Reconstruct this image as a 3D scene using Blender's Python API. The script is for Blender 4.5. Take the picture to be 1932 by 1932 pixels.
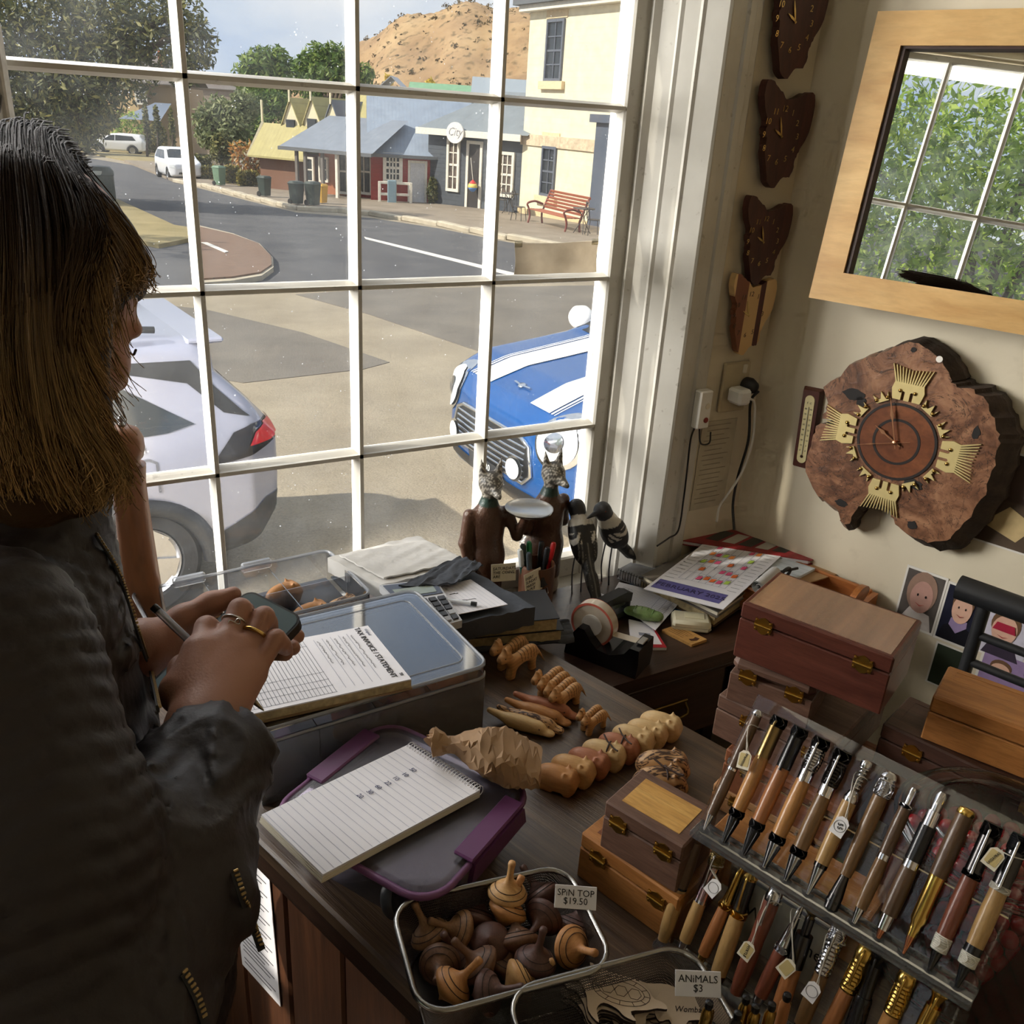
import bpy, bmesh, math, random
import numpy as np
from mathutils import Vector, Matrix, Euler
from mathutils.bvhtree import BVHTree

# ------------------------------------------------------------------ camera, sky, sun, exposure
for o in list(bpy.data.objects): bpy.data.objects.remove(o)
scene = bpy.context.scene
COL = scene.collection
PI = math.pi
R = math.radians
FOC, CEN, CAMZ = 1678.0, 966.0, 1.66
_x = np.array([3076., -548., 1678.]); _x /= np.linalg.norm(_x)
_d = np.array([-242., 3781., 1678.]); _d -= _x * (_d @ _x); _d /= np.linalg.norm(_d)
ROT = np.array([_x, np.cross(-_d, _x), -_d])          # camera (right, down, forward) -> world
cam_d = bpy.data.cameras.new('camera')
cam = bpy.data.objects.new('camera', cam_d); COL.objects.link(cam)
cam_d.sensor_width = 36; cam_d.lens = 36 * FOC / 1932; cam_d.clip_start = .03; cam_d.clip_end = 3000
_m = Matrix.Identity(4)
for _i in range(3):
    _m[_i][0] = ROT[_i, 0]; _m[_i][1] = -ROT[_i, 1]; _m[_i][2] = -ROT[_i, 2]
_m[2][3] = CAMZ
cam.matrix_world = _m
scene.camera = cam

SUN_DIR = Vector((-.752, .15, .642)).normalized()       # towards the sun
sun_d = bpy.data.lights.new('sun', 'SUN'); sun_d.energy = 5.6; sun_d.angle = R(.6); sun_d.color = (1, .93, .80)
sun = bpy.data.objects.new('sun', sun_d); COL.objects.link(sun)
sun.rotation_euler = SUN_DIR.to_track_quat('Z', 'Y').to_euler()

world = bpy.data.worlds.new('sky'); scene.world = world; world.use_nodes = True
_t = world.node_tree; _t.nodes.clear()
def _wn(k, **kw):
    n = _t.nodes.new(k)
    for a, b in kw.items(): setattr(n, a, b)
    return n
_tc = _wn('ShaderNodeTexCoord'); _mp = _wn('ShaderNodeMapping'); _mp.inputs['Scale'].default_value = (1, 1, 2.6)
_no = _wn('ShaderNodeTexNoise'); _no.inputs['Scale'].default_value = 2.3; _no.inputs['Detail'].default_value = 6; _no.inputs['Roughness'].default_value = .55
_cr = _wn('ShaderNodeValToRGB'); _cr.color_ramp.elements[0].position = .34; _cr.color_ramp.elements[1].position = .62
_cr.color_ramp.elements[0].color = (.42, .56, .80, 1); _cr.color_ramp.elements[1].color = (.90, .93, .96, 1)
_e = _cr.color_ramp.elements.new(.48); _e.color = (.68, .77, .89, 1)
_bg = _wn('ShaderNodeBackground'); _bg.inputs['Strength'].default_value = .92
_ow = _wn('ShaderNodeOutputWorld')
for _a, _b in ((_tc.outputs['Generated'], _mp.inputs[0]), (_mp.outputs[0], _no.inputs['Vector']), (_no.outputs[0], _cr.inputs[0]), (_cr.outputs[0], _bg.inputs[0]), (_bg.outputs[0], _ow.inputs[0])):
    _t.links.new(_a, _b)

def area_light(name, loc, target, sx, sy, watts, color):
    d = bpy.data.lights.new(name, 'AREA'); d.shape = 'RECTANGLE'; d.size = sx; d.size_y = sy; d.energy = watts; d.color = color
    o = bpy.data.objects.new(name, d); COL.objects.link(o); o.location = loc
    o.rotation_euler = (Vector(loc) - Vector(target)).to_track_quat('Z', 'Y').to_euler()
    return o
area_light('fill_light_front', (-.2, 2.6, 2.75), (1.0, .6, 1.1), 2.4, .9, 55, (1.0, .97, .93))  # added fill above the upper panes, brightening the room beyond the sky
area_light('fill_light_side', (-2.45, 2.65, 1.95), (1.55, 1.0, 1.45), 1.9, 1.5, 900, (1.0, .97, .92))  # added fill left of the window, aimed in to brighten the right wall

vs = scene.view_settings
vs.view_transform = 'Standard'; vs.look = 'None'; vs.exposure = 0.0; vs.gamma = 1.0; vs.use_curve_mapping = False
scene.cycles.use_denoising = True
scene.cycles.max_bounces = 6; scene.cycles.diffuse_bounces = 3; scene.cycles.glossy_bounces = 3; scene.cycles.transmission_bounces = 4; scene.cycles.transparent_max_bounces = 20
scene.cycles.use_adaptive_sampling = True; scene.cycles.adaptive_threshold = .08; scene.cycles.adaptive_min_samples = 10
scene.cycles.caustics_reflective = False; scene.cycles.caustics_refractive = False
scene.cycles.sample_clamp_indirect = 6

# ------------------------------------------------------------------ layout helpers: the surveyed planes of the place
def ray(px, py): return Vector(ROT @ np.array([px - CEN, py - CEN, FOC]))
EYE = Vector((0, 0, CAMZ))
def on_z(px, py, z): r = ray(px, py); return EYE + r * ((z - CAMZ) / r.z)
def on_y(px, py, y): r = ray(px, py); return EYE + r * (y / r.y)
def at_depth(px, py, d): return EYE + ray(px, py) * (d / FOC)
WN = Vector((.9553, .2957, 0)); WC = Vector((1.45, 1.38, 0)); WD = Vector((.2957, -.9553, 0))
def on_wall(px, py, off=0.): r = ray(px, py); return EYE + r * ((WN.dot(WC) - off) / WN.dot(r))
GA, GX, GY = -.74, -.0156, -.0258                      # the street falls gently away from the shop
def gz(x, y): return GA + GX * x + GY * y
def on_g(px, py, dz=0.):
    r = ray(px, py); t = (CAMZ - GA - dz) / -(r.z - GX * r.x - GY * r.y); return EYE + r * t
# ------------------------------------------------------------------ materials
MATS = {}
def srgb(c):
    return tuple((v / 255 / 12.92 if v / 255 <= .04045 else ((v / 255 + .055) / 1.055) ** 2.4) for v in c) + (1,)
class NT:
    def __init__(s, name):
        s.m = bpy.data.materials.new(name); s.m.use_nodes = True; s.t = s.m.node_tree; s.t.nodes.clear()
        s.out = s.n('ShaderNodeOutputMaterial')
    def n(s, k, **kw):
        n = s.t.nodes.new(k)
        for a, b in kw.items():
            if a.startswith('i_'): n.inputs[a[2:].replace('_', ' ')].default_value = b
            else: setattr(n, a, b)
        return n
    def l(s, a, b): s.t.links.new(a, b)
    def coord(s, scale=(1, 1, 1), rot=(0, 0, 0), kind='Object'):
        tc = s.n('ShaderNodeTexCoord'); mp = s.n('ShaderNodeMapping')
        mp.inputs['Scale'].default_value = scale; mp.inputs['Rotation'].default_value = rot
        s.l(tc.outputs[kind], mp.inputs[0]); return mp.outputs[0]
    def noise(s, vec, scale, detail=4, rough=.55, dist=0.):
        n = s.n('ShaderNodeTexNoise'); n.inputs['Scale'].default_value = scale; n.inputs['Detail'].default_value = detail
        n.inputs['Roughness'].default_value = rough; n.inputs['Distortion'].default_value = dist
        if vec is not None: s.l(vec, n.inputs['Vector'])
        return n.outputs[0]
    def ramp(s, fac, stops):
        r = s.n('ShaderNodeValToRGB'); e = r.color_ramp.elements
        while len(e) < len(stops): e.new(.5)
        for k, (p, c) in zip(e, stops): k.position = p; k.color = c if len(c) == 4 else tuple(c) + (1,)
        s.l(fac, r.inputs[0]); return r.outputs[0]
    def math(s, op, a, b=None, clamp=False):
        m = s.n('ShaderNodeMath', operation=op, use_clamp=clamp)
        for i, v in enumerate((a, b)):
            if v is None: continue
            if isinstance(v, (int, float)): m.inputs[i].default_value = v
            else: s.l(v, m.inputs[i])
        return m.outputs[0]
    def mix(s, fac, a, b, blend='MIX'):
        m = s.n('ShaderNodeMix', data_type='RGBA', blend_type=blend)
        for sock, v in ((m.inputs[0], fac), (m.inputs[6], a), (m.inputs[7], b)):
            if isinstance(v, (int, float)): sock.default_value = v
            elif isinstance(v, tuple): sock.default_value = v
            else: s.l(v, sock)
        return m.outputs[2]
    def bump(s, h, strength=.3, dist=.01):
        b = s.n('ShaderNodeBump'); b.inputs['Strength'].default_value = strength; b.inputs['Distance'].default_value = dist
        s.l(h, b.inputs['Height']); return b.outputs[0]
    def bsdf(s, color, rough=.5, metal=0., normal=None, **kw):
        p = s.n('ShaderNodeBsdfPrincipled')
        if isinstance(color, tuple): p.inputs['Base Color'].default_value = color
        else: s.l(color, p.inputs['Base Color'])
        if isinstance(rough, (int, float)): p.inputs['Roughness'].default_value = rough
        else: s.l(rough, p.inputs['Roughness'])
        p.inputs['Metallic'].default_value = metal
        if normal is not None: s.l(normal, p.inputs['Normal'])
        for k, v in kw.items():
            q = p.inputs[k.replace('_', ' ')]
            if isinstance(v, (int, float, tuple)): q.default_value = v
            else: s.l(v, q)
        return p.outputs[0]
    def mixs(s, fac, a, b):
        m = s.n('ShaderNodeMixShader')
        if isinstance(fac, (int, float)): m.inputs[0].default_value = fac
        else: s.l(fac, m.inputs[0])
        s.l(a, m.inputs[1]); s.l(b, m.inputs[2]); return m.outputs[0]
    def done(s, shader): s.l(shader, s.out.inputs[0]); return s.m

def plain(name, c, rough=.5, metal=0., var=.12, scale=18., bump=0., bscale=60., **kw):
    if name in MATS: return MATS[name]
    t = NT(name); v = t.coord()
    col = srgb(c)
    if var > 0:
        lo = tuple(x * (1 - var) for x in col[:3]) + (1,); hi = tuple(min(1, x * (1 + var)) for x in col[:3]) + (1,)
        cc = t.ramp(t.noise(v, scale), [(.3, lo), (.7, hi)])
    else: cc = col
    nb = t.bump(t.noise(v, bscale), bump) if bump else None
    MATS[name] = t.done(t.bsdf(cc, rough, metal, nb, **kw)); return MATS[name]
def wood(name, light, dark, scale=(1.5, 30, 30), rough=.45, rot=(0, 0, 0), fine=1., bump=.08, **kw):
    if name in MATS: return MATS[name]
    t = NT(name); v = t.coord(scale, rot)
    a = t.noise(v, 1.6, 5, .6, .6); b = t.noise(t.coord((scale[0] * 4, scale[1] * 6, scale[2] * 6), rot), 2.0, 3, .6)
    c = t.ramp(a, [(.32, srgb(dark)), (.52, srgb(tuple((p + q) / 2 for p, q in zip(light, dark)))), (.70, srgb(light))])
    c = t.mix(t.math('MULTIPLY', t.ramp(b, [(.45, (0, 0, 0, 1)), (.65, (1, 1, 1, 1))]), .35 * fine), c, srgb(tuple(x * .72 for x in dark)))
    MATS[name] = t.done(t.bsdf(c, rough, 0, t.bump(b, bump, .004), **kw)); return MATS[name]
def metal(name, c, rough=.25, **kw): return plain(name, c, rough, 1., .05, 40, **kw)
def clear(name, tint=(255, 255, 255), haze=.08, rough=.05, gloss=1.0, hazec=(235, 240, 245), ior=1.45, dirt=0.):
    if name in MATS: return MATS[name]
    t = NT(name)
    tr = t.n('ShaderNodeBsdfTransparent'); tr.inputs[0].default_value = srgb(tint)
    df = t.n('ShaderNodeBsdfDiffuse'); df.inputs[0].default_value = srgb(hazec)
    tl = t.n('ShaderNodeBsdfTranslucent'); tl.inputs[0].default_value = srgb(hazec)
    hz = t.mixs(.5, df.outputs[0], tl.outputs[0])
    f = haze
    if dirt:
        v = t.coord()
        sp = t.n('ShaderNodeTexVoronoi'); sp.inputs['Scale'].default_value = 120; t.l(v, sp.inputs['Vector'])
        big = t.noise(v, 9, 3)
        rad = t.math('MULTIPLY', t.math('SUBTRACT', t.noise(v, 31, 2), .52, True), .9)
        speck = t.math('LESS_THAN', sp.outputs[0], rad)
        film = t.math('MULTIPLY', t.ramp(big, [(.35, (0, 0, 0, 1)), (.8, (1, 1, 1, 1))]), .03)
        f = t.math('ADD', t.math('MULTIPLY', speck, dirt), t.math('ADD', film, haze), True)
    base = t.mixs(f, tr.outputs[0], hz)
    gl = t.n('ShaderNodeBsdfGlossy'); gl.inputs['Roughness'].default_value = rough
    fr = t.n('ShaderNodeFresnel'); fr.inputs[0].default_value = ior
    MATS[name] = t.done(t.mixs(t.math('MULTIPLY', fr.outputs[0], gloss), base, gl.outputs[0])); return MATS[name]
def vcol(name, rough=.5, metal=0., bump=0., bscale=50., var=.0, **kw):
    if name in MATS: return MATS[name]
    t = NT(name); a = t.n('ShaderNodeAttribute', attribute_name='Col'); v = t.coord()
    c = a.outputs[0]
    if var: c = t.mix(t.math('MULTIPLY', t.noise(v, 30), var), c, (0, 0, 0, 1))
    nb = t.bump(t.noise(v, bscale), bump) if bump else None
    MATS[name] = t.done(t.bsdf(c, rough, metal, nb, **kw)); return MATS[name]
def leafmat(name, stops, trans=.35, scale=.9):
    if name in MATS: return MATS[name]
    t = NT(name); a = t.n('ShaderNodeAttribute', attribute_name='Col')
    c = t.ramp(a.outputs['Fac'], [(p, srgb(k)) for p, k in stops])
    d = t.bsdf(c, .6); tl = t.n('ShaderNodeBsdfTranslucent'); t.l(c, tl.inputs[0])
    MATS[name] = t.done(t.mixs(trans, d, tl.outputs[0])); return MATS[name]

# ------------------------------------------------------------------ objects
def tag(o, label=None, cat=None, group=None, kind=None):
    if label: o['label'] = label
    if cat: o['category'] = cat
    if group: o['group'] = group
    if kind: o['kind'] = kind
    return o
def thing(name, label, cat, loc=(0, 0, 0), rotz=0., group=None, rot=None, scale=None):
    o = bpy.data.objects.new(name, None); COL.objects.link(o); o.empty_display_size = .05
    o.location = loc; o.rotation_euler = rot if rot is not None else (0, 0, rotz)
    if scale: o.scale = (scale,) * 3
    o.matrix_world = o.matrix_basis
    return tag(o, label, cat, group)
def link(name, me, mat, parent=None, smooth=None):
    if mat is not None and not len(me.materials):
        for m in (mat if isinstance(mat, (list, tuple)) else [mat]): me.materials.append(m)
    if smooth is not None and len(me.polygons):
        me.polygons.foreach_set('use_smooth', [True] * len(me.polygons))
        if smooth < 179: me.set_sharp_from_angle(angle=R(smooth))
    o = bpy.data.objects.new(name, me); COL.objects.link(o)
    if parent: o.parent = parent
    if mat is not None and not isinstance(mat, (list, tuple)) and me.materials[0] is not mat:
        o.material_slots[0].link = 'OBJECT'; o.material_slots[0].material = mat
    return o
def mat4(loc=(0, 0, 0), rot=(0, 0, 0), scale=(1, 1, 1)):
    return Matrix.LocRotScale(Vector(loc), Euler(rot), Vector(scale))
def basis(o, x, y, z):
    m = Matrix.Identity(4)
    for i in range(3): m[i][0] = x[i]; m[i][1] = y[i]; m[i][2] = z[i]; m[i][3] = o[i]
    return m
class MB:
    def __init__(s): s.v = []; s.f = []; s.mi = []; s.cur = 0
    def add(s, vs, fs, M=None):
        b = len(s.v)
        s.v += [tuple(M @ Vector(v)) for v in vs] if M is not None else [tuple(v) for v in vs]
        s.f += [[i + b for i in f] for f in fs]; s.mi += [s.cur] * len(fs); return s
    def box(s, c, size, rot=(0, 0, 0), M=None):
        h = [x / 2 for x in size]; m = mat4(c, rot)
        if M is not None: m = M @ m
        vs = [(sx * h[0], sy * h[1], sz * h[2]) for sz in (-1, 1) for sy in (-1, 1) for sx in (-1, 1)]
        return s.add(vs, [(0, 2, 3, 1), (4, 5, 7, 6), (0, 1, 5, 4), (2, 6, 7, 3), (0, 4, 6, 2), (1, 3, 7, 5)], m)
    def rbox(s, c, size, r=.003, rot=(0, 0, 0), M=None):
        h = [x / 2 for x in size]; r = min(r, min(h) * .95); m = mat4(c, rot)
        if M is not None: m = M @ m
        vs = []; ix = {}
        for sx in (-1, 1):
            for sy in (-1, 1):
                for sz in (-1, 1):
                    for a in range(3):
                        p = [sx * h[0], sy * h[1], sz * h[2]]
                        for k in range(3):
                            if k != a: p[k] -= (sx, sy, sz)[k] * r
                        ix[(sx, sy, sz, a)] = len(vs); vs.append(p)
        fs = []
        for a in range(3):
            b, c2 = (a + 1) % 3, (a + 2) % 3
            for sg in (-1, 1):
                q = []
                for (i, j) in ((-1, -1), (1, -1), (1, 1), (-1, 1)):
                    k = [0, 0, 0]; k[a] = sg; k[b] = i; k[c2] = j; q.append(ix[(*k, a)])
                fs.append(q if sg > 0 else q[::-1])
            for i in (-1, 1):
                for j in (-1, 1):   # edge running along a
                    lo = [0, 0, 0]; hi = [0, 0, 0]
                    lo[a], hi[a] = -1, 1; lo[b] = hi[b] = i; lo[c2] = hi[c2] = j
                    q = [ix[(*lo, b)], ix[(*hi, b)], ix[(*hi, c2)], ix[(*lo, c2)]]
                    fs.append(q if i * j < 0 else q[::-1])
        for sx in (-1, 1):
            for sy in (-1, 1):
                for sz in (-1, 1):
                    q = [ix[(sx, sy, sz, a)] for a in range(3)]
                    fs.append(q if sx * sy * sz > 0 else q[::-1])
        return s.add(vs, fs, m)
    def prism(s, poly, z0, z1, M=None, top=None):
        n = len(poly); t = top or poly
        if sum(poly[i][0] * poly[(i + 1) % n][1] - poly[(i + 1) % n][0] * poly[i][1] for i in range(n)) < 0: poly = poly[::-1]; t = t[::-1]
        vs = [(x, y, z0) for x, y in poly] + [(x, y, z1) for x, y in t]
        fs = [list(range(n))[::-1], list(range(n, 2 * n))] + [[i, (i + 1) % n, n + (i + 1) % n, n + i] for i in range(n)]
        return s.add(vs, fs, M)
    def lathe(s, prof, seg=24, M=None, cap=True):
        vs = []; fs = []; n = len(prof)
        for r, z in prof:
            for k in range(seg):
                a = 2 * PI * k / seg; vs.append((r * math.cos(a), r * math.sin(a), z))
        for i in range(n - 1):
            for k in range(seg):
                k2 = (k + 1) % seg; fs.append([i * seg + k, i * seg + k2, (i + 1) * seg + k2, (i + 1) * seg + k])
        if cap:
            if prof[0][0] > 1e-6: fs.append(list(range(seg))[::-1])
            if prof[-1][0] > 1e-6: fs.append([(n - 1) * seg + k for k in range(seg)])
        return s.add(vs, fs, M)
    def tube(s, path, rad, seg=8, M=None, closed=False, cap=True, flat=1.):
        P = [Vector(p) for p in path]; n = len(P)
        if n < 2: return s
        vs = []; fs = []; up = None
        for i in range(n):
            a = P[(i - 1) % n] if (closed or i > 0) else P[i]; b = P[(i + 1) % n] if (closed or i < n - 1) else P[i]
            t = (b - a).normalized() if (b - a).length > 1e-9 else Vector((0, 0, 1))
            if up is None:
                up = Vector((0, 0, 1)) if abs(t.z) < .9 else Vector((1, 0, 0))
            u = (up - t * up.dot(t)); u = u.normalized() if u.length > 1e-6 else t.orthogonal().normalized()
            up = u; w = t.cross(u)
            r = rad[i] if isinstance(rad, (list, tuple)) else rad
            for k in range(seg):
                an = 2 * PI * k / seg; vs.append(P[i] + u * (r * flat * math.cos(an)) + w * (r * math.sin(an)))
        for i in range(n if closed else n - 1):
            j = (i + 1) % n
            for k in range(seg):
                k2 = (k + 1) % seg; fs.append([i * seg + k, i * seg + k2, j * seg + k2, j * seg + k])
        if cap and not closed: fs.append(list(range(seg))[::-1]); fs.append([(n - 1) * seg + k for k in range(seg)])
        return s.add(vs, fs, M)
    def grid(s, fn, nu, nv, M=None, wrap=False):
        vs = [fn(i / (nu - 1), j / (nv - 1)) for j in range(nv) for i in range(nu)]
        fs = [[j * nu + i, j * nu + i + 1, (j + 1) * nu + i + 1, (j + 1) * nu + i] for j in range(nv - 1) for i in range(nu - 1)]
        return s.add(vs, fs, M)
    def sheet(s, fn, nu, nv, th, M=None):
        vs = [Vector(fn(i / (nu - 1), j / (nv - 1))) for j in range(nv) for i in range(nu)]
        n = len(vs); vs2 = [v - Vector((0, 0, th)) for v in vs]
        fs = [[j * nu + i, j * nu + i + 1, (j + 1) * nu + i + 1, (j + 1) * nu + i] for j in range(nv - 1) for i in range(nu - 1)]
        f2 = [[k + n for k in f[::-1]] for f in fs]
        rim = [i for i in range(nu)] + [j * nu + nu - 1 for j in range(1, nv)] + [(nv - 1) * nu + i for i in range(nu - 2, -1, -1)] + [j * nu for j in range(nv - 2, 0, -1)]
        f3 = [[rim[(k + 1) % len(rim)], rim[k], rim[k] + n, rim[(k + 1) % len(rim)] + n] for k in range(len(rim))]
        return s.add(vs + vs2, fs + f2 + f3, M)
    def mesh(s, name='mesh'):
        me = bpy.data.meshes.new(name); me.from_pydata(s.v, [], s.f)
        if any(s.mi): me.polygons.foreach_set('material_index', s.mi)
        me.update(); return me
    def build(s, name, mat, parent=None, smooth=None): return link(name, s.mesh(name), mat, parent, smooth)

def smooth_path(pts, n=8, closed=False):
    P = [Vector(p) for p in pts]; out = []; m = len(P)
    for i in range(m if closed else m - 1):
        p0 = P[(i - 1) % m] if (closed or i > 0) else P[0] * 2 - P[1]; p1 = P[i]; p2 = P[(i + 1) % m]
        p3 = P[(i + 2) % m] if (closed or i < m - 2) else p2 * 2 - p1
        for k in range(n):
            t = k / n; out.append(.5 * ((2 * p1) + (p2 - p0) * t + (2 * p0 - 5 * p1 + 4 * p2 - p3) * t * t + (3 * p1 - p0 - 3 * p2 + p3) * t ** 3))
    if not closed: out.append(P[-1])
    return out
def sm2(pts, n=6, closed=True): return [(p.x, p.y) for p in smooth_path([(x, y, 0) for x, y in pts], n, closed)]
def rrect(w, h, r, seg=5):
    out = []
    for cx, cy, a0 in ((w / 2 - r, h / 2 - r, 0), (-w / 2 + r, h / 2 - r, 90), (-w / 2 + r, -h / 2 + r, 180), (w / 2 - r, -h / 2 + r, 270)):
        for k in range(seg + 1):
            a = R(a0 + 90 * k / seg); out.append((cx + r * math.cos(a), cy + r * math.sin(a)))
    return out
def circle(r, n=24, cx=0, cy=0, sx=1, sy=1): return [(cx + sx * r * math.cos(2 * PI * k / n), cy + sy * r * math.sin(2 * PI * k / n)) for k in range(n)]

def lettering(text, size, mat, parent=None, M=None, name='lettering', align='CENTER', spacing=1., shear=0., depth=.0004):
    cu = bpy.data.curves.new('t', 'FONT'); cu.body = text; cu.size = size; cu.align_x = align; cu.align_y = 'CENTER'
    cu.space_line = spacing; cu.shear = shear; cu.extrude = depth / 2; cu.resolution_u = 2
    tmp = bpy.data.objects.new('t', cu)
    me = bpy.data.meshes.new_from_object(tmp)
    bpy.data.objects.remove(tmp); bpy.data.curves.remove(cu)
    me.materials.clear()
    if M is not None: me.transform(M)
    return link(name, me, mat, parent)

# ------------------------------------------------------------------ organic shapes: smooth-blended distance fields, meshed by surface nets
class SDF:
    def __init__(s): s.p = []; s.post = None
    def cone(s, a, b, ra, rb=None, k=.01, sub=False):
        s.p.append(('c', np.array(a, float), np.array(b, float), ra, ra if rb is None else rb, k, sub)); return s
    def chain(s, pts, rads, k=.01):
        for i in range(len(pts) - 1): s.cone(pts[i], pts[i + 1], rads[i], rads[i + 1], k)
        return s
    def ell(s, c, r, rot=(0, 0, 0), k=.01, sub=False):
        s.p.append(('e', np.array(c, float), np.array(r, float), np.array(Euler(rot).to_matrix()), 0, k, sub)); return s
    def box(s, c, h, rot=(0, 0, 0), r=.01, k=.01, sub=False):
        s.p.append(('b', np.array(c, float), np.array(h, float), np.array(Euler(rot).to_matrix()), r, k, sub)); return s
    def ext(s, poly, axis, r=.0, k=.05, op='and', lim=None):
        s.p.append(('x', np.array(poly, float), axis, lim, r, k, op)); return s
    def eval(s, P):
        d = np.full(len(P), 1e3)
        for q in s.p:
            if q[0] == 'c':
                a, b, ra, rb = q[1:5]; ab = b - a; L = ab @ ab
                t = np.clip(((P - a) @ ab) / max(L, 1e-12), 0, 1); e = np.linalg.norm(P - a - t[:, None] * ab, axis=1) - (ra + (rb - ra) * t)
            elif q[0] == 'e':
                w = (P - q[1]) @ q[3]; r = q[2]; k0 = np.linalg.norm(w / r, axis=1); k1 = np.linalg.norm(w / (r * r), axis=1)
                e = np.where(k1 > 1e-9, k0 * (k0 - 1) / np.maximum(k1, 1e-9), -r.min())
            elif q[0] == 'b':
                w = np.abs((P - q[1]) @ q[3]) - (q[2] - q[4]); e = np.linalg.norm(np.maximum(w, 0), axis=1) + np.minimum(w.max(1), 0) - q[4]
            else:
                ax = [i for i in range(3) if i != q[2]]; w = P[:, ax]; poly = q[1]; n = len(poly)
                best = np.full(len(P), 1e9); ins = np.zeros(len(P), bool)
                for i in range(n):
                    a = poly[i]; b = poly[(i + 1) % n]; ab = b - a
                    t = np.clip(((w - a) @ ab) / max(ab @ ab, 1e-12), 0, 1); best = np.minimum(best, ((w - a - t[:, None] * ab) ** 2).sum(1))
                    c = ((a[1] > w[:, 1]) != (b[1] > w[:, 1]))
                    with np.errstate(divide='ignore', invalid='ignore'):
                        xi = (b[0] - a[0]) * (w[:, 1] - a[1]) / (b[1] - a[1]) + a[0]
                    ins ^= c & (w[:, 0] < xi)
                e = np.sqrt(best) * np.where(ins, -1, 1) - q[4]
                if q[3] is not None:
                    z = P[:, q[2]]; e = np.maximum(e, np.maximum(q[3][0] - z, z - q[3][1]))
            k, sub = q[5], q[6]
            if q[0] == 'x' and sub == 'and':
                if d[0] > 900 and (d > 900).all(): d = e
                else: h = np.clip(.5 - .5 * (d - e) / k, 0, 1); d = e * h + d * (1 - h) + k * h * (1 - h)
            elif sub is True or sub == 'sub':
                h = np.clip(.5 - .5 * (d + e) / k, 0, 1); d = d * (1 - h) - e * h + k * h * (1 - h)
            else:
                h = np.clip(.5 + .5 * (d - e) / k, 0, 1); h = np.where(d > 900, 1., h); dd = np.where(d > 900, e, d)
                d = dd * (1 - h) + e * h - k * h * (1 - h)
        if s.post is not None: d = s.post(P, d)
        return d
    def mesh(s, lo, hi, h, B=4, color=None, name='organic', slack=1.25):
        lo = np.array(lo, float); hi = np.array(hi, float)
        n = np.ceil((hi - lo) / (h * B)).astype(int)
        I = np.stack(np.meshgrid(*[np.arange(k) for k in n], indexing='ij'), -1).reshape(-1, 3)
        ctr = lo + (I + .5) * h * B
        d = np.concatenate([s.eval(c) for c in np.array_split(ctr, max(1, len(ctr) // 200000))])
        I = I[np.abs(d) < h * B * .9 * slack]
        loc = np.stack(np.meshgrid(*[np.arange(B + 1)] * 3, indexing='ij'), -1).reshape(-1, 3)
        G = (I[:, None, :] * B + loc[None]).reshape(-1, 3)
        V = np.concatenate([s.eval(lo + c * h) for c in np.array_split(G, max(1, len(G) // 200000))]).reshape(len(I), B + 1, B + 1, B + 1)
        N = n * B + 3
        def gid(a): return ((a[..., 0] + 1) * N[1] + (a[..., 1] + 1)) * N[2] + (a[..., 2] + 1)
        cells = np.stack(np.meshgrid(*[np.arange(B)] * 3, indexing='ij'), -1)
        C8 = np.stack([V[:, i:B + i, j:B + j, k:B + k] for i in (0, 1) for j in (0, 1) for k in (0, 1)], -1)
        ng = C8 < 0; act = ng.any(-1) & ~ng.all(-1)
        bi, ci, cj, ck = np.nonzero(act); vals = C8[act]
        off = np.array([(i, j, k) for i in (0, 1) for j in (0, 1) for k in (0, 1)], float)
        acc = np.zeros((len(bi), 3)); cnt = np.zeros(len(bi))
        for a in range(8):
            for b in range(a + 1, 8):
                if np.abs(off[a] - off[b]).sum() != 1: continue
                x = (vals[:, a] < 0) != (vals[:, b] < 0); den = vals[:, a] - vals[:, b]
                t = np.where(x, vals[:, a] / np.where(np.abs(den) < 1e-12, 1, den), 0)
                acc += np.where(x[:, None], off[a] + t[:, None] * (off[b] - off[a]), 0); cnt += x
        cg = I[bi] * B + np.stack([ci, cj, ck], -1)
        pos = lo + (cg + acc / np.maximum(cnt, 1)[:, None]) * h
        ids = gid(cg); order = np.argsort(ids); ids = ids[order]; pos = pos[order]
        faces = []
        for ax in range(3):
            sl = [slice(0, B)] * 3; s1 = list(sl); s1[ax] = slice(1, B + 1)
            A = V[:, sl[0], sl[1], sl[2]] < 0; Bn = V[:, s1[0], s1[1], s1[2]] < 0
            bb, i, j, k = np.nonzero(A != Bn); g0 = I[bb] * B + np.stack([i, j, k], -1); fl = A[bb, i, j, k]
            u, w = (ax + 1) % 3, (ax + 2) % 3; q = []
            for du, dw in ((0, 0), (-1, 0), (-1, -1), (0, -1)):
                c = g0.copy(); c[:, u] += du; c[:, w] += dw; key = gid(c)
                p = np.searchsorted(ids, key); p = np.minimum(p, len(ids) - 1); ok = ids[p] == key; q.append(np.where(ok, p, -1))
            Q = np.stack(q, -1); Q = np.where(fl[:, None], Q, Q[:, ::-1]); faces.append(Q[(Q >= 0).all(1)])
        F = np.concatenate(faces)
        return np_mesh(pos, F, color(pos) if color else None, name)
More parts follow.
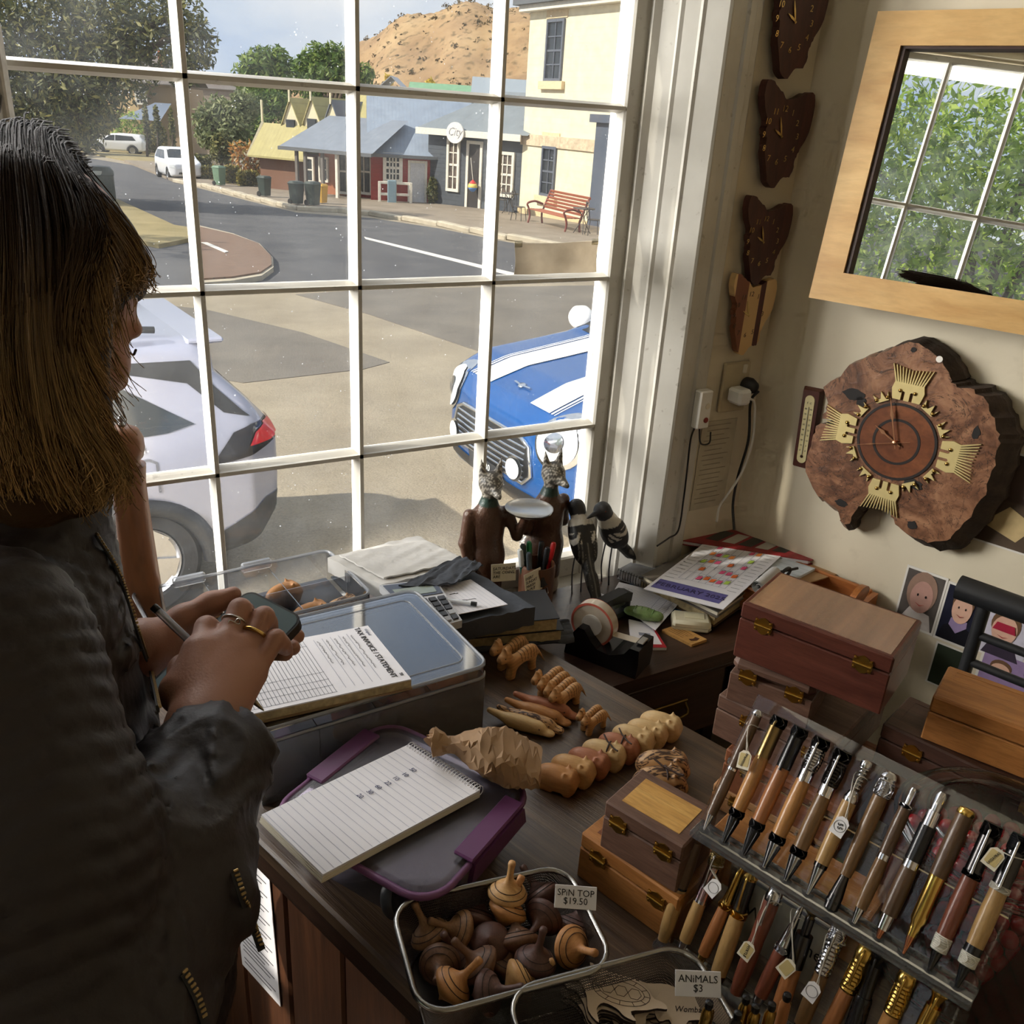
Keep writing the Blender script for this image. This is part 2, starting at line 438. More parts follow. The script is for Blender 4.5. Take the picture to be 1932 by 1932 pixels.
def np_mesh(pos, F, col=None, name='mesh'):
    me = bpy.data.meshes.new(name); n = F.shape[1]
    me.vertices.add(len(pos)); me.vertices.foreach_set('co', np.asarray(pos, np.float32).ravel())
    me.loops.add(F.size); me.loops.foreach_set('vertex_index', F.astype(np.int32).ravel())
    me.polygons.add(len(F)); me.polygons.foreach_set('loop_start', np.arange(0, F.size, n, dtype=np.int32))
    me.update(calc_edges=True); me.validate()
    if col is not None:
        at = me.color_attributes.new('Col', 'FLOAT_COLOR', 'POINT'); c4 = np.ones((len(pos), 4), np.float32)
        c4[:, :col.shape[1]] = col; at.data.foreach_set('color', c4.ravel())
    return me
def drape(body, poly, axis, sign, off=.004, cuts=3, M=None, thick=0.):
    bm = bmesh.new(); ax = [i for i in range(3) if i != axis]; far = 5.
    vs = []
    for p in poly:
        c = [0, 0, 0]; c[ax[0]], c[ax[1]] = p; c[axis] = sign * far; vs.append(bm.verts.new(c))
    bm.faces.new(vs); bmesh.ops.triangulate(bm, faces=bm.faces[:])
    for _ in range(cuts): bmesh.ops.subdivide_edges(bm, edges=bm.edges[:], cuts=1, use_grid_fill=True)
    bmesh.ops.triangulate(bm, faces=bm.faces[:])
    d = Vector((0, 0, 0)); d[axis] = -sign; last = 0.; miss = []
    for v in bm.verts:
        hit = body.ray_cast(v.co, d)
        if hit[0] is not None: last = hit[0][axis]; v.co[axis] = last + sign * off
        else: miss.append(v)
    bmesh.ops.delete(bm, geom=miss, context='VERTS')
    bmesh.ops.recalc_face_normals(bm, faces=bm.faces[:])
    me = bpy.data.meshes.new('patch'); bm.to_mesh(me); bm.free(); return me
def bvh_of(me): return BVHTree.FromPolygons([v.co.copy() for v in me.vertices], [list(p.vertices) for p in me.polygons])

def leaves(rng, blobs, n, size, flat=.6):
    blobs = np.array(blobs, float); w = (blobs[:, 3] * blobs[:, 4] * blobs[:, 5]) ** .67; w /= w.sum()
    b = blobs[rng.choice(len(blobs), n, p=w)]
    u = rng.normal(size=(n, 3)); u /= np.linalg.norm(u, axis=1)[:, None]; rr = rng.random(n) ** (1 / 2.2)
    c = b[:, :3] + u * rr[:, None] * b[:, 3:]
    nrm = u * .6 + rng.normal(size=(n, 3)) * .7 + np.array([0, 0, .35]); nrm /= np.linalg.norm(nrm, axis=1)[:, None]
    t = np.cross(nrm, rng.normal(size=(n, 3))); t /= np.linalg.norm(t, axis=1)[:, None]; s = np.cross(nrm, t)
    L = size * (.6 + .8 * rng.random(n))[:, None]
    v = np.stack([c - t * L, c + s * L * flat * .5, c + t * L, c - s * L * flat * .5], 1).reshape(-1, 3)
    F = np.arange(n * 4).reshape(n, 4); col = np.repeat(rng.random(n), 4)[:, None].repeat(3, 1)
    return np_mesh(v, F, col, 'leaves')
# ------------------------------------------------------------------ the room
GLASS = clear('window_glass', haze=.006, rough=.02, dirt=.4, gloss=.55)
def wallpaint():
    t = NT('wall_paint'); v = t.coord()
    a = t.noise(v, 2.2, 5); b = t.noise(v, 14, 4)
    c = t.ramp(a, [(.3, srgb((205, 193, 168))), (.7, srgb((222, 212, 188)))])
    c = t.mix(t.math('MULTIPLY', t.ramp(b, [(.62, (0, 0, 0, 1)), (.75, (1, 1, 1, 1))]), .25), c, srgb((170, 158, 132)))
    return t.done(t.bsdf(c, .6, 0, t.bump(t.noise(v, 22, 5), .12, .01)))
WALLM = wallpaint()
def whitepaint():
    t = NT('white_gloss_paint'); v = t.coord()
    c = t.ramp(t.noise(v, 6, 5), [(.3, srgb((184, 180, 170))), (.7, srgb((206, 203, 194)))])
    c = t.mix(t.math('MULTIPLY', t.ramp(t.noise(v, 60, 3), [(.66, (0, 0, 0, 1)), (.72, (1, 1, 1, 1))]), .35), c, srgb((120, 108, 92)))
    return t.done(t.bsdf(c, .38, 0, t.bump(t.noise(v, 30, 3), .08, .004)))
WHITE = whitepaint()
def prism_obj(name, poly, z0, z1, mat, parent=None, smooth=None):
    return MB().prism(poly, z0, z1).build(name, mat, parent, smooth)
def struct(o): o['kind'] = 'structure'; return o

FLOORM = wood('floor_boards', (92, 66, 44), (52, 36, 24), (1.2, 9, 9), .5)
fl = struct(MB().box((.2, -.6, -.03), (4.9, 4.1, .06)).build('floor', plain('floor_under', (45, 34, 26)), None))
for i in range(24):
    MB().rbox((.2, -2.55 + .17 * i, .006), (4.85, .166, .014), .002).build('plank', FLOORM, fl)
struct(MB().box((.2, -.6, 2.98), (4.9, 4.4, .1)).build('ceiling', plain('ceiling_paint', (225, 220, 205), .8), None))
TOPZ = 2.93
struct(prism_obj('wall_front', [(1.262, 1.38), (1.45, 1.38), (1.62, 1.38), (1.62, 1.68), (1.40, 1.68), (1.135, 1.535), (1.262, 1.40)], 0, TOPZ, WALLM))
struct(prism_obj('wall_front_low', [(-.79, 1.47), (1.19, 1.47), (1.19, 1.66), (-.79, 1.66)], 0, .665, WALLM))
struct(prism_obj('wall_front_high', [(-.79, 1.42), (1.19, 1.42), (1.19, 1.66), (-.79, 1.66)], 2.66, TOPZ, WALLM))
struct(prism_obj('wall_front_left', [(-2.0, 1.40), (-.79, 1.40), (-.79, 1.66), (-2.0, 1.66)], 0, TOPZ, WALLM))
a = Vector((1.45, 1.381, 0)); b = a + WD * 4.1
struct(prism_obj('wall_right', [(a.x, a.y), (b.x, b.y), (b.x + .2, b.y + .05), (1.65, 1.381)], 0, TOPZ, WALLM))
struct(prism_obj('wall_back', [(-1.9, -2.7), (2.9, -2.7), (2.9, -2.55), (-1.9, -2.55)], 0, TOPZ, WALLM))
LX = -1.75
struct(prism_obj('wall_left', [(LX - .2, -2.7), (LX, -2.7), (LX, -.35), (LX - .2, -.35)], 0, TOPZ, WALLM))
struct(prism_obj('wall_left_far', [(LX - .2, 1.42), (LX, 1.42), (LX, 1.60), (LX - .2, 1.60)], 0, TOPZ, WALLM))
struct(prism_obj('wall_left_low', [(LX - .2, -.35), (LX, -.35), (LX, 1.42), (LX - .2, 1.42)], 0, .76, WALLM))
struct(prism_obj('wall_left_high', [(LX - .2, -.35), (LX, -.35), (LX, 1.42), (LX - .2, 1.42)], 2.90, TOPZ, WALLM))
struct(MB().box((.3, 1.445, .022), (2.0, .04, .12)).build('baseboard_front', WHITE))

def glazing(name, xs, zs, M, w=.0165, d=.027, edge=.05):
    root = bpy.data.objects.new(name, None); COL.objects.link(root); root.matrix_world = M; root['kind'] = 'structure'
    x0, x1, z0, z1 = xs[0], xs[-1], zs[0], zs[-1]
    for x in (x0 - edge / 2, x1 + edge / 2): MB().rbox((x, 0, (z0 + z1) / 2), (edge, .05, z1 - z0 + 2 * edge), .004).build('stile', WHITE, root)
    for z in (z0 - edge / 2, z1 + edge / 2): MB().rbox(((x0 + x1) / 2, 0, z), (x1 - x0 + .002, .048, edge), .004).build('rail', WHITE, root)
    def bar(a, b, horiz):
        prof = [(-w / 2, .006), (w / 2, .006), (w / 2, -.006), (w / 2 * .80, -.012), (w / 2 * .46, -d * .75), (w / 2 * .42, -d), (-w / 2 * .42, -d), (-w / 2 * .46, -d * .75), (-w / 2 * .8, -.012), (-w / 2, -.006)]
        mb = MB(); n = len(prof)
        if horiz: vs = [(a[0], y, a[1] + p) for p, y in prof] + [(b[0], y, b[1] + p) for p, y in prof]
        else: vs = [(a[0] + p, y, a[1]) for p, y in prof] + [(b[0] + p, y, b[1]) for p, y in prof]
        fs = [[i, (i + 1) % n, n + (i + 1) % n, n + i] for i in range(n)] + [list(range(n)), list(range(2 * n - 1, n - 1, -1))]
        o = mb.add(vs, fs).build('glazing_bar', WHITE, root, None)
        bm = bmesh.new(); bm.from_mesh(o.data); bmesh.ops.recalc_face_normals(bm, faces=bm.faces[:]); bm.to_mesh(o.data); bm.free()
    for z in zs[1:-1]: bar((x0, z), (x1, z), True)
    for x in xs[1:-1]: bar((x, z0), (x, z1), False)
    for i in range(len(xs) - 1):
        for j in range(len(zs) - 1):
            MB().box(((xs[i] + xs[i + 1]) / 2, .002, (zs[j] + zs[j + 1]) / 2), (xs[i + 1] - xs[i] - .002, .003, zs[j + 1] - zs[j] - .002)).build('pane', GLASS, root)
    return root
XS = [1.082 - .2625 * k for k in range(7, -1, -1)]; ZS = [.757 + .31 * k for k in range(7)]
glazing('window_1', XS, ZS, mat4((0, 1.5, 0)))
glazing('window_2', [-.32 + .3425 * k for k in range(6)], [.80, 1.49, 2.18, 2.86], mat4((LX - .06, 0, 0), (0, 0, PI / 2)), .03, .04, .03)
struct(MB().rbox((.20, 1.452, .685), (1.93, .085, .04), .006).build('window_sill', WHITE))
jamb = [(1.132, 1.53), (1.128, 1.49), (1.116, 1.478), (1.116, 1.464), (1.130, 1.458), (1.146, 1.432), (1.145, 1.425), (1.151, 1.421), (1.166, 1.397), (1.165, 1.389), (1.171, 1.386), (1.193, 1.352), (1.198, 1.3495), (1.27, 1.40)]
struct(prism_obj('trim_1', jamb, .665, 2.66, WHITE))
arch = [(1.196, 1.400), (1.190, 1.366), (1.194, 1.357), (1.205, 1.354), (1.222, 1.356), (1.225, 1.361), (1.243, 1.362), (1.247, 1.357), (1.262, 1.358), (1.268, 1.364), (1.282, 1.365), (1.286, 1.372), (1.292, 1.374), (1.292, 1.40)]
struct(prism_obj('trim_2', arch, 0.0, TOPZ, WHITE))
struct(prism_obj('trim_3', [(-.755 - .05, 1.5), (-.755 - .05, 1.4), (-.9, 1.36), (-.98, 1.36), (-.98, 1.40), (-.80, 1.52)], .0, TOPZ, WHITE))

for k, (lx, ly) in enumerate(((.75, -.75), (1.75, -1.3), (-.7, -1.5))):
    t = thing('pendant_lamp', ['warm glass globe pendant lamp over the pen display', 'warm glass globe pendant lamp by the back corner', 'warm glass globe pendant lamp near the left window'][k], 'lamp', (lx, ly, 2.25), 0, 'pendant lamps behind the photographer')
    MB().tube([(0, 0, .1), (0, 0, .68)], .004, 8).build('cord', plain('lamp_cord', (20, 18, 16)), t, 60)
    MB().lathe([(0, .12), (.02, .115), (.024, .08), (.05, .06), (.05, .05)], 20).build('cap', metal('lamp_brass', (180, 140, 70)), t, 40)
    tn = NT('lamp_glow_%d' % k); e = tn.n('ShaderNodeEmission'); e.inputs[0].default_value = (1, .72, .40, 1); e.inputs[1].default_value = 4.
    MB().lathe([(.001, -.085), (.05, -.07), (.08, -.03), (.085, .0), (.075, .04), (.05, .055)], 24).build('globe', tn.done(e.outputs[0]), t, 180)
# ------------------------------------------------------------------ the street outside
def gpt(px, py, dz=0.): p = on_g(px, py, dz); return (p.x, p.y)
def slab(name, pts, dz, mat, th=.05, parent=None):
    mb = MB(); n = len(pts)
    vs = [(x, y, gz(x, y) + dz) for x, y in pts] + [(x, y, gz(x, y) + dz - th) for x, y in pts]
    mb.add(vs, [list(range(n)), list(range(2 * n - 1, n - 1, -1))] + [[i, i + n, (i + 1) % n + n, (i + 1) % n] for i in range(n)])
    o = mb.build(name, mat, parent)
    bm = bmesh.new(); bm.from_mesh(o.data); bmesh.ops.recalc_face_normals(bm, faces=bm.faces[:])
    bmesh.ops.triangulate(bm, faces=[f for f in bm.faces if len(f.verts) > 4]); bm.to_mesh(o.data); bm.free()
    return o
def asphalt(name, c, c2, rough=.85):
    t = NT(name); v = t.coord((1, 1, 1))
    k = t.ramp(t.noise(v, 1.1, 5), [(.3, srgb(c)), (.7, srgb(c2))])
    k = t.mix(t.math('MULTIPLY', t.ramp(t.noise(v, 55, 3), [(.45, (0, 0, 0, 1)), (.7, (1, 1, 1, 1))]), .35), k, srgb(tuple(x * .7 for x in c)))
    k = t.mix(t.math('MULTIPLY', t.ramp(t.noise(v, 2.4, 6, .7, 2.5), [(.490, (0, 0, 0, 1)), (.5, (1, 1, 1, 1)), (.51, (0, 0, 0, 1))]), .25), k, srgb(tuple(x * .6 for x in c)))
    return t.done(t.bsdf(k, rough, 0, t.bump(t.noise(v, 60, 3), .35, .02)))
AS_TAN = asphalt('worn_asphalt', (142, 131, 112), (166, 154, 132)); AS_GREY = asphalt('patched_asphalt', (108, 102, 94), (126, 119, 108))
AS_SHADE = asphalt('shaded_asphalt', (74, 75, 79), (94, 93, 94)); PAVE = asphalt('footpath_paving', (128, 116, 100), (152, 140, 124))  # far road's asphalt colour darkened to carry the tree shade over it
struct(slab('road', [(-60, 1.7), (90, 1.7), (140, 260), (-60, 260)], 0, AS_TAN, .3))
struct(slab('road_surface', [gpt(x, y) for x, y in ((150, 560), (385, 552), (680, 536), (1135, 522), (1230, 520), (1230, 450), (1100, 478), (960, 458), (830, 432), (700, 412), (560, 402), (470, 380), (385, 358), (330, 345), (250, 312), (165, 298), (120, 300), (150, 330), (200, 360), (150, 420))], .012, AS_SHADE))
struct(slab('road_patch', [gpt(x, y) for x, y in ((250, 570), (386, 584), (572, 628), (735, 684), (686, 697), (459, 723), (386, 712), (250, 660))], .006, AS_GREY))
struct(slab('road_patch', [gpt(x, y) for x, y in ((557, 556), (697, 594), (905, 664), (1010, 640), (1160, 620), (1160, 538), (700, 546))], .006, AS_GREY))
LINEM = plain('road_paint', (215, 212, 205), .7)
struct(slab('road_marking', [gpt(x, y) for x, y in ((687, 448), (690, 452), (966, 522), (972, 517))], .02, LINEM, .01))
KB = [gpt(x, y) for x, y in ((330, 345), (385, 353), (470, 375), (560, 397), (640, 401), (700, 407), (830, 427), (960, 453), (1100, 475), (1260, 508))]
struct(slab('footpath', KB + [(16.2, 16.), (26, 16.), (26, 40), (17, 70), (9.5, 70)], .13, PAVE, .2))
KERB = plain('kerb_stone', (178, 168, 148), .8, var=.2, scale=3)
kroot = bpy.data.objects.new('kerb', None); COL.objects.link(kroot); kroot['kind'] = 'structure'
for i in range(len(KB) - 1):
    p, q = Vector((*KB[i], 0)), Vector((*KB[i + 1], 0)); L = (q - p).length; n = max(1, int(L / 1.6)); d = (q - p) / n
    for k in range(n):
        c = p + d * (k + .5); M = mat4((c.x, c.y, gz(c.x, c.y) + .07), (0, 0, math.atan2(d.y, d.x)))
        MB().rbox((0, 0, 0), (d.length - .03, .26, .17), .03, M=M).build('kerb_stone', KERB, kroot)
def brickpave():
    t = NT('paving_brick'); v = t.coord((1, 1, 1))
    b = t.n('ShaderNodeTexBrick'); b.inputs['Scale'].default_value = 4; b.inputs['Color1'].default_value = srgb((132, 106, 88)); b.inputs['Color2'].default_value = srgb((116, 92, 76)); b.inputs['Mortar'].default_value = srgb((98, 86, 76))
    t.l(v, b.inputs['Vector']); return t.done(t.bsdf(b.outputs[0], .85))
ISL = [(372, 436), (440, 452), (488, 470), (512, 495), (513, 512), (492, 527), (440, 536), (372, 541)]
struct(slab('traffic_island', [gpt(x, y) for x, y in ISL], .13, brickpave(), .2))
struct(slab('traffic_island_kerb', [gpt(440 + (x - 440) * 1.05, 490 + (y - 490) * 1.10) for x, y in ISL], .10, KERB, .2))
struct(slab('traffic_island_line', [gpt(x, y) for x, y in ((380, 470), (392, 470), (432, 488), (425, 490))], .145, LINEM, .01))
DRYG = asphalt('dry_grass', (134, 122, 82), (166, 150, 108))
struct(slab('verge', [gpt(x, y) for x, y in ((120, 330), (215, 378), (330, 432), (372, 438), (372, 455), (300, 470), (120, 430))], .10, DRYG, .2))
struct(slab('verge_far', [gpt(x, y) for x, y in ((130, 283), (215, 300), (300, 316), (330, 322), (352, 300), (330, 290), (130, 262))], .08, DRYG, .2))
struct(slab('garden_ground', [gpt(x, y) for x, y in ((352, 330), (420, 352), (480, 358), (560, 340), (560, 310), (352, 290))], .15, plain('garden_soil', (92, 80, 56), .9, var=.3), .2))

def hillf(u, v):
    x = -10 + 330 * u; y = 190 + 300 * v
    q = math.exp(-((x - 168) / 56) ** 2 - ((y - 350) / 110) ** 2); q2 = math.exp(-((x - 250) / 70) ** 2 - ((y - 330) / 120) ** 2)
    rough = 1.6 * math.sin(x * .11 + y * .05) + 1.2 * math.sin(x * .23 - y * .13) + .7 * math.sin(x * .5 + y * .41)
    return (x, y, gz(x * .3, y * .3) - 8 + 44 * q + 30 * q2 + rough * min(1, q * 3))
def hillmat():
    t = NT('dry_hillside'); v = t.coord()
    c = t.ramp(t.noise(v, .035, 6, .65), [(.32, srgb((128, 102, 74))), (.5, srgb((158, 130, 94))), (.68, srgb((178, 152, 112)))])
    w = t.ramp(t.noise(v, .35, 3), [(.55, (0, 0, 0, 1)), (.66, (1, 1, 1, 1))])
    c = t.mix(t.math('MULTIPLY', w, .75), c, srgb((96, 82, 56)))
    return t.done(t.bsdf(c, .95, 0, t.bump(t.noise(v, .25, 5), .5, 1.)))
hill = struct(MB().grid(hillf, 110, 80).build('hill', hillmat(), None, 180))
rng = np.random.default_rng(5)
hb = []
for k in range(2600):
    u, v = rng.random(), rng.random() * .75; x, y, z = hillf(u, v); s = .45 + .8 * rng.random() ** 3
    hb.append((x, y, z + s * .4, s * 1.3, s * 1.3, s))
me = leaves(rng, hb, 20000, .5, 1.)
sb = link('hillside_scrub', me, leafmat('scrub_leaf', [(0, (78, 70, 48)), (1, (120, 104, 72))])); tag(sb, 'sparse dark scrub dotted over the dry hillside', 'scrub', kind='stuff')

# ---- trees and shrubs
LEAF_DARK = leafmat('leaf_dark_green', [(0, (50, 60, 34)), (.5, (92, 98, 56)), (1, (152, 146, 84))])
LEAF_MID = leafmat('leaf_mid_green', [(0, (66, 92, 40)), (.6, (104, 132, 58)), (1, (150, 166, 84))])
LEAF_OLIVE = leafmat('leaf_olive', [(0, (84, 96, 62)), (.6, (128, 138, 92)), (1, (172, 176, 128))])
LEAF_HEDGE = leafmat('leaf_hedge', [(0, (70, 76, 30)), (.6, (128, 122, 52)), (1, (176, 160, 78))])
LEAF_SUN = leafmat('leaf_sunny', [(0, (96, 128, 44)), (.6, (150, 178, 70)), (1, (196, 210, 110))], .5)
BARK = plain('bark', (84, 70, 56), .9, bump=.5, bscale=12)
def tree(name, label, cat, base, blobs, n, size, mat, trunk_r=.2, group=None, seed=1, flat=.7, trunk=True):
    rg = np.random.default_rng(seed); t = thing(name, label, cat, base, 0, group); b = Vector(base)
    lb = [(c[0] - b.x, c[1] - b.y, c[2] - b.z, *c[3:]) for c in blobs]
    if trunk:
        top = np.mean([q[:3] for q in lb], axis=0); mb = MB()
        mb.tube(smooth_path([(0, 0, -.2), (top[0] * .2, top[1] * .2, top[2] * .35), (top[0] * .7, top[1] * .7, top[2] * .7), tuple(top)], 5), [trunk_r * (1.15 - .9 * k / 15) for k in range(16)], 10)
        for q in lb[:6]: mb.tube(smooth_path([(top[0] * .4, top[1] * .4, top[2] * .45), ((top[0] + q[0]) / 2, (top[1] + q[1]) / 2, (top[2] + q[2]) / 2), tuple(q[:3])], 4), [trunk_r * (.5 - .045 * k) for k in range(9)], 7)
        mb.build('trunk', BARK, t, 180)
    link('crown', leaves(rg, lb, n, size, flat), mat, t)
    return t
def blob(px, py, rp, d, sx=1., sz=1.):
    c = at_depth(px, py, d); r = rp * d / FOC; return (c.x, c.y, c.z, r * sx, r, r * sz)
def gbase(px, py): p = on_g(px, py); return (p.x, p.y, p.z)
tree('street_tree', 'large dark leafy tree overhanging the street, tallest of all', 'tree', gbase(60, 372), [blob(*q, 26) for q in ((40, 60, 120), (150, 30, 110), (250, 60, 90), (330, 30, 60), (375, 70, 38), (60, 180, 80), (150, 160, 90), (230, 130, 70), (100, 240, 55), (345, 120, 45), (385, 110, 22), (190, 210, 40), (-90, 80, 150), (-60, 220, 110))], 26000, .105, LEAF_DARK, .35, seed=3)
tree('shade_tree', 'bushy shade tree standing left of the street, wholly beside the shop', 'tree', (-11, 21, gz(-11, 21)), [(-11, 21, 5.5, 3.6, 3.4, 3), (-9, 23, 7.6, 2.5, 2.5, 2), (-12.5, 19, 7, 2.4, 2.4, 2)], 5000, .16, LEAF_DARK, .3, seed=4)
tree('poplar_tree', 'green tree rising behind the yellow roofed cottage', 'tree', gbase(500, 330), [blob(*q, 62) for q in ((490, 130, 40), (520, 120, 32), (470, 150, 34), (540, 150, 30), (505, 170, 40))], 4200, .24, LEAF_MID, .3, seed=6)
tree('poplar_tree', 'tall green tree left of the dry hill', 'tree', gbase(620, 330), [blob(*q, 66) for q in ((600, 115, 34), (632, 120, 36), (575, 140, 34), (660, 135, 26), (615, 165, 50), (690, 140, 20))], 5200, .24, LEAF_MID, .3, seed=7)
tree('olive_tree', 'pale grey-green tree beside the white hatchback', 'tree', gbase(432, 325), [blob(*q, 48) for q in ((410, 215, 34), (440, 235, 36), (395, 255, 28), (430, 270, 36), (460, 200, 30), (385, 225, 24))], 4200, .17, LEAF_OLIVE, .2, seed=8)
tree('garden_tree', 'dense green tree between olive tree and gabled cottage', 'tree', gbase(500, 322), [blob(*q, 54) for q in ((490, 190, 36), (520, 200, 30), (478, 225, 30), (505, 250, 34), (470, 265, 26))], 3600, .18, LEAF_MID, .2, seed=9)
tree('garden_tree', 'dark rounded tree behind the low box hedges', 'tree', gbase(418, 318), [blob(*q, 46) for q in ((420, 268, 20), (428, 285, 18), (412, 290, 16))], 1500, .13, LEAF_DARK, .12, seed=10)
tree('garden_tree', 'shady tree filling the gap behind the white cars', 'tree', gbase(110, 300), [blob(*q, 70) for q in ((120, 200, 70), (70, 240, 60), (160, 250, 40), (190, 225, 30))], 3600, .3, LEAF_DARK, .3, seed=12)
for k, (x, y0, y1, w) in enumerate(((277, 285, 195, 7), (297, 285, 198, 7), (325, 290, 205, 6))):
    d = 72; h = (y0 - y1) * d / FOC; b = at_depth(x, y0, d); b.z = gz(b.x, b.y)
    c = at_depth(x, (y0 + y1) / 2, d)
    tree('cypress', ['slim dark cypress beside the sandstone house, leftmost of three', 'slim dark cypress beside the sandstone house, middle of three', 'slim dark cypress beside the sandstone house, rightmost of three'][k], 'tree', tuple(b), [(c.x, c.y, c.z + j * h * .2, w * d / FOC * (1 - .2 * abs(j)), w * d / FOC, h * .22) for j in (-1.6, -.6, .4, 1.4)], 900, .14, LEAF_DARK, .1, 'cypress trees by the sandstone house', seed=20 + k)
def shrub(label, px, py, wpx, hpx, d, mat, n, size, name='box_hedge', cat='hedge', group=None, seed=1, boxy=True):
    b = on_g(px, py); s = (b - EYE).length; dd = ray(px, py).length; k = s / dd
    w = wpx * k; h = hpx * k; z0 = gz(b.x, b.y)
    bl = [(b.x + (i - 1) * w * .3, b.y + .1 * i, z0 + .15 + h * (.2 + .3 * j), w * .24, w * .24, h * .28) for i in range(3) for j in range(3)] if boxy else [(b.x, b.y, z0 + h * .5, w * .5, w * .5, h * .5)]
    return tree(name, label, cat, (b.x, b.y, z0), bl, n, size, mat, .06, group, seed, 1., True)
shrub('tall rounded yellow-green bush behind the white hatchback', 301, 294, 34, 62, 0, LEAF_HEDGE, 1500, .17, 'rounded_bush', 'bush', seed=31, boxy=False)
shrub('clipped box hedge behind the pale green wheelie bin', 397, 343, 34, 22, 0, LEAF_HEDGE, 700, .09, group='box hedges by the footpath', seed=32)
shrub('clipped box hedge right of the pale green wheelie bin', 440, 352, 34, 30, 0, LEAF_HEDGE, 800, .09, group='box hedges by the footpath', seed=33)
shrub('clipped box hedge under the orange flowering shrub', 470, 357, 42, 26, 0, LEAF_HEDGE, 900, .09, group='box hedges by the footpath', seed=34)
shrub('dark low hedge behind the pair of wheelie bins', 525, 360, 60, 22, 0, LEAF_DARK, 900, .09, group='box hedges by the footpath', seed=35)
shrub('small clipped hedge beside the white hatchback', 380, 322, 46, 24, 0, LEAF_DARK, 700, .09, group='box hedges by the footpath', seed=36)
FLOWER = leafmat('leaf_flowering', [(0, (150, 104, 44)), (.35, (186, 126, 60)), (.7, (196, 158, 78)), (.78, (140, 150, 70)), (1, (236, 226, 205))], .4)
shrub('flowering shrub with orange leaves and white blooms', 490, 352, 100, 72, 0, FLOWER, 1500, .11, 'rose_bush', 'bush', seed=37)
shrub('green bush growing between red and dark cottages', 815, 390, 20, 55, 0, LEAF_DARK, 900, .07, 'garden_bush', 'bush', seed=38, boxy=False)
shrub('low hedge beyond the white parked car', 205, 284, 110, 14, 0, LEAF_HEDGE, 900, .2, group='hedges by the hill road', seed=39)
shrub('low hedge at the start of the hill road', 160, 282, 60, 24, 0, LEAF_OLIVE, 700, .2, group='hedges by the hill road', seed=40)

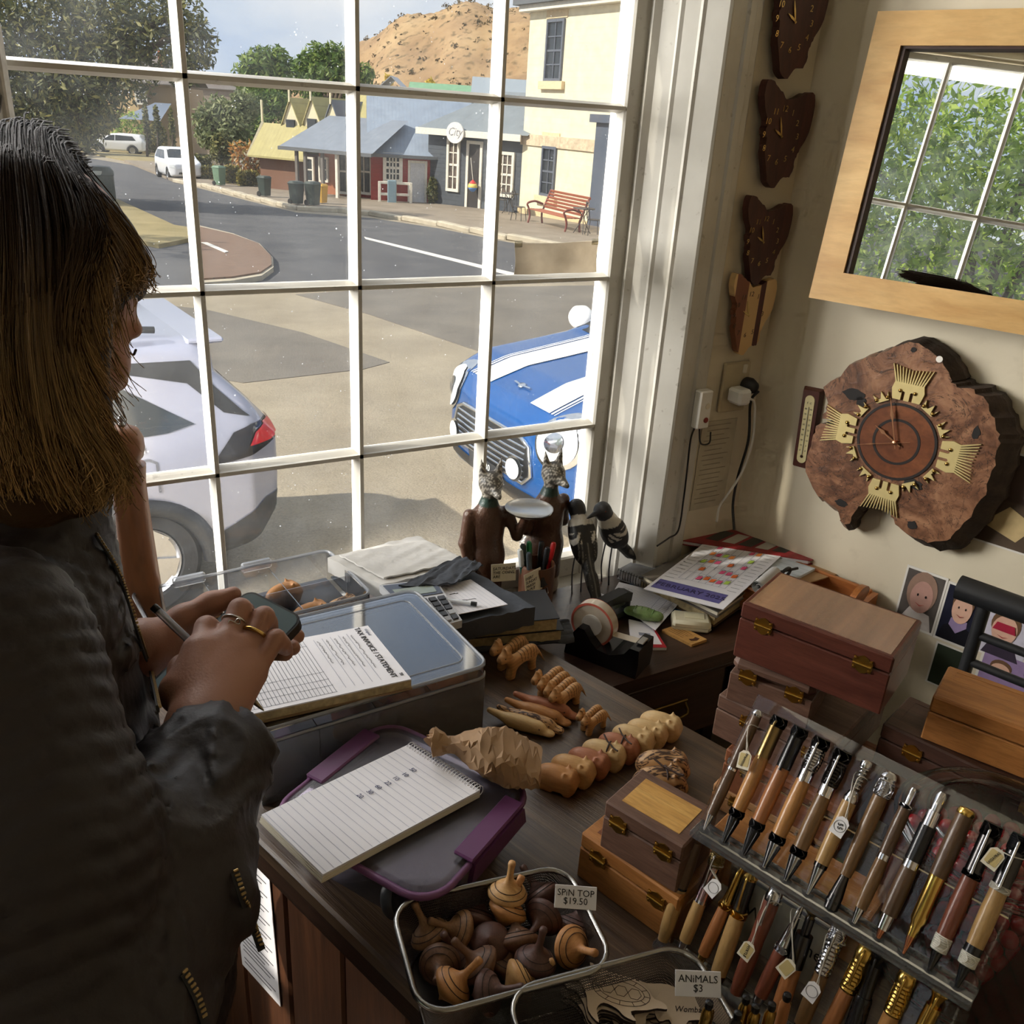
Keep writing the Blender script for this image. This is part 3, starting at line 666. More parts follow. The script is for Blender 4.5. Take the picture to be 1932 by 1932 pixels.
# ---- buildings
class Face:
    def __init__(s, A, B, name, label, cat='building'):
        s.A = Vector((A[0], A[1], 0)); d = Vector((B[0] - A[0], B[1] - A[1], 0)); s.W = d.length; d.normalize()
        s.A.z = gz(A[0], A[1]); s.n = Vector((-d.y, d.x, 0)); s.d = d
        if s.n.dot(s.A) < 0: s.n = -s.n
        s.M = basis(s.A, d, s.n, Vector((0, 0, 1)))
        s.root = thing(name, label, cat); s.root.matrix_world = s.M
    def pt(s, px, py, y=0.):
        r = ray(px, py); t = (s.n.dot(s.A) + y - s.n.dot(EYE)) / s.n.dot(r); p = EYE + r * t - s.A; return p.dot(s.d), p.z
    def rect(s, x0, y0, x1, y1, y=0.):
        a = s.pt(x0, (y0 + y1) / 2, y)[0]; b = s.pt(x1, (y0 + y1) / 2, y)[0]; c = s.pt((x0 + x1) / 2, y1, y)[1]; d = s.pt((x0 + x1) / 2, y0, y)[1]; return a, b, c, d
    def part(s, name, mb, mat, parent=None, smooth=None): return mb.build(name, mat, parent or s.root, smooth)
    def block(s, name, x0, x1, y0, y1, z0, z1, mat, parent=None, r=0.): return s.part(name, MB().rbox(((x0 + x1) / 2, (y0 + y1) / 2, (z0 + z1) / 2), (abs(x1 - x0), abs(y1 - y0), abs(z1 - z0)), max(r, .004)), mat, parent)
    def window(s, R4, nx, nz, fm, gm, fw=.08, y=0., name='window'):
        x0, x1, z0, z1 = R4; mb = MB()
        for a, b, c, d in ((x0 - fw, x0, z0 - fw, z1 + fw), (x1, x1 + fw, z0 - fw, z1 + fw), (x0, x1, z1, z1 + fw), (x0, x1, z0 - fw, z0)): mb.box(((a + b) / 2, y - .03, (c + d) / 2), (b - a, .10, d - c))
        for i in range(1, nx): mb.box((x0 + (x1 - x0) * i / nx, y - .02, (z0 + z1) / 2), (fw * .4, .05, z1 - z0))
        for j in range(1, nz): mb.box(((x0 + x1) / 2, y - .02, z0 + (z1 - z0) * j / nz), (x1 - x0, .05, fw * (.7 if j == nz // 2 else .4)))
        w = s.part(name, mb, fm)
        for i in range(nx):
            for j in range(nz): MB().box((x0 + (x1 - x0) * (i + .5) / nx, y + .0, z0 + (z1 - z0) * (j + .5) / nz), ((x1 - x0) / nx - .01, .02, (z1 - z0) / nz - .01)).build('pane', gm, w)
        return w
    def gable_roof(s, name, x0, x1, y0, y1, ze, zr, mat, along='x', over=.25, th=.08):
        mb = MB()
        if along == 'x':
            ym = (y0 + y1) / 2
            for a, b in ((y0 - over, ym), (y1 + over, ym)):
                z_a = ze - (zr - ze) * over / (ym - y0)
                vs = [(x0 - over, a, z_a), (x1 + over, a, z_a), (x1 + over, b, zr), (x0 - over, b, zr)]
                mb.add(vs + [(x, y, z + th) for x, y, z in vs], [(0, 1, 2, 3), (7, 6, 5, 4), (0, 4, 5, 1), (1, 5, 6, 2), (2, 6, 7, 3), (3, 7, 4, 0)])
        else:
            xm = (x0 + x1) / 2
            for a, b in ((x0 - over, xm), (x1 + over, xm)):
                z_a = ze - (zr - ze) * over / (xm - x0)
                vs = [(a, y0 - over, z_a), (a, y1 + over, z_a), (b, y1 + over, zr), (b, y0 - over, zr)]
                mb.add(vs + [(x, y, z + th) for x, y, z in vs], [(0, 1, 2, 3), (7, 6, 5, 4), (0, 4, 5, 1), (1, 5, 6, 2), (2, 6, 7, 3), (3, 7, 4, 0)])
        o = s.part(name, mb, mat); bm = bmesh.new(); bm.from_mesh(o.data); bmesh.ops.recalc_face_normals(bm, faces=bm.faces[:]); bm.to_mesh(o.data); bm.free(); return o
def boards(name, c, pitch=.16, axis='z', dark=.55, rough=.7, var=.1):
    t = NT(name); tc = t.n('ShaderNodeTexCoord'); sx = t.n('ShaderNodeSeparateXYZ'); t.l(tc.outputs['Object'], sx.inputs[0])
    f = t.math('FRACT', t.math('DIVIDE', sx.outputs['XYZ'.index(axis.upper())], pitch))
    col = srgb(c); v = tc.outputs['Object']
    cc = t.ramp(t.noise(v, 2.5, 5), [(.3, tuple(x * (1 - var) for x in col[:3]) + (1,)), (.7, tuple(x * (1 + var) for x in col[:3]) + (1,))])
    cc = t.mix(t.math('MULTIPLY', t.math('LESS_THAN', f, .12), dark), cc, (.01, .01, .01, 1))
    return t.done(t.bsdf(cc, rough, 0, t.bump(f, .4, .05)))
DARKGLASS = plain('dark_window_glass', (46, 52, 58), .12, var=.3, scale=3)
TRIMW = plain('house_trim', (226, 220, 206), .6)
CREAM = boards('cream_painted_brick', (236, 226, 196), .21, 'z', .06)
f = Face((18.33, 31.24), (18.62, 22.5), 'corner_building', 'tall cream painted brick building with two narrow dark windows')
H = f.pt(985, 12)[1]
f.block('wall', 0, f.W, 0, 7, -.3, H, CREAM)
f.block('plinth', -.03, f.W, -.05, .5, -.3, .35, plain('sandstone_base', (214, 190, 148), .8))
f.block('gutter', -.5, f.W, -.45, .1, H - .02, H + .22, plain('gutter_grey', (98, 102, 106), .5))
f.block('eave', -.3, f.W, -.3, .1, H - .22, H - .02, TRIMW)
SAND = plain('sandstone_trim', (222, 200, 162), .8, var=.12)
for (x0, y0, x1, y1), lt in (((1034, 42, 1061, 148), (1038, 15, 1069, 34)), ((1025, 281, 1046, 366), (1026, 243, 1054, 257))):
    q = f.rect(x0, y0, x1, y1); f.window(q, 2, 4, plain('slate_blue_frame', (92, 98, 110), .5), DARKGLASS, .09)
    l = f.rect(*lt); f.block('lintel', q[0] - .2, q[1] + .2, -.03, .2, q[3] + .12, q[3] + .55, SAND)
    f.block('sill', q[0] - .3, q[1] + .3, -.14, .1, q[2] - .35, q[2] - .09, SAND)
q = f.rect(984, 258, 1126, 280); f.block('sign_board', q[0], q[1], -.06, -.02, q[2], q[3], plain('faded_sign', (205, 186, 158), .8, var=.25, scale=6))
q = f.rect(1123, 232, 1152, 432)
f.block('doorway_pilaster', q[0], q[1] + .4, -.15, .2, 0, q[3], plain('slate_blue_paint', (84, 92, 106), .5)); f.block('doorway_cornice', q[0] - .2, q[1] + .6, -.3, .2, q[3], q[3] + .25, plain('slate_blue_paint', (84, 92, 106), .5))
CHAR = boards('charcoal_weatherboard', (78, 84, 92), .17, 'z', .4)
f = Face((16.45, 35.6), (18.40, 31.1), 'gift_shop', 'small charcoal weatherboard shop with round white sign')
ez = f.pt(825, 243)[1]; rz = f.pt(870, 192)[1] + .5
f.block('wall', 0, f.W, 0, 5, -.3, ez, CHAR)
mb = MB(); mb.add([(-.35, -.35, ez), (f.W + .3, -.35, ez), (f.W + .3, 2.6, rz), (1.6, 2.6, rz), (-.35, 5.4, ez), (f.W + .3, 5.4, ez)], [(0, 1, 2, 3), (0, 3, 4), (4, 3, 2, 5), (0, 4, 5, 1)])
f.part('roof', mb, boards('slate_grey_roofing', (118, 126, 132), .3, 'x', .1))
f.block('fascia', -.35, f.W, -.4, -.34, ez - .22, ez + .02, TRIMW)
SHOPGL = plain('shop_display_glass', (96, 84, 76), .2, var=.6, scale=5)
f.window(f.rect(848, 265, 864, 356), 2, 4, TRIMW, SHOPGL, .11)
f.window(f.rect(940, 292, 966, 366), 3, 4, TRIMW, SHOPGL, .11)
q = f.rect(884, 272, 905, 398); f.block('doorway', q[0], q[1], -.02, .05, 0, q[3], plain('doorway_dark', (44, 38, 36), .7))
for a, b in ((q[0] - .12, q[0]), (q[1], q[1] + .12)): f.block('door_frame', a, b, -.06, .06, 0, q[3] + .12, TRIMW)
f.block('door_frame', q[0], q[1], -.06, .06, q[3], q[3] + .12, TRIMW)
q = f.rect(856, 237, 890, 265); sg = MB().prism(circle((q[1] - q[0]) / 2 * .95, 28, sy=.88), -.03, .03).build('round_sign', plain('round_sign_white', (226, 224, 220), .5), f.root)
sg.matrix_local = mat4(((q[0] + q[1]) / 2, -.45, (q[2] + q[3]) / 2), (PI / 2, 0, 0))
lettering('City', .42, plain('sign_grey_ink', (140, 140, 142)), sg, mat4((0, .02, .034)), shear=.3)
b = f.pt(905, 340); bl = thing('balloon_ornament', 'small striped balloon ornament hanging by the shop door', 'ornament', f.M @ Vector((b[0] - .1, -.3, b[1] - .2)))
for k, c in enumerate(((220, 60, 60), (240, 220, 120), (90, 140, 210))):
    MB().lathe([(.19 * math.sin(PI * (k + j / 4) / 3.4 + .02), .22 - .15 * (k + j / 4)) for j in range(5)], 14).build('gore', plain('balloon_%d' % k, c), bl, 180)
MB().tube([(0, 0, .2), (0, .25, 1.0)], .012).build('string', TRIMW, bl)
RED = boards('red_weatherboard', (150, 58, 52), .17, 'z', .3)
ROOFB = boards('corrugated_iron', (134, 146, 162), .15, 'x', .12, .5)
g0 = on_g(700, 383); f = Face((g0.x, g0.y), (g0.x + 3.9, g0.y - 1.5), 'red_cottage', 'red weatherboard cottage with steep corrugated iron roof')
ez = f.pt(712, 288)[1]; rz = f.pt(690, 184, 2.6)[1]
f.block('wall', 0, f.W - .2, 0, 5.2, -.3, ez, RED)
mb = MB(); mb.add([(0.0, 0, ez), (0.0, 5.2, ez), (0.0, 2.6, rz - .1)], [(0, 1, 2)]); f.part('gable', mb, RED)
f.gable_roof('roof', .05, f.W - .1, 0, 5.2, ez, rz, ROOFB, 'x', .2)
f.block('gutter', -.1, f.W + .3, -.3, -.2, ez - .14, ez - .02, plain('gutter_grey', (98, 102, 106), .5))
f.window(f.rect(729, 295, 753, 338), 4, 4, TRIMW, DARKGLASS, .14)
q = f.rect(774, 308, 801, 388); f.block('door', q[0], q[1], -.04, .03, 0, q[3], plain('grey_door_paint', (196, 196, 198), .5)); f.block('door_frame', q[0] - .1, q[1] + .1, -.02, .05, 0, q[3] + .1, TRIMW)
r0 = f.rect(716, 348, 775, 390, -.9)
rail = thing('porch_rail', 'low white timber rail before the red cottage', 'fence'); rail.matrix_world = f.M
for x in (r0[0], (r0[0] + r0[1]) / 2, r0[1]): MB().rbox((x, -.9, .45), (.11, .11, .95), .01).build('post', TRIMW, rail)
for z in (.88, .45): MB().rbox(((r0[0] + r0[1]) / 2, -.9, z), (r0[1] - r0[0], .06, .10), .01).build('bar', TRIMW, rail)
q = f.rect(731, 340, 748, 390, -1.1); o = thing('blue_post_box', 'pale blue upright panel leaning on the white rail', 'panel'); o.matrix_world = f.M
MB().rbox(((q[0] + q[1]) / 2, -1.08, (q[3]) / 2), (q[1] - q[0], .12, q[3]), .03).build('panel', plain('pale_blue_paint', (124, 148, 160), .5), o); MB().rbox(((q[0] + q[1]) / 2, -1.08, .06), (q[1] - q[0] + .1, .25, .12), .02).build('foot', plain('pale_blue_paint', (124, 148, 160), .5), o)
MUST = boards('mustard_corrugated_roof', (166, 156, 104), .2, 'x', .15); BRK = boards('orange_brickwork', (186, 118, 82), .09, 'z', .2)
g0 = on_g(560, 372); g1 = on_g(706, 386); f = Face((g0.x, g0.y), (g1.x, g1.y), 'gabled_cottage', 'old brick cottage with mustard roofs, finials and grey verandah')
ez = f.pt(570, 272, .8)[1]; W = f.W
f.block('wall', .0, W * .55, 1.6, 7, -.2, ez + .3, BRK); f.block('wall', W * .55, W - .1, 1.6, 3.2, -.2, ez + .3, RED)
mb = MB(); mb.add([(-.6, -.3, ez - .1), (W + .1, -.3, ez - .1), (W + .1, 2.4, ez + 1.15), (-.0, 2.4, ez + 1.15), (-.6, 2.6, ez - .1)], [(0, 1, 2, 3), (0, 3, 4)])
f.part('verandah_roof', mb, boards('verandah_iron', (120, 128, 140), .25, 'x', .1))
f.block('verandah_gutter', -.6, W + .1, -.36, -.28, ez - .22, ez - .08, plain('gutter_grey', (98, 102, 106), .5))
for x in (565, 581, 613, 640): X = f.pt(x, 330)[0]; f.block('verandah_post', X - .06, X + .06, -.2, -.08, -.1, ez - .1, TRIMW if x == 640 else plain('post_grey', (110, 104, 98), .6))
for a, b in ((642, 668), (676, 700)): q = f.rect(a, 285, b, 362, 1.6); f.window(q, 2, 2, TRIMW, DARKGLASS, .1, 1.58)
for a in (585, 612): q = f.rect(a - 6, 300, a + 6, 340, 1.6); f.window(q, 1, 2, TRIMW, DARKGLASS, .08, 1.58)
zr0 = f.pt(600, 205, 4)[1]; zr1 = f.pt(600, 176, 6)[1]
f.gable_roof('main_roof', -.2, W * .55, 2.8, 8.4, zr0 - .9, zr1 + .1, MUST, 'x', .2)
f.block('upper_wall', 0, W * .53, 3.0, 8, ez, zr0 - .6, plain('cream_render', (200, 184, 140), .8))
CREAMT = plain('cream_bargeboard', (226, 214, 180), .6)
for k, (x, yt) in enumerate(((545, 188), (585, 186), (622, 192))):
    xa = f.pt(x - 8, 220, 2.6)[0]; xb = f.pt(x + 22, 220, 2.6)[0]; zt = f.pt(x + 8, yt, 2.6)[1]; xm = (xa + xb) / 2
    f.gable_roof('dormer_roof', xa, xb, 2.5, 5.0, zt - .9, zt, MUST if k < 2 else boards('dormer_slate', (120, 124, 130), .2, 'y', .1), 'y', .08)
    mb = MB(); mb.prism([(xa, zt - 1.9), (xb, zt - 1.9), (xb, zt - .9), (xm, zt - .05), (xa, zt - .9)], -2.62, -2.5, Matrix.Rotation(PI / 2, 4, 'X')); f.part('dormer_front', mb, CREAMT)
    f.block('dormer_window', xm - .22, xm + .22, 2.40, 2.52, zt - 1.75, zt - .8, DARKGLASS)
    f.block('finial', xm - .035, xm + .035, 2.38, 2.45, zt - .1, zt + .75, CREAMT)
xa = f.pt(497, 300, 2.)[0]; xb = f.pt(528, 300, 2.)[0]; zt = f.pt(505, 236, 2.)[1]; xm = (xa + xb) / 2
f.gable_roof('porch_roof', xa - .2, xb + 1.6, 1.5, 3.5, zt - 1.15, zt, MUST, 'x', .15)
mb = MB(); mb.add([(xa - .30, 1.5, zt - 1.15), (xa - .30, 3.5, zt - 1.15), (xa - .30, 2.5, zt + .02)], [(0, 1, 2)]); f.part('porch_gable', mb, plain('gable_red', (150, 72, 58), .7))
for a, b in ((1.35, 2.5), (3.65, 2.5)): f.part('bargeboard', MB().tube([(xa - .36, a, zt - 1.3), (xa - .36, b, zt + .1)], .07, 4), CREAMT)
f.block('porch_finial', xa - .40, xa - .33, 2.46, 2.54, zt - .1, zt + 1.0, CREAMT)
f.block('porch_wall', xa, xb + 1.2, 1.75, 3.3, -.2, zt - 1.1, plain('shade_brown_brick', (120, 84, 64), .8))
fr = thing('picket_fence', 'low white picket fence behind the flowering shrub', 'fence'); a = on_g(455, 346); b = on_g(552, 360);
for k in range(34):
    p = a.lerp(b, k / 33); MB().rbox((p.x, p.y + .6, gz(p.x, p.y) + .55), (.07, .03, 1.0), .01).build('picket', TRIMW, fr)
MB().tube([(a.x, a.y + .62, gz(a.x, a.y) + .7), (b.x, b.y + .62, gz(b.x, b.y) + .7)], .04, 4).build('rail', TRIMW, fr)
d = 82
p0 = at_depth(205, 280, d); p1 = at_depth(335, 290, d); f = Face((p0.x, p0.y), (p1.x, p1.y), 'sandstone_house', 'two-storey sandstone house half hidden by the big tree')
STN = boards('sandstone_blocks', (206, 176, 128), .4, 'z', .1)
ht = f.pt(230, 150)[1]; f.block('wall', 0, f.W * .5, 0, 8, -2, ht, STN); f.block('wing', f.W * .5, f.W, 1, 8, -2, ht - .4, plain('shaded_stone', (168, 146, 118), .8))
f.gable_roof('roof', 0, f.W, 0, 8, ht, ht + 2.2, plain('house_slate', (110, 104, 100), .7), 'x', .4)
f.window(f.rect(258, 168, 274, 194), 3, 4, TRIMW, DARKGLASS, .15)
mb = MB(); q = f.rect(250, 200, 325, 226); mb.add([(q[0], -3, q[2]), (q[1], -3, q[2]), (q[1], 0, q[3] + .3), (q[1] - 1.5, 0, q[3] + .3)], [(0, 1, 2, 3)]); f.part('verandah_roof', mb, plain('blue_slate', (112, 124, 142), .6))
f.block('chimney', f.W * .72, f.W * .78, 2, 3, ht, ht + 2.6, plain('brick_chimney', (176, 110, 78), .8))
pv = [(at_depth(x, y, 79)) for x, y in ((212, 232), (240, 225), (262, 238), (230, 255), (258, 262))]
tree('climbing_vine', 'bright green creeper climbing over the sandstone porch', 'plant', gbase(232, 287), [(p.x, p.y, p.z, 1., .9, 1.) for p in pv], 900, .2, LEAF_SUN, .08, seed=44)
d = 96
p0 = at_depth(345, 250, d); p1 = at_depth(445, 250, d); f = Face((p0.x, p0.y), (p1.x, p1.y), 'stone_terrace', 'long grey stone building with orange chimneys behind trees')
ht = f.pt(390, 166)[1]; f.block('wall', -1, f.W, 0, 8, -2, ht, plain('grey_stone', (150, 138, 126), .8)); f.gable_roof('roof', -1, f.W, 0, 8, ht, ht + 1.4, plain('house_slate', (110, 104, 100), .7))
for x in (353, 400): X = f.pt(x, 150)[0]; f.block('chimney', X - .5, X + .5, 1, 2, ht - 1, f.pt(x, 152)[1] + .4, plain('brick_chimney', (176, 110, 78), .8))
for k, (x0, x1, yt, yb, d, mat, lab) in enumerate(((700, 775, 146, 175, 70, plain('roof_grey_iron', (176, 176, 178), .5), 'pale grey pitched roof behind the red cottage'), (770, 900, 160, 180, 76, boards('roof_green_iron', (116, 156, 124), .3, 'x', .1), 'long green iron roof below the hill'), (890, 990, 150, 190, 50, plain('roof_blue_grey', (146, 156, 164), .5), 'blue grey roof beside the cream building'))):
    p0 = at_depth(x0, yb, d); p1 = at_depth(x1, yb, d); f = Face((p0.x, p0.y), (p1.x, p1.y), 'distant_house', lab); zt = f.pt((x0 + x1) / 2, yt, 2)[1]; zb = f.pt((x0 + x1) / 2, yb)[1]
    f.block('wall', .3, f.W - .3, 0.2, 4, -1, zb, TRIMW); f.gable_roof('roof', 0, f.W, 0, 4.4, zb - .2, zt, mat, 'x' if k else 'y', .1)
for k, (px, py) in enumerate(((734, 148), (812, 156))):
    tree('golden_conifer', ['small golden conifer behind the grey roof', 'small golden conifer behind the green roof'][k], 'tree', (*at_depth(px, 200, 82).xy, gz(*at_depth(px, 200, 82).xy)), [blob(px, py, 7, 82), blob(px, py + 6, 8, 82)], 260, .25, leafmat('leaf_golden', [(0, (190, 160, 50)), (1, (230, 205, 90))]), .1, seed=50 + k)

# ---- street furniture
BIN = plain('bin_dark_green', (46, 58, 52), .5); BINL = plain('bin_pale_green', (104, 132, 108), .5)
def wheelie(px, py, hpx, label, body, lid):
    b = on_g(px, py, .13); k = (b - EYE).length / ray(px, py).length; h = hpx * k; w = h * .5
    t = thing('wheelie_bin', label, 'bin', (b.x, b.y, b.z), .5, 'wheelie bins on the footpath')
    MB().prism(rrect(w * .8, w * .86, w * .1, 3), .04, h * .88, top=rrect(w, w * 1.1, w * .12, 3)).build('body', body, t, 40)
    MB().prism(rrect(w * 1.1, w * 1.2, w * .12, 3), h * .88, h * .97, top=rrect(w * .8, w * .9, w * .1, 3)).build('lid', lid, t, 40)
    MB().tube([(-w * .4, w * .62, h * .86), (w * .4, w * .62, h * .86)], .02).build('handle', body, t, 60)
    for s in (-1, 1): MB().lathe([(.09, -.03), (.1, -.01), (.1, .01), (.09, .03)], 14, mat4((s * w * .42, w * .38, .1), (0, PI / 2, 0))).build('wheel', plain('rubber_black', (24, 24, 24), .8), t, 40)
wheelie(415, 350, 36, 'pale green wheelie bin among the box hedges', BINL, BINL)
wheelie(500, 371, 38, 'dark green wheelie bin standing alone on the footpath', BIN, BIN)
wheelie(560, 386, 43, 'dark green wheelie bin, left one of the touching pair', BIN, BIN)
wheelie(591, 388, 44, 'dark green wheelie bin, right one of the touching pair', BIN, BIN)
wheelie(607, 384, 36, 'wheelie bin with yellow lid peeping behind the pair', plain('bin_yellow', (196, 150, 40), .5), plain('bin_yellow', (196, 150, 40), .5))
b = on_g(196, 378, .10); dd = (b - EYE).length / ray(196, 378).length; h = 62 * dd
t = thing('litter_bin', 'dark green domed litter bin on the grass verge', 'bin', (b.x, b.y, b.z)); w = 22 * dd
MB().lathe([(w * .95, -.02), (w, .02), (w, h * .72), (w * 1.05, h * .74), (w * 1.02, h * .85), (w * .75, h * .97), (.001, h)], 20).build('shell', BIN, t, 40)
MB().rbox((-w * .4, -w * .92, h * .80), (w * .8, .08, h * .12), .01).build('opening', plain('bin_opening', (170, 176, 172), .5), t)
WOODB = plain('bench_slat_wood', (158, 92, 66), .55); IRON = plain('cast_iron_red', (120, 58, 48), .5)
a = on_g(1000, 420, .13); b = on_g(1072, 438, .13); t = thing('park_bench', 'slatted red-brown park bench before the cream wall', 'bench'); d = (b - a); L = d.length; d.normalize(); n = Vector((-d.y, d.x, 0)).normalized()
if n.x < 0: n = -n
t.matrix_world = basis(Vector((a.x, a.y, gz(a.x, a.y) + .13)), d, n, Vector((0, 0, 1)))
for j in range(4): MB().rbox((L / 2, -.05 + .13 * j, .45), (L, .09, .03), .006).build('seat_slat', WOODB, t)
for j in range(6): MB().rbox((L / 2, .46 + .04 * j, .55 + .10 * j), (L, .03, .08), .006, (.35, 0, 0)).build('back_slat', WOODB, t)
for x in (.06, L - .06):
    MB().tube(smooth_path([(x, -.1, 0), (x, -.05, .25), (x, -.1, .45), (x, -.16, .62), (x, .1, .70), (x, .4, .62)], 5), .035, 8).build('arm', IRON, t, 60)
    MB().tube(smooth_path([(x, .42, 0), (x, .38, .3), (x, .44, .5), (x, .66, 1.08)], 5), .035, 8).build('back_leg', IRON, t, 60)
BLKI = plain('cafe_iron', (66, 62, 60), .5)
def cafe(px, py, kind, label, rz):
    p = on_g(px, py, .13); t = thing('cafe_' + kind, label, kind, (p.x, p.y, p.z), rz, 'iron cafe furniture outside the shop')
    if kind == 'table':
        MB().lathe([(.001, .72), (.33, .72), (.34, .735), (.33, .75), (.001, .75)], 24).build('tabletop', BLKI, t, 40)
        for k in range(3):
            an = 2 * PI * k / 3; c, s = math.cos(an), math.sin(an); MB().tube(smooth_path([(c * .3, s * .3, 0), (c * .1, s * .1, .3), (c * .04, s * .04, .5), (c * .22, s * .22, .72)], 4), .014, 6).build('leg', BLKI, t, 60)
    else:
        MB().lathe([(.001, .44), (.2, .44), (.21, .45), (.2, .46), (.001, .46)], 20).build('seat', BLKI, t, 40)
        for sx in (-1, 1):
            for sy in (-1, 1): MB().tube([(sx * .2, sy * .2, 0), (sx * .15, sy * .15, .45)], .013, 6).build('leg', BLKI, t, 60)
        MB().tube(smooth_path([(-.17, .17, .45), (-.2, .22, .75), (-.1, .25, .95), (0, .25, .88), (.1, .25, .95), (.2, .22, .75), (.17, .17, .45)], 5), .014, 6).build('back_hoop', BLKI, t, 60)
        MB().tube(smooth_path([(-.08, .2, .6), (0, .22, .8), (.08, .2, .6), (0, .2, .5)], 4, True), .009, 5, closed=True).build('back_scroll', BLKI, t, 60)
cafe(960, 404, 'table', 'small iron cafe table under the shop window', 0); cafe(1098, 441, 'table', 'small iron cafe table right of the bench', 0)
cafe(978, 416, 'chair', 'scrolled iron chair left of the park bench', .6); cafe(945, 400, 'chair', 'scrolled iron chair outside the charcoal shop', 2.4); cafe(1118, 444, 'chair', 'scrolled iron chair nearest the blue doorway', 1.2)

# ---- what stands outside the side window (seen in the mirror)
f = Face((-17, 4.5), (-17, -3.5), 'stone_chapel', 'low sandstone chapel with pointed window across the side street')
f.n = Vector((-1, 0, 0)); f.M = basis(Vector((-17, 4.5, -1)), Vector((0, -1, 0)), Vector((-1, 0, 0)), Vector((0, 0, 1))); f.root.matrix_world = f.M
f.block('wall', 0, 8, 0, 4, 0, 4.2, STN); f.gable_roof('roof', 0, 8, 0, 4, 4.2, 6, plain('house_slate', (110, 104, 100), .7)); f.window((3.1, 4.0, 1.3, 3.2), 2, 1, plain('slate_blue_frame', (92, 98, 110), .5), DARKGLASS, .12)
struct(MB().box((-20, 0, -1.1), (32, 60, .1)).build('side_street', AS_GREY))
for k, (y, lab) in enumerate(((2.0, 'sunlit leafy tree outside the side window, near the chapel corner'), (-.4, 'sunlit leafy tree outside the side window, before the chapel'), (4.2, 'sunlit leafy tree outside the side window, beyond the lamp post'))):
    tree('roadside_tree', lab, 'tree', (-10., y, -1.05), [(-10., y, 2.6, 1.6, 1.7, 1.3), (-9.6, y + .9, 3.8, 1.5, 1.5, 1.3), (-10.2, y - .9, 4.0, 1.5, 1.5, 1.3), (-10., y, 5.0, 1.5, 1.5, 1.2)], 9000, .075, LEAF_SUN, .16, 'trees outside the side window', seed=60 + k)
t = thing('street_lamp', 'black lamp post with yellow lantern outside the side window', 'street lamp', (-6.0, 2.35, -1.05))
MB().tube([(0, 0, 0), (0, 0, .6), (0, 0, 3.4)], [.09, .05, .04], 12).build('post', plain('lamp_black', (34, 36, 40), .5), t, 60)
MB().prism(rrect(.26, .26, .01, 1), 3.4, 3.85, top=rrect(.42, .42, .01, 1)).build('lantern', plain('lamp_glass_yellow', (226, 206, 130), .4), t); MB().prism(rrect(.48, .48, .01, 1), 3.85, 4.1, top=rrect(.08, .08, .01, 1)).build('cap', plain('lamp_black', (34, 36, 40), .5), t)
# ------------------------------------------------------------------ cars
RUB = plain('tyre_rubber', (30, 30, 31), .85); BLKP = plain('black_plastic', (34, 35, 37), .45); ALLOY = metal('alloy_wheel', (196, 196, 198), .3)
CARGL = plain('car_glass', (40, 46, 52), .06, var=.2, scale=2); LAMPGL = plain('lamp_lens', (222, 226, 230), .1, var=.3, scale=30); REDL = plain('tail_lamp_red', (196, 26, 30), .12, var=.15, scale=12)
def mirror_poly(p): return p + [(-a, b) for a, b in p[::-1]]
def car(name, label, side, plan, front, loc, rz, scale, paint, wheels, h=.03, hub=ALLOY, arch=True):
    t = thing(name, label, 'car', loc, rz, scale=scale)
    s = SDF(); s.ext(side, 1, .0, .1); s.ext([(x, y) for x, y in plan] + [(x, -y) for x, y in plan[::-1]], 2, 0, .12); s.ext(mirror_poly(front), 0, 0, .10)
    for x in wheels[:2]:
        for sy in (-1, 1): s.cone((x, sy * (wheels[3] - .16), wheels[2]), (x, sy * (wheels[3] + .4), wheels[2]), wheels[2] * 1.12, k=.03, sub=True)
    X = [p[0] for p in side]; Z = [p[1] for p in side]; W = max(p[1] for p in plan)
    me = s.mesh((min(X) - .1, -W - .1, min(Z) - .1), (max(X) + .1, W + .1, max(Z) + .1), h, name='car_body')
    link('body', me, paint, t, 180); bv = bvh_of(me)
    r = wheels[2]
    for x in wheels[:2]:
        for sy in (-1, 1):
            M = mat4((x, sy * wheels[3], r), (-sy * PI / 2, 0, 0))
            w = MB().lathe([(r * .62, -.10), (r * .9, -.11), (r, -.07), (r, .07), (r * .9, .105), (r * .68, .10), (r * .66, .06)], 36, M, cap=False).build('tyre', RUB, t, 40)
            MB().lathe([(r * .66, .06), (r * .64, .085), (r * .58, .06), (r * .55, .0), (.001, .0)], 36, M).build('rim', ALLOY if hub else RUB, w, 40)
            for k in range(5):
                a = 2 * PI * k / 5
                MB().prism([(-.035, .03), (.035, .03), (.06, r * .6), (-.06, r * .6)], .03, .075, M @ Matrix.Rotation(a, 4, 'Z')).build('spoke', ALLOY, w)
            MB().lathe([(.001, .085), (.05, .08), (.06, .03)], 16, M).build('hub_cap', ALLOY, w, 40)
            if arch:
                ring = MB(); n = 22
                ring.tube([(x + math.cos(PI * k / n) * r * 1.16, sy * (wheels[3] + .085), r + math.sin(PI * k / n) * r * 1.16 - .05) for k in range(n + 1)], .055, 8); ring.build('wheel_arch', BLKP, t, 60)
    def dec(nm, poly, axis, sign, mat, off=.006, cuts=3, parent=None, both=False):
        o = None
        for sg in ((sign, -sign) if both else (sign,)):
            o = link(nm, drape(bv, poly, axis, sg, off, cuts), mat, parent or t, 180)
        return o
    return t, dec, bv
def carpaint(name, c, metallic=.35, rough=.28): return plain(name, c, rough, metallic, .03, 3, Coat_Weight=.8, Coat_Roughness=.04)

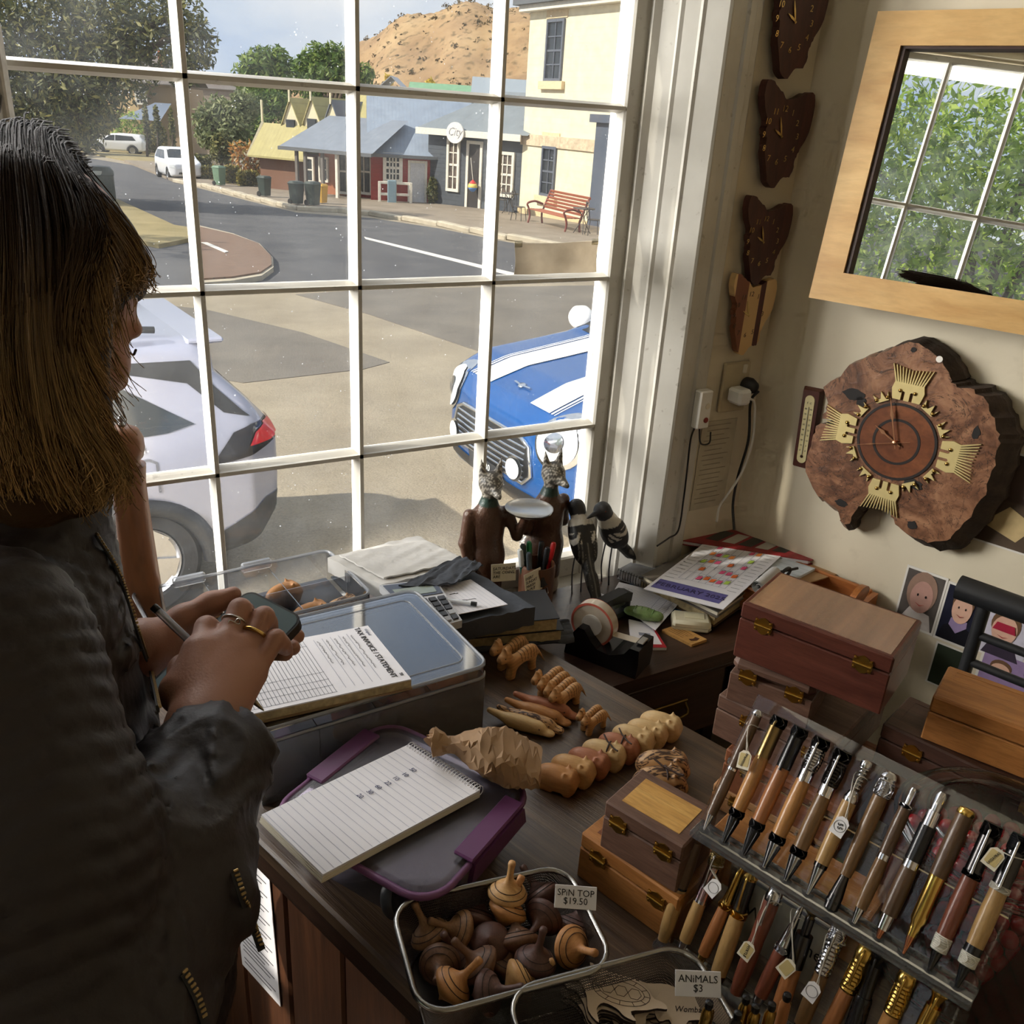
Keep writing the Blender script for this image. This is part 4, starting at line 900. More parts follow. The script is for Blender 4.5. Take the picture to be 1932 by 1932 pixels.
SIDE_R = [(1.9, .25), (2.22, .33), (2.3, .6), (2.24, .85), (2.05, 1.0), (1.15, 1.12), (.40, 1.60), (-.3, 1.68), (-1.4, 1.655), (-1.95, 1.60), (-2.05, 1.53), (-2.05, 1.42), (-2.34, 1.11), (-2.46, .98), (-2.47, .72), (-2.42, .45), (-2.25, .32), (-1.9, .25)]
PLAN_R = [(2.3, .0), (2.3, .5), (2.1, .80), (1.7, .92), (0, .93), (-1.6, .92), (-2.18, .85), (-2.42, .66), (-2.48, .0)]
FRONT_R = [(.80, .22), (.91, .36), (.93, .6), (.93, .88), (.89, 1.02), (.82, 1.18), (.66, 1.58), (.52, 1.69)]
gx, gy = -.87, 5.06
t, dec, bv = car('silver_suv', 'silver compact SUV parked outside, rear wheel and red tail lamp showing', SIDE_R, PLAN_R, FRONT_R, (gx, gy, gz(gx, gy)), R(185), .87, carpaint('silver_paint', (146, 149, 166), .3), (1.36, -1.47, .355, .80), .022)
dec('side_window', [(-1.86, 1.16), (-1.70, 1.13), (-1.25, 1.12), (-1.0, 1.11), (-1.02, 1.44), (-1.15, 1.47), (-1.45, 1.42)], 1, 1, CARGL, .008, 4, both=True)
dec('side_window', [(-.93, 1.10), (-.02, 1.08), (-.02, 1.50), (-.95, 1.49)], 1, 1, CARGL, .008, 4, both=True)
dec('side_window', [(.05, 1.08), (1.0, 1.08), (.42, 1.46), (.05, 1.50)], 1, 1, CARGL, .008, 4, both=True)
dec('roof_strip', [(-1.02, 1.53), (-1.9, 1.50), (-2.02, 1.34), (-2.15, 1.20), (-2.20, 1.155), (-2.04, 1.20), (-1.86, 1.38), (-1.5, 1.465), (-1.02, 1.49)], 1, 1, BLKP, .007, 4, both=True)
dec('rear_window', [(-.62, 1.16), (.62, 1.16), (.52, 1.48), (-.52, 1.48)], 0, -1, CARGL, .008, 4)
lamp = dec('tail_lamp_housing', [(-1.92, .90), (-2.08, 1.08), (-2.2, 1.11), (-2.52, 1.10), (-2.52, .98), (-2.3, .935), (-2.08, .91)], 1, 1, plain('smoked_lamp', (28, 26, 28), .1), .009, 4, both=True)
dec('tail_lamp', [(-2.17, .985), (-2.22, 1.055), (-2.30, 1.085), (-2.52, 1.10), (-2.52, .985), (-2.34, .965)], 1, 1, REDL, .016, 4, both=True)
dec('tail_lamp', [(.50, .99), (.76, .985), (.76, 1.10), (.52, 1.09)], 0, -1, REDL, .015, 4, both=False); dec('tail_lamp', [(-.50, .99), (-.76, .985), (-.76, 1.10), (-.52, 1.09)], 0, -1, REDL, .015, 4)
dec('rear_bumper', [(-1.80, .30), (-2.55, .30), (-2.55, .58), (-2.28, .60), (-1.95, .46), (-1.76, .44)], 1, 1, BLKP, .008, 4, both=True)
dec('fuel_flap_line', [(-1.30, .80), (-1.32, .985), (-1.36, 1.01), (-1.58, 1.005), (-1.62, .98), (-1.62, .80), (-1.607, .80), (-1.607, .972), (-1.572, .992), (-1.365, .997), (-1.333, .975), (-1.313, .80)], 1, 1, plain('panel_gap', (90, 92, 100), .6), .005, 3)
fs = dec('fuel_sticker', [(-1.36, 1.04), (-1.56, 1.04), (-1.56, 1.085), (-1.36, 1.085)], 1, 1, plain('sticker_white', (235, 235, 232), .5), .008, 2)
hit = bv.ray_cast(Vector((-1.46, 4, 1.062)), Vector((0, -1, 0)));
lettering('UNLEADED FUEL ONLY', .021, plain('sticker_ink', (40, 40, 44)), fs, basis((-1.46, hit[0].y + .014, 1.062), (-1, 0, 0), (0, 0, 1), (0, 1, 0)))
MB().tube(smooth_path([(-2.10, -.1, 1.20), (-2.15, .10, 1.26), (-2.09, .32, 1.42)], 6), .018, 8).build('rear_wiper', BLKP, t, 60)
MB().rbox((-2.02, 0, 1.585), (.22, 1.25, .035), .012).build('spoiler', carpaint('silver_paint', (146, 149, 166)), t)
MB().tube(smooth_path([(.3, .58, 1.70), (-.4, .6, 1.735), (-1.2, .60, 1.715), (-1.75, .57, 1.66)], 6), .02, 8).build('roof_rail', BLKP, t, 60)
hp = bv.ray_cast(Vector((-1.34, 4, .9)), Vector((0, -1, 0)))

SIDE_M = [(1.7, .22), (1.90, .30), (1.955, .45), (1.95, .60), (1.90, .76), (1.80, .845), (1.55, .93), (.95, 1.02), (.82, 1.06), (.35, 1.38), (.0, 1.42), (-1.0, 1.40), (-1.5, 1.32), (-1.75, .95), (-1.9, .8), (-1.92, .5), (-1.8, .25)]
PLAN_M = [(1.97, .0), (1.96, .3), (1.90, .55), (1.78, .74), (1.5, .845), (.8, .86), (-1.3, .87), (-1.75, .80), (-1.92, .55), (-1.95, 0)]
FRONT_M = [(.72, .20), (.84, .34), (.87, .55), (.865, .72), (.83, .88), (.74, 1.0), (.60, 1.35), (.45, 1.42)]
gx, gy = 4.90, 4.93
BLUE = carpaint('blue_paint', (16, 74, 136), .25, .25)
t, dec, bv = car('blue_hatchback', 'bright blue hatchback with white bonnet stripes parked facing the shop', SIDE_M, PLAN_M, FRONT_M, (gx, gy, gz(gx, gy)), R(181), 1.12, BLUE, (1.22, -1.28, .31, .74), .02)
WSTR = plain('stripe_white', (238, 238, 236), .3)
for s in (-1, 1):
    dec('bonnet_stripe', [(.93, s * .17), (.93, s * .40), (1.30, s * .41), (1.80, s * .43), (1.80, s * .23), (1.30, s * .19)], 2, 1, WSTR, .006, 4)
    for a, b in ((.425, .44), (.455, .462)): dec('stripe_line', [(.93, s * (a - .005)), (.93, s * (b - .005)), (1.80, s * (b + .02)), (1.80, s * (a + .02))], 2, 1, WSTR, .006, 4)
    ring = dec('headlamp_ring', circle(.150, 28, s * .60, .735), 0, 1, metal('chrome', (225, 228, 232), .12), .008, 3)
    dec('headlamp', circle(.125, 28, s * .60, .735), 0, 1, plain('headlamp_glass', (206, 212, 218), .06, var=.4, scale=18), .018, 3, parent=ring)
    dec('headlamp_core', circle(.055, 20, s * .60, .74), 0, 1, metal('chrome', (225, 228, 232), .12), .03, 2, parent=ring)
    fr2 = dec('fog_lamp', circle(.075, 20, s * .36, .52), 0, 1, metal('chrome', (225, 228, 232), .12), .05, 2)
    dec('fog_lens', circle(.060, 20, s * .36, .52), 0, 1, LAMPGL, .06, 2, parent=fr2)
    dec('fog_lamp', circle(.05, 18, s * .62, .42), 0, 1, metal('chrome', (225, 228, 232), .12), .012, 2)
GR = plain('grille_black', (22, 23, 25), .4)
gr = dec('grille', [(-.46, .50), (-.40, .44), (.40, .44), (.46, .50), (.42, .655), (.34, .685), (-.34, .685), (-.42, .655)], 0, 1, GR, .010, 4)
for z in (.47, .505, .54, .575, .61, .645):
    hit = bv.ray_cast(Vector((4, 0, z)), Vector((-1, 0, 0)))[0]
    MB().tube(smooth_path([(bv.ray_cast(Vector((4, y, z)), Vector((-1, 0, 0)))[0].x + .014, y, z) for y in (-.40, -.2, 0, .2, .40)], 3), .007, 6).build('grille_bar', metal('chrome', (225, 228, 232), .12), gr, 60)
pts = [(-.46, .50), (-.40, .44), (.40, .44), (.46, .50), (.42, .655), (.34, .69), (-.34, .69), (-.42, .655)]
MB().tube([(bv.ray_cast(Vector((4, y, z)), Vector((-1, 0, 0)))[0].x + .012, y, z) for y, z in pts], .014, 8, closed=True).build('grille_frame', metal('chrome', (225, 228, 232), .12), t, 60)
dec('lower_intake', [(-.55, .27), (.55, .27), (.52, .38), (-.52, .38)], 0, 1, GR, .008, 4)
pl = dec('number_plate', [(-.19, .375), (.19, .375), (.19, .455), (-.19, .455)], 0, 1, plain('plate_dark', (40, 42, 46), .5), .03, 1)
hit = bv.ray_cast(Vector((4, 0, .415)), Vector((-1, 0, 0)))[0]
lettering('0 · 330', .06, plain('plate_ink', (205, 208, 205)), pl, basis((hit.x + .036, 0, .415), (0, 1, 0), (0, 0, 1), (1, 0, 0)))
dec('front_lip', [(-.8, .235), (.8, .235), (.8, .275), (-.8, .275)], 0, 1, plain('lip_silver', (205, 210, 214), .35), .03, 4)
dec('windscreen', [(-.63, 1.075), (.63, 1.075), (.54, 1.345), (-.54, 1.345)], 0, 1, CARGL, .008, 4)
dec('side_window', [(.70, 1.02), (-.15, 1.0), (-.2, 1.30), (.30, 1.30)], 1, 1, CARGL, .008, 4, both=True); dec('side_window', [(-.22, 1.0), (-1.2, .99), (-1.3, 1.26), (-.27, 1.30)], 1, 1, CARGL, .008, 4, both=True)
dec('cowl', [(-.66, 1.035), (.66, 1.035), (.64, 1.075), (-.64, 1.075)], 0, 1, BLKP, .009, 3)
for s in (-1, 1):
    m = MB().lathe([(.001, -.1), (.05, -.09), (.085, -.03), (.085, .05), (.06, .09), (.001, .1)], 18, mat4((.62, s * .98, 1.02), (0, PI / 2, 0), (1, 1.2, .8))).build('wing_mirror', WSTR, t, 60)
    MB().tube([(.62, s * .98, 1.0), (.6, s * .80, .96)], .02, 6).build('mirror_stalk', BLKP, m, 60)
hz = bv.ray_cast(Vector((1.70, 0, 3)), Vector((0, 0, -1)))[0]
em = MB().lathe([(.001, .006), (.022, .004), (.025, 0)], 16, mat4((1.72, 0, hz.z + .004), (0, .35, 0))).build('bonnet_badge', metal('chrome', (225, 228, 232), .12), t, 60)
for s in (-1, 1): MB().prism([(0, s * .024), (.012, s * .024), (.006, s * .09), (-.006, s * .085)], 0, .005, mat4((1.715, 0, hz.z + .004), (0, .35, 0))).build('badge_wing', metal('chrome', (225, 228, 232), .12), em)

WP = carpaint('white_car_paint', (232, 234, 238), .0)
p = on_g(226, 290); t, dec, bv = car('white_suv', 'white SUV parked side-on up the hill road', SIDE_R, PLAN_R, FRONT_R, (p.x, p.y, gz(p.x, p.y)), R(155), 1.02, WP, (1.36, -1.34, .365, .80), .06)
dec('side_window', [(-1.7, 1.14), (-.02, 1.08), (-.02, 1.50), (-1.4, 1.45)], 1, 1, CARGL, .015, 3, both=True); dec('side_window', [(.05, 1.08), (1.0, 1.08), (.42, 1.46), (.05, 1.50)], 1, 1, CARGL, .015, 3, both=True); dec('windscreen', [(-.7, 1.18), (.7, 1.18), (.6, 1.5), (-.6, 1.5)], 0, 1, CARGL, .015, 3)
dec('grille', [(-.6, .5), (.6, .5), (.6, .75), (-.6, .75)], 0, 1, GR, .015, 3)
SIDE_Y = [(1.6, .2), (1.78, .3), (1.82, .6), (1.74, .82), (1.3, .96), (.95, 1.04), (.25, 1.45), (-.3, 1.52), (-1.3, 1.48), (-1.65, 1.1), (-1.8, .85), (-1.82, .4), (-1.7, .2)]
p = on_g(338, 338); t, dec, bv = car('white_hatchback', 'small white hatchback facing the shop beyond the road bend', SIDE_Y, [(1.84, 0), (1.8, .5), (1.5, .8), (0, .84), (-1.5, .82), (-1.84, .5), (-1.84, 0)], [(.75, .2), (.84, .4), (.84, .8), (.8, .95), (.62, 1.42), (.45, 1.52)], (p.x, p.y, gz(p.x, p.y)), R(-88), 1.0, WP, (1.15, -1.2, .3, .7), .05, arch=False)
dec('windscreen', [(-.64, 1.06), (.64, 1.06), (.54, 1.42), (-.54, 1.42)], 0, 1, CARGL, .012, 3); dec('side_window', [(.75, 1.0), (-.2, .98), (-.2, 1.36), (.2, 1.36)], 1, 1, CARGL, .012, 3, both=True); dec('side_window', [(-.27, .98), (-1.3, 1.0), (-1.2, 1.34), (-.27, 1.36)], 1, 1, CARGL, .012, 3, both=True)
for s in (-1, 1): dec('headlamp', [(s * .5, .62), (s * .76, .66), (s * .74, .86), (s * .56, .80)], 0, 1, LAMPGL, .015, 2)
dec('grille', [(-.4, .35), (.4, .35), (.35, .45), (-.35, .45)], 0, 1, GR, .012, 2); dec('number_plate', [(-.2, .48), (.2, .48), (.2, .58), (-.2, .58)], 0, 1, plain('sticker_white', (235, 235, 232)), .02, 1)
# ------------------------------------------------------------------ counter, desk and what hangs on the walls
CT, DK = .80, .73
CROT = math.atan2(WD.y, WD.x)
def counter_top_mat():
    t = NT('worn_oak_top'); v = t.coord((2.2, 60, 20)); v2 = t.coord((6, 240, 60)); v0 = t.coord()
    a = t.noise(v, 1., 5, .6, .3); b = t.noise(v2, 1., 4, .7)
    c = t.ramp(a, [(.3, srgb((56, 42, 30))), (.55, srgb((88, 68, 49))), (.75, srgb((126, 102, 76)))])
    c = t.mix(t.math('MULTIPLY', t.ramp(b, [(.5, (0, 0, 0, 1)), (.62, (1, 1, 1, 1))]), .55), c, srgb((38, 28, 20)))
    r = t.math('ADD', t.math('MULTIPLY', t.noise(v0, 9, 4), .26), .22)
    return t.done(t.bsdf(c, r, 0, t.bump(b, .35, .003), Specular_IOR_Level=1., Coat_Weight=.25, Coat_Roughness=.3))
OAK = counter_top_mat()
DKW = wood('dark_walnut_stain', (66, 44, 32), (36, 24, 18), (2, 30, 30), .38)
PANW = wood('counter_panel_wood', (104, 66, 42), (66, 40, 26), (26, 26, 1.4), .45)
c = thing('shop_counter', 'long dark oak shop counter with moulded edge, crowded with wares', 'counter', (0, 0, 0), CROT)
CTPOLY = [(-1.361, .445), (-1.167, 1.06), (.5, 1.06), (.5, .445)]
MB().prism([(x - (.0 if x < 0 else 0), y) for x, y in CTPOLY], CT - .022, CT - .004).build('top', OAK, c)
MB().prism([(-1.361, .445), (-1.167, 1.06), (.5, 1.06), (.5, .445)], CT - .004, CT, top=[(-1.357, .449), (-1.166, 1.056), (.496, 1.056), (.496, .449)]).build('top_surface', OAK, c)
MB().prism([(-1.34, .455), (-1.16, 1.05), (.49, 1.05), (.49, .455)], CT - .034, CT - .022).build('edge_fillet', DKW, c)
MB().prism([(-1.34, .448), (-1.16, 1.057), (.497, 1.057), (.497, .448)], CT - .058, CT - .034, top=[(-1.34, .452), (-1.16, 1.053), (.493, 1.053), (.493, .452)]).build('edge_moulding', DKW, c)
MB().prism([(-1.32, .470), (-1.15, 1.035), (.48, 1.035), (.48, .470)], CT - .085, CT - .058).build('frieze', DKW, c)
MB().prism([(-1.30, .50), (-1.14, 1.01), (.46, 1.01), (.46, .50)], .0, CT - .085).build('carcass', plain('counter_inside', (40, 27, 20), .7), c)
x = -1.18
while x < .46:
    w = .085 if abs(x + .57) < .05 else .128
    MB().rbox((x + w / 2, .492, (CT - .085) / 2 + .03), (w - .004, .022, CT - .15), .004).build('plank', PANW, c); x += w
MB().rbox((-.36, .485, .05), (1.6, .03, .1), .006).build('plinth', DKW, c)

d = thing('writing_desk', 'dark stained wooden desk with drawers under the window', 'desk')
DT = [(.800, 1.05), (1.541, 1.05), (1.452, 1.345), (1.445, 1.352), (1.19, 1.352), (1.18, 1.402), (.695, 1.402)]
DESKM = wood('desk_walnut', (84, 58, 44), (48, 32, 24), (2, 26, 26), .34, bump=.05, Specular_IOR_Level=.7)
MB().prism(DT, DK - .028, DK).build('desk_top', DESKM, d)
MB().rbox((1.17, 1.062, DK - .035), (.74, .02, .016), .005).build('edge_moulding', DKW, d)
MB().prism([(.81, 1.08), (1.52, 1.08), (1.47, 1.30), (.75, 1.30)], DK - .20, DK - .028).build('apron', DKW, d)
for k, xx in enumerate((1.0, 1.355)):
    dr = MB().rbox((xx, 1.072, DK - .115), (.335, .02, .15), .005).build('drawer', DESKM, d)
    MB().rbox((xx + .03, 1.060, DK - .105), (.085, .004, .022), .002).build('handle_plate', metal('aged_brass', (110, 88, 48), .45), dr)
    MB().tube(smooth_path([(xx - .005, 1.058, DK - .100), (xx, 1.045, DK - .118), (xx + .06, 1.045, DK - .118), (xx + .065, 1.058, DK - .100)], 5), .003, 8).build('handle', metal('aged_brass', (110, 88, 48), .45), dr, 60)
for xx, yy in ((.84, 1.09), (1.50, 1.09), (.76, 1.36), (1.41, 1.33)): MB().rbox((xx, yy, (DK - .03) / 2), (.045, .045, DK - .03), .005).build('leg', DKW, d)

# ---- frames on the wall: local x along it, y up, z out of it
def wall_m(px, py, off=0., rot=0.): return basis(on_wall(px, py, off), WD, Vector((0, 0, 1)), -WN) @ Matrix.Rotation(rot, 4, 'Z')
W0 = on_wall(1713, 822)
def wxy(px, py): p = on_wall(px, py) - W0; return (p.dot(WD), p.z)
MAPLE = wood('maple_frame', (228, 190, 128), (196, 152, 92), (3, 9, 9), .4, fine=.4)
def mirror():
    t = NT('mirror_silver'); g = t.n('ShaderNodeBsdfGlossy'); g.inputs[0].default_value = (.86, .88, .87, 1); g.inputs[1].default_value = .004; return t.done(g.outputs[0])
m = thing('wall_mirror', 'wall mirror in wide blond maple frame reflecting the side window', 'mirror'); m.matrix_world = basis(W0, WD, Vector((0, 0, 1)), -WN) @ mat4((0, 1.37 - W0.z, .072)) @ Matrix.Rotation(R(2.2), 4, 'Y') @ Matrix.Rotation(R(-7.4), 4, 'X') @ mat4((0, W0.z - 1.37, 0))
x0, x1, z0, z1 = -.213, .52, 1.370 - W0.z, 1.870 - W0.z; fw = .055
for a in ([(x0, z0), (x0 + fw, z0 + fw), (x0 + fw, z1 - fw), (x0, z1)], [(x0, z1), (x0 + fw, z1 - fw), (x1 - fw, z1 - fw), (x1, z1)], [(x1, z1), (x1 - fw, z1 - fw), (x1 - fw, z0 + fw), (x1, z0)], [(x1, z0), (x1 - fw, z0 + fw), (x0 + fw, z0 + fw), (x0, z0)]):
    MB().prism(a, .003, .028).build('frame_side', MAPLE, m)
MB().box(((x0 + x1) / 2, (z0 + z1) / 2, .008), (x1 - x0 - 2 * fw + .01, z1 - z0 - 2 * fw + .01, .004)).build('mirror_glass', mirror(), m)
lip = wood('frame_rebate_dark', (70, 40, 26), (46, 26, 18), (3, 9, 9), .5)
for cx, cy, sx, sy in ((x0 + fw + .004, (z0 + z1) / 2, .008, z1 - z0 - 2 * fw), ((x0 + x1) / 2, z1 - fw - .002, x1 - x0 - 2 * fw, .004)): MB().box((cx, cy, .016), (sx, sy, .014)).build('rebate', lip, m)

def burlmat():
    t = NT('burl_wood'); v = t.coord()
    a = t.noise(v, 9, 6, .65, 2.2); b = t.noise(v, 38, 5, .6, 1.)
    c = t.ramp(a, [(.30, srgb((66, 43, 31))), (.45, srgb((112, 75, 52))), (.58, srgb((144, 102, 74))), (.75, srgb((170, 128, 96)))])
    c = t.mix(t.math('MULTIPLY', t.ramp(b, [(.5, (0, 0, 0, 1)), (.64, (1, 1, 1, 1))]), .5), c, srgb((74, 42, 26)))
    c = t.mix(t.ramp(t.noise(v, 6, 5, .7, 3.), [(.485, (0, 0, 0, 1)), (.5, (.9, .9, .9, 1)), (.512, (0, 0, 0, 1))]), c, srgb((34, 22, 16)))
    return t.done(t.bsdf(c, .42, 0, t.bump(b, .3, .004)))
BURL = burlmat(); BARKD = plain('bark_edge_dark', (58, 44, 34), .8, var=.4, scale=30, bump=.6, bscale=40)
oc = [(945, 330), (1010, 290), (1060, 240), (1130, 195), (1210, 165), (1290, 130), (1370, 103), (1460, 100), (1520, 135), (1590, 190), (1640, 265), (1660, 310), (1710, 345), (1780, 360), (1850, 415), (1895, 490), (1930, 570), (1935, 640), (1915, 760), (1870, 880), (1835, 960), (1765, 1060), (1685, 1150), (1620, 1190), (1520, 1200), (1440, 1180), (1360, 1130), (1310, 1070), (1298, 1015), (1240, 988), (1185, 975), (1125, 985), (1098, 1030), (1062, 1095), (1020, 1085), (1000, 1015), (945, 975), (900, 940), (865, 880), (838, 770), (850, 720), (878, 630), (890, 570), (925, 542), (985, 540), (992, 512), (930, 500), (962, 460), (950, 400)]
OUT = [wxy(1240 + x / 2.792, 600 + y / 2.792) for x, y in oc]
rr = random.Random(4)
OUTS = [(x + rr.uniform(-.0035, .0035), y + rr.uniform(-.0035, .0035)) for x, y in sm2(OUT, 3)]
cx, cy = wxy(1660, 775)
FRN = [(cx + (x - cx) * (.90 if x > cx else .985), cy + (y - cy) * (.91 if y < cy - .02 else .97)) for x, y in OUTS]
k = thing('burl_clock', 'big red-brown burl slab wall clock with brass shearing combs', 'clock'); k.matrix_world = basis(W0, WD, Vector((0, 0, 1)), -WN)
mb = MB(); mb.prism(OUTS, .004, .03); mb.cur = 1; b0 = len(mb.v); mb.prism(OUTS, .03, .060, top=FRN)
o = mb.build('slab', [BARKD, BURL], k, 35)
for p in o.data.polygons:
    p.material_index = 1 if (p.center.z > .0595) else (1 if p.center.z > .04 and p.center.x < cx else 0)
bm = bmesh.new(); bm.from_mesh(o.data); bmesh.ops.triangulate(bm, faces=[f for f in bm.faces if len(f.verts) > 4]); bm.to_mesh(o.data); bm.free()
HZ = .0605
BRS = plain('brass_bright', (232, 212, 150), .35, .45, .05, 40); RING = plain('ring_black', (26, 20, 17), .5)
def ringobj(r0, r1, z0, z1, mat, nm): MB().lathe([(r0, z0), (r0, z1), (r1, z1), (r1, z0)], 48, cap=False).build(nm, mat, k, 40)
ringobj(.072, .077, HZ - .001, HZ + .0015, RING, 'dial_ring'); ringobj(.041, .046, HZ - .001, HZ + .0015, RING, 'dial_ring')
MB().lathe([(.072, HZ - .001), (.072, HZ + .0008), (.0, HZ + .0008)], 48).build('dial', wood('dial_turned_wood', (140, 86, 54), (96, 54, 34), (8, 8, 8), .35), k, 40)
def comb():
    p = [(-.026, .0), (-.031, .02)]
    n = 13
    for j in range(n):
        a = -.036 + .072 * j / (n - 1); q = .72 * a; sp = .0016
        p += [(q - sp, .034), (a * 1.05 - .0006, .066 - .006 * (1 - abs(a) / .036)), (a * 1.05 + .0006, .066 - .006 * (1 - abs(a) / .036)), (q + sp, .034)]
    p += [(.031, .02), (.026, .0), (.011, .0), (.011, .016), (.008, .018), (.005, .016), (.005, .0), (-.005, .0), (-.005, .016), (-.008, .018), (-.011, .016), (-.011, .0)]
    return p
def cutter():
    return [(-.020, 0), (.020, 0), (.024, .022), (.016, .008), (.010, .009), (.004, .028), (-.004, .009), (-.012, .009), (-.024, .024)]
cm = {}
for h in range(12):
    M = Matrix.Rotation(-h * PI / 6, 4, 'Z') @ mat4((0, .083, HZ))
    big = h % 3 == 0
    if big not in cm: cm[big] = MB().prism(comb() if big else [(x * .62, y * .72) for x, y in cutter()], 0, .004).mesh('comb')
    o = link('shearing_comb' if big else 'shearing_cutter', cm[big], BRS, k); o.matrix_local = M
    for sx in (-1, 1):
        s = MB().lathe([(.0035, 0), (.0035, .003), (.002, .0045), (0, .005)], 10, mat4((sx * (.014 if big else .011), .018 if big else .006, .003))).build('screw', metal('screw_brass', (170, 140, 80)), o, 40)
def hand(ang, L, w, z, mat, tail=.012):
    mb = MB().prism([(-w * .3, -tail), (w * .3, -tail), (w * .35, L * .5), (w, L * .62), (w * .35, L * .78), (.0003, L), (-.0003, L), (-w * .35, L * .78), (-w, L * .62), (-w * .35, L * .5)], z, z + .001)
    o = mb.build('clock_hand', mat, k); o.matrix_local = Matrix.Rotation(-ang, 4, 'Z')
ROSE = metal('hand_rose_gold', (226, 170, 130), .3)
hand(R(298), .05, .004, HZ + .006, ROSE); hand(R(342), .088, .0035, HZ + .008, ROSE); hand(R(252), .075, .0012, HZ + .010, ROSE, .03)
MB().lathe([(.004, HZ), (.004, HZ + .012), (0, HZ + .013)], 12).build('spindle', ROSE, k, 40)
px, py = wxy(1794, 669); MB().lathe([(.006, 0), (.006, .001), (0, .001)], 18, mat4((px, py, HZ + .0005))).build('price_dot', plain('dot_white', (236, 232, 224)), k)
for qx, qy, rx, ry in ((1635, 735, .024, .012), (1648, 748, .012, .010), (1862, 805, .007, .014), (1610, 935, .014, .008), (1742, 975, .010, .009), (1745, 900, .02, .012), (1746, 652, .006, .005)):
    px, py = wxy(qx, qy); MB().prism([(px + rx * math.cos(a) * rr.uniform(.7, 1.1), py + ry * math.sin(a) * rr.uniform(.7, 1.1)) for a in [2 * PI * j / 14 for j in range(14)]], HZ - .002, HZ + .0004).build('hollow', plain('hollow_black', (22, 16, 13), .7), k)
t = thing('wall_thermometer', 'narrow wooden wall thermometer with cream scale', 'thermometer'); t.matrix_world = wall_m(1526, 808, 0, R(3.0))
MAHG = wood('mahogany_small', (104, 50, 34), (70, 32, 22), (20, 4, 20), .35)
MB().prism(rrect(.046, .180, .003, 2), .001, .014, top=rrect(.036, .170, .003, 2)).build('board', MAHG, t)
MB().prism(rrect(.021, .150, .0104, 6), .0141, .0155).build('scale', plain('scale_cream', (222, 210, 158), .5), t)
MB().tube([(0, -.055, .0165), (0, .05, .0165)], .0012, 8).build('tube', plain('tube_glass', (200, 196, 170), .1), t, 60)
MB().lathe([(0, -.003), (.0035, 0), (0, .003)], 10, mat4((0, -.06, .0165))).build('bulb', plain('bulb_dark', (70, 28, 22), .3), t, 180)
for j in range(9):
    for s in (-1, 1): lettering(str((8 - j) * 10 if s < 0 else (8 - j) * 5), .0052, plain('scale_ink', (70, 60, 45)), t, mat4((s * .0058, .045 - .0115 * (8 - (8 - j)), .0157)), 'numeral')
lettering('F  C', .006, plain('scale_ink', (70, 60, 45)), t, mat4((0, .058, .0157)), 'numeral')

def sxy(px, py, y=1.35): p = on_y(px, py, y); return (p.x, p.z)
TASC = [(545, 425), (580, 418), (610, 455), (640, 485), (668, 525), (740, 512), (800, 490), (835, 500), (832, 600), (805, 700), (768, 760), (745, 800), (722, 840), (716, 880), (690, 935), (660, 930), (640, 945), (600, 990), (560, 968), (548, 900), (538, 800), (548, 740), (540, 690), (552, 640), (530, 560), (532, 470)]
TAS = [(1240 + x / 2.792, y / 2.792) for x, y in TASC]
T0 = sxy(1470, 252)
TP = [((sxy(*q)[0] - T0[0]) * .86, sxy(*q)[1] - T0[1]) for q in TAS]
rr = random.Random(9)
TPS = [(x + rr.uniform(-.0012, .0012), y + rr.uniform(-.0012, .0012)) for x, y in sm2(TP, 3)]
DRED = wood('blackwood_red', (92, 52, 44), (62, 34, 30), (20, 3, 20), .5)
PALE = wood('pale_pine_strip', (214, 176, 122), (184, 142, 92), (20, 3, 20), .5);
GOLDN = metal('numeral_gold', (206, 176, 112), .35); WALN = plain('numeral_dark', (70, 48, 30), .5)
def striped():
    t = NT('banded_timber'); tc = t.n('ShaderNodeTexCoord'); sx = t.n('ShaderNodeSeparateXYZ'); t.l(tc.outputs['Object'], sx.inputs[0])
    f = t.math('ADD', t.math('MULTIPLY', sx.outputs[0], 5.2), .5)
    r = t.ramp(f, [(0, srgb((222, 186, 132))), (.22, srgb((128, 76, 52))), (.42, srgb((214, 176, 120))), (.62, srgb((84, 40, 36))), (.70, srgb((222, 186, 132)))])
    r.node.color_ramp.interpolation = 'CONSTANT'; return t.done(t.bsdf(r, .5))
STRP = striped(); STRP2 = None
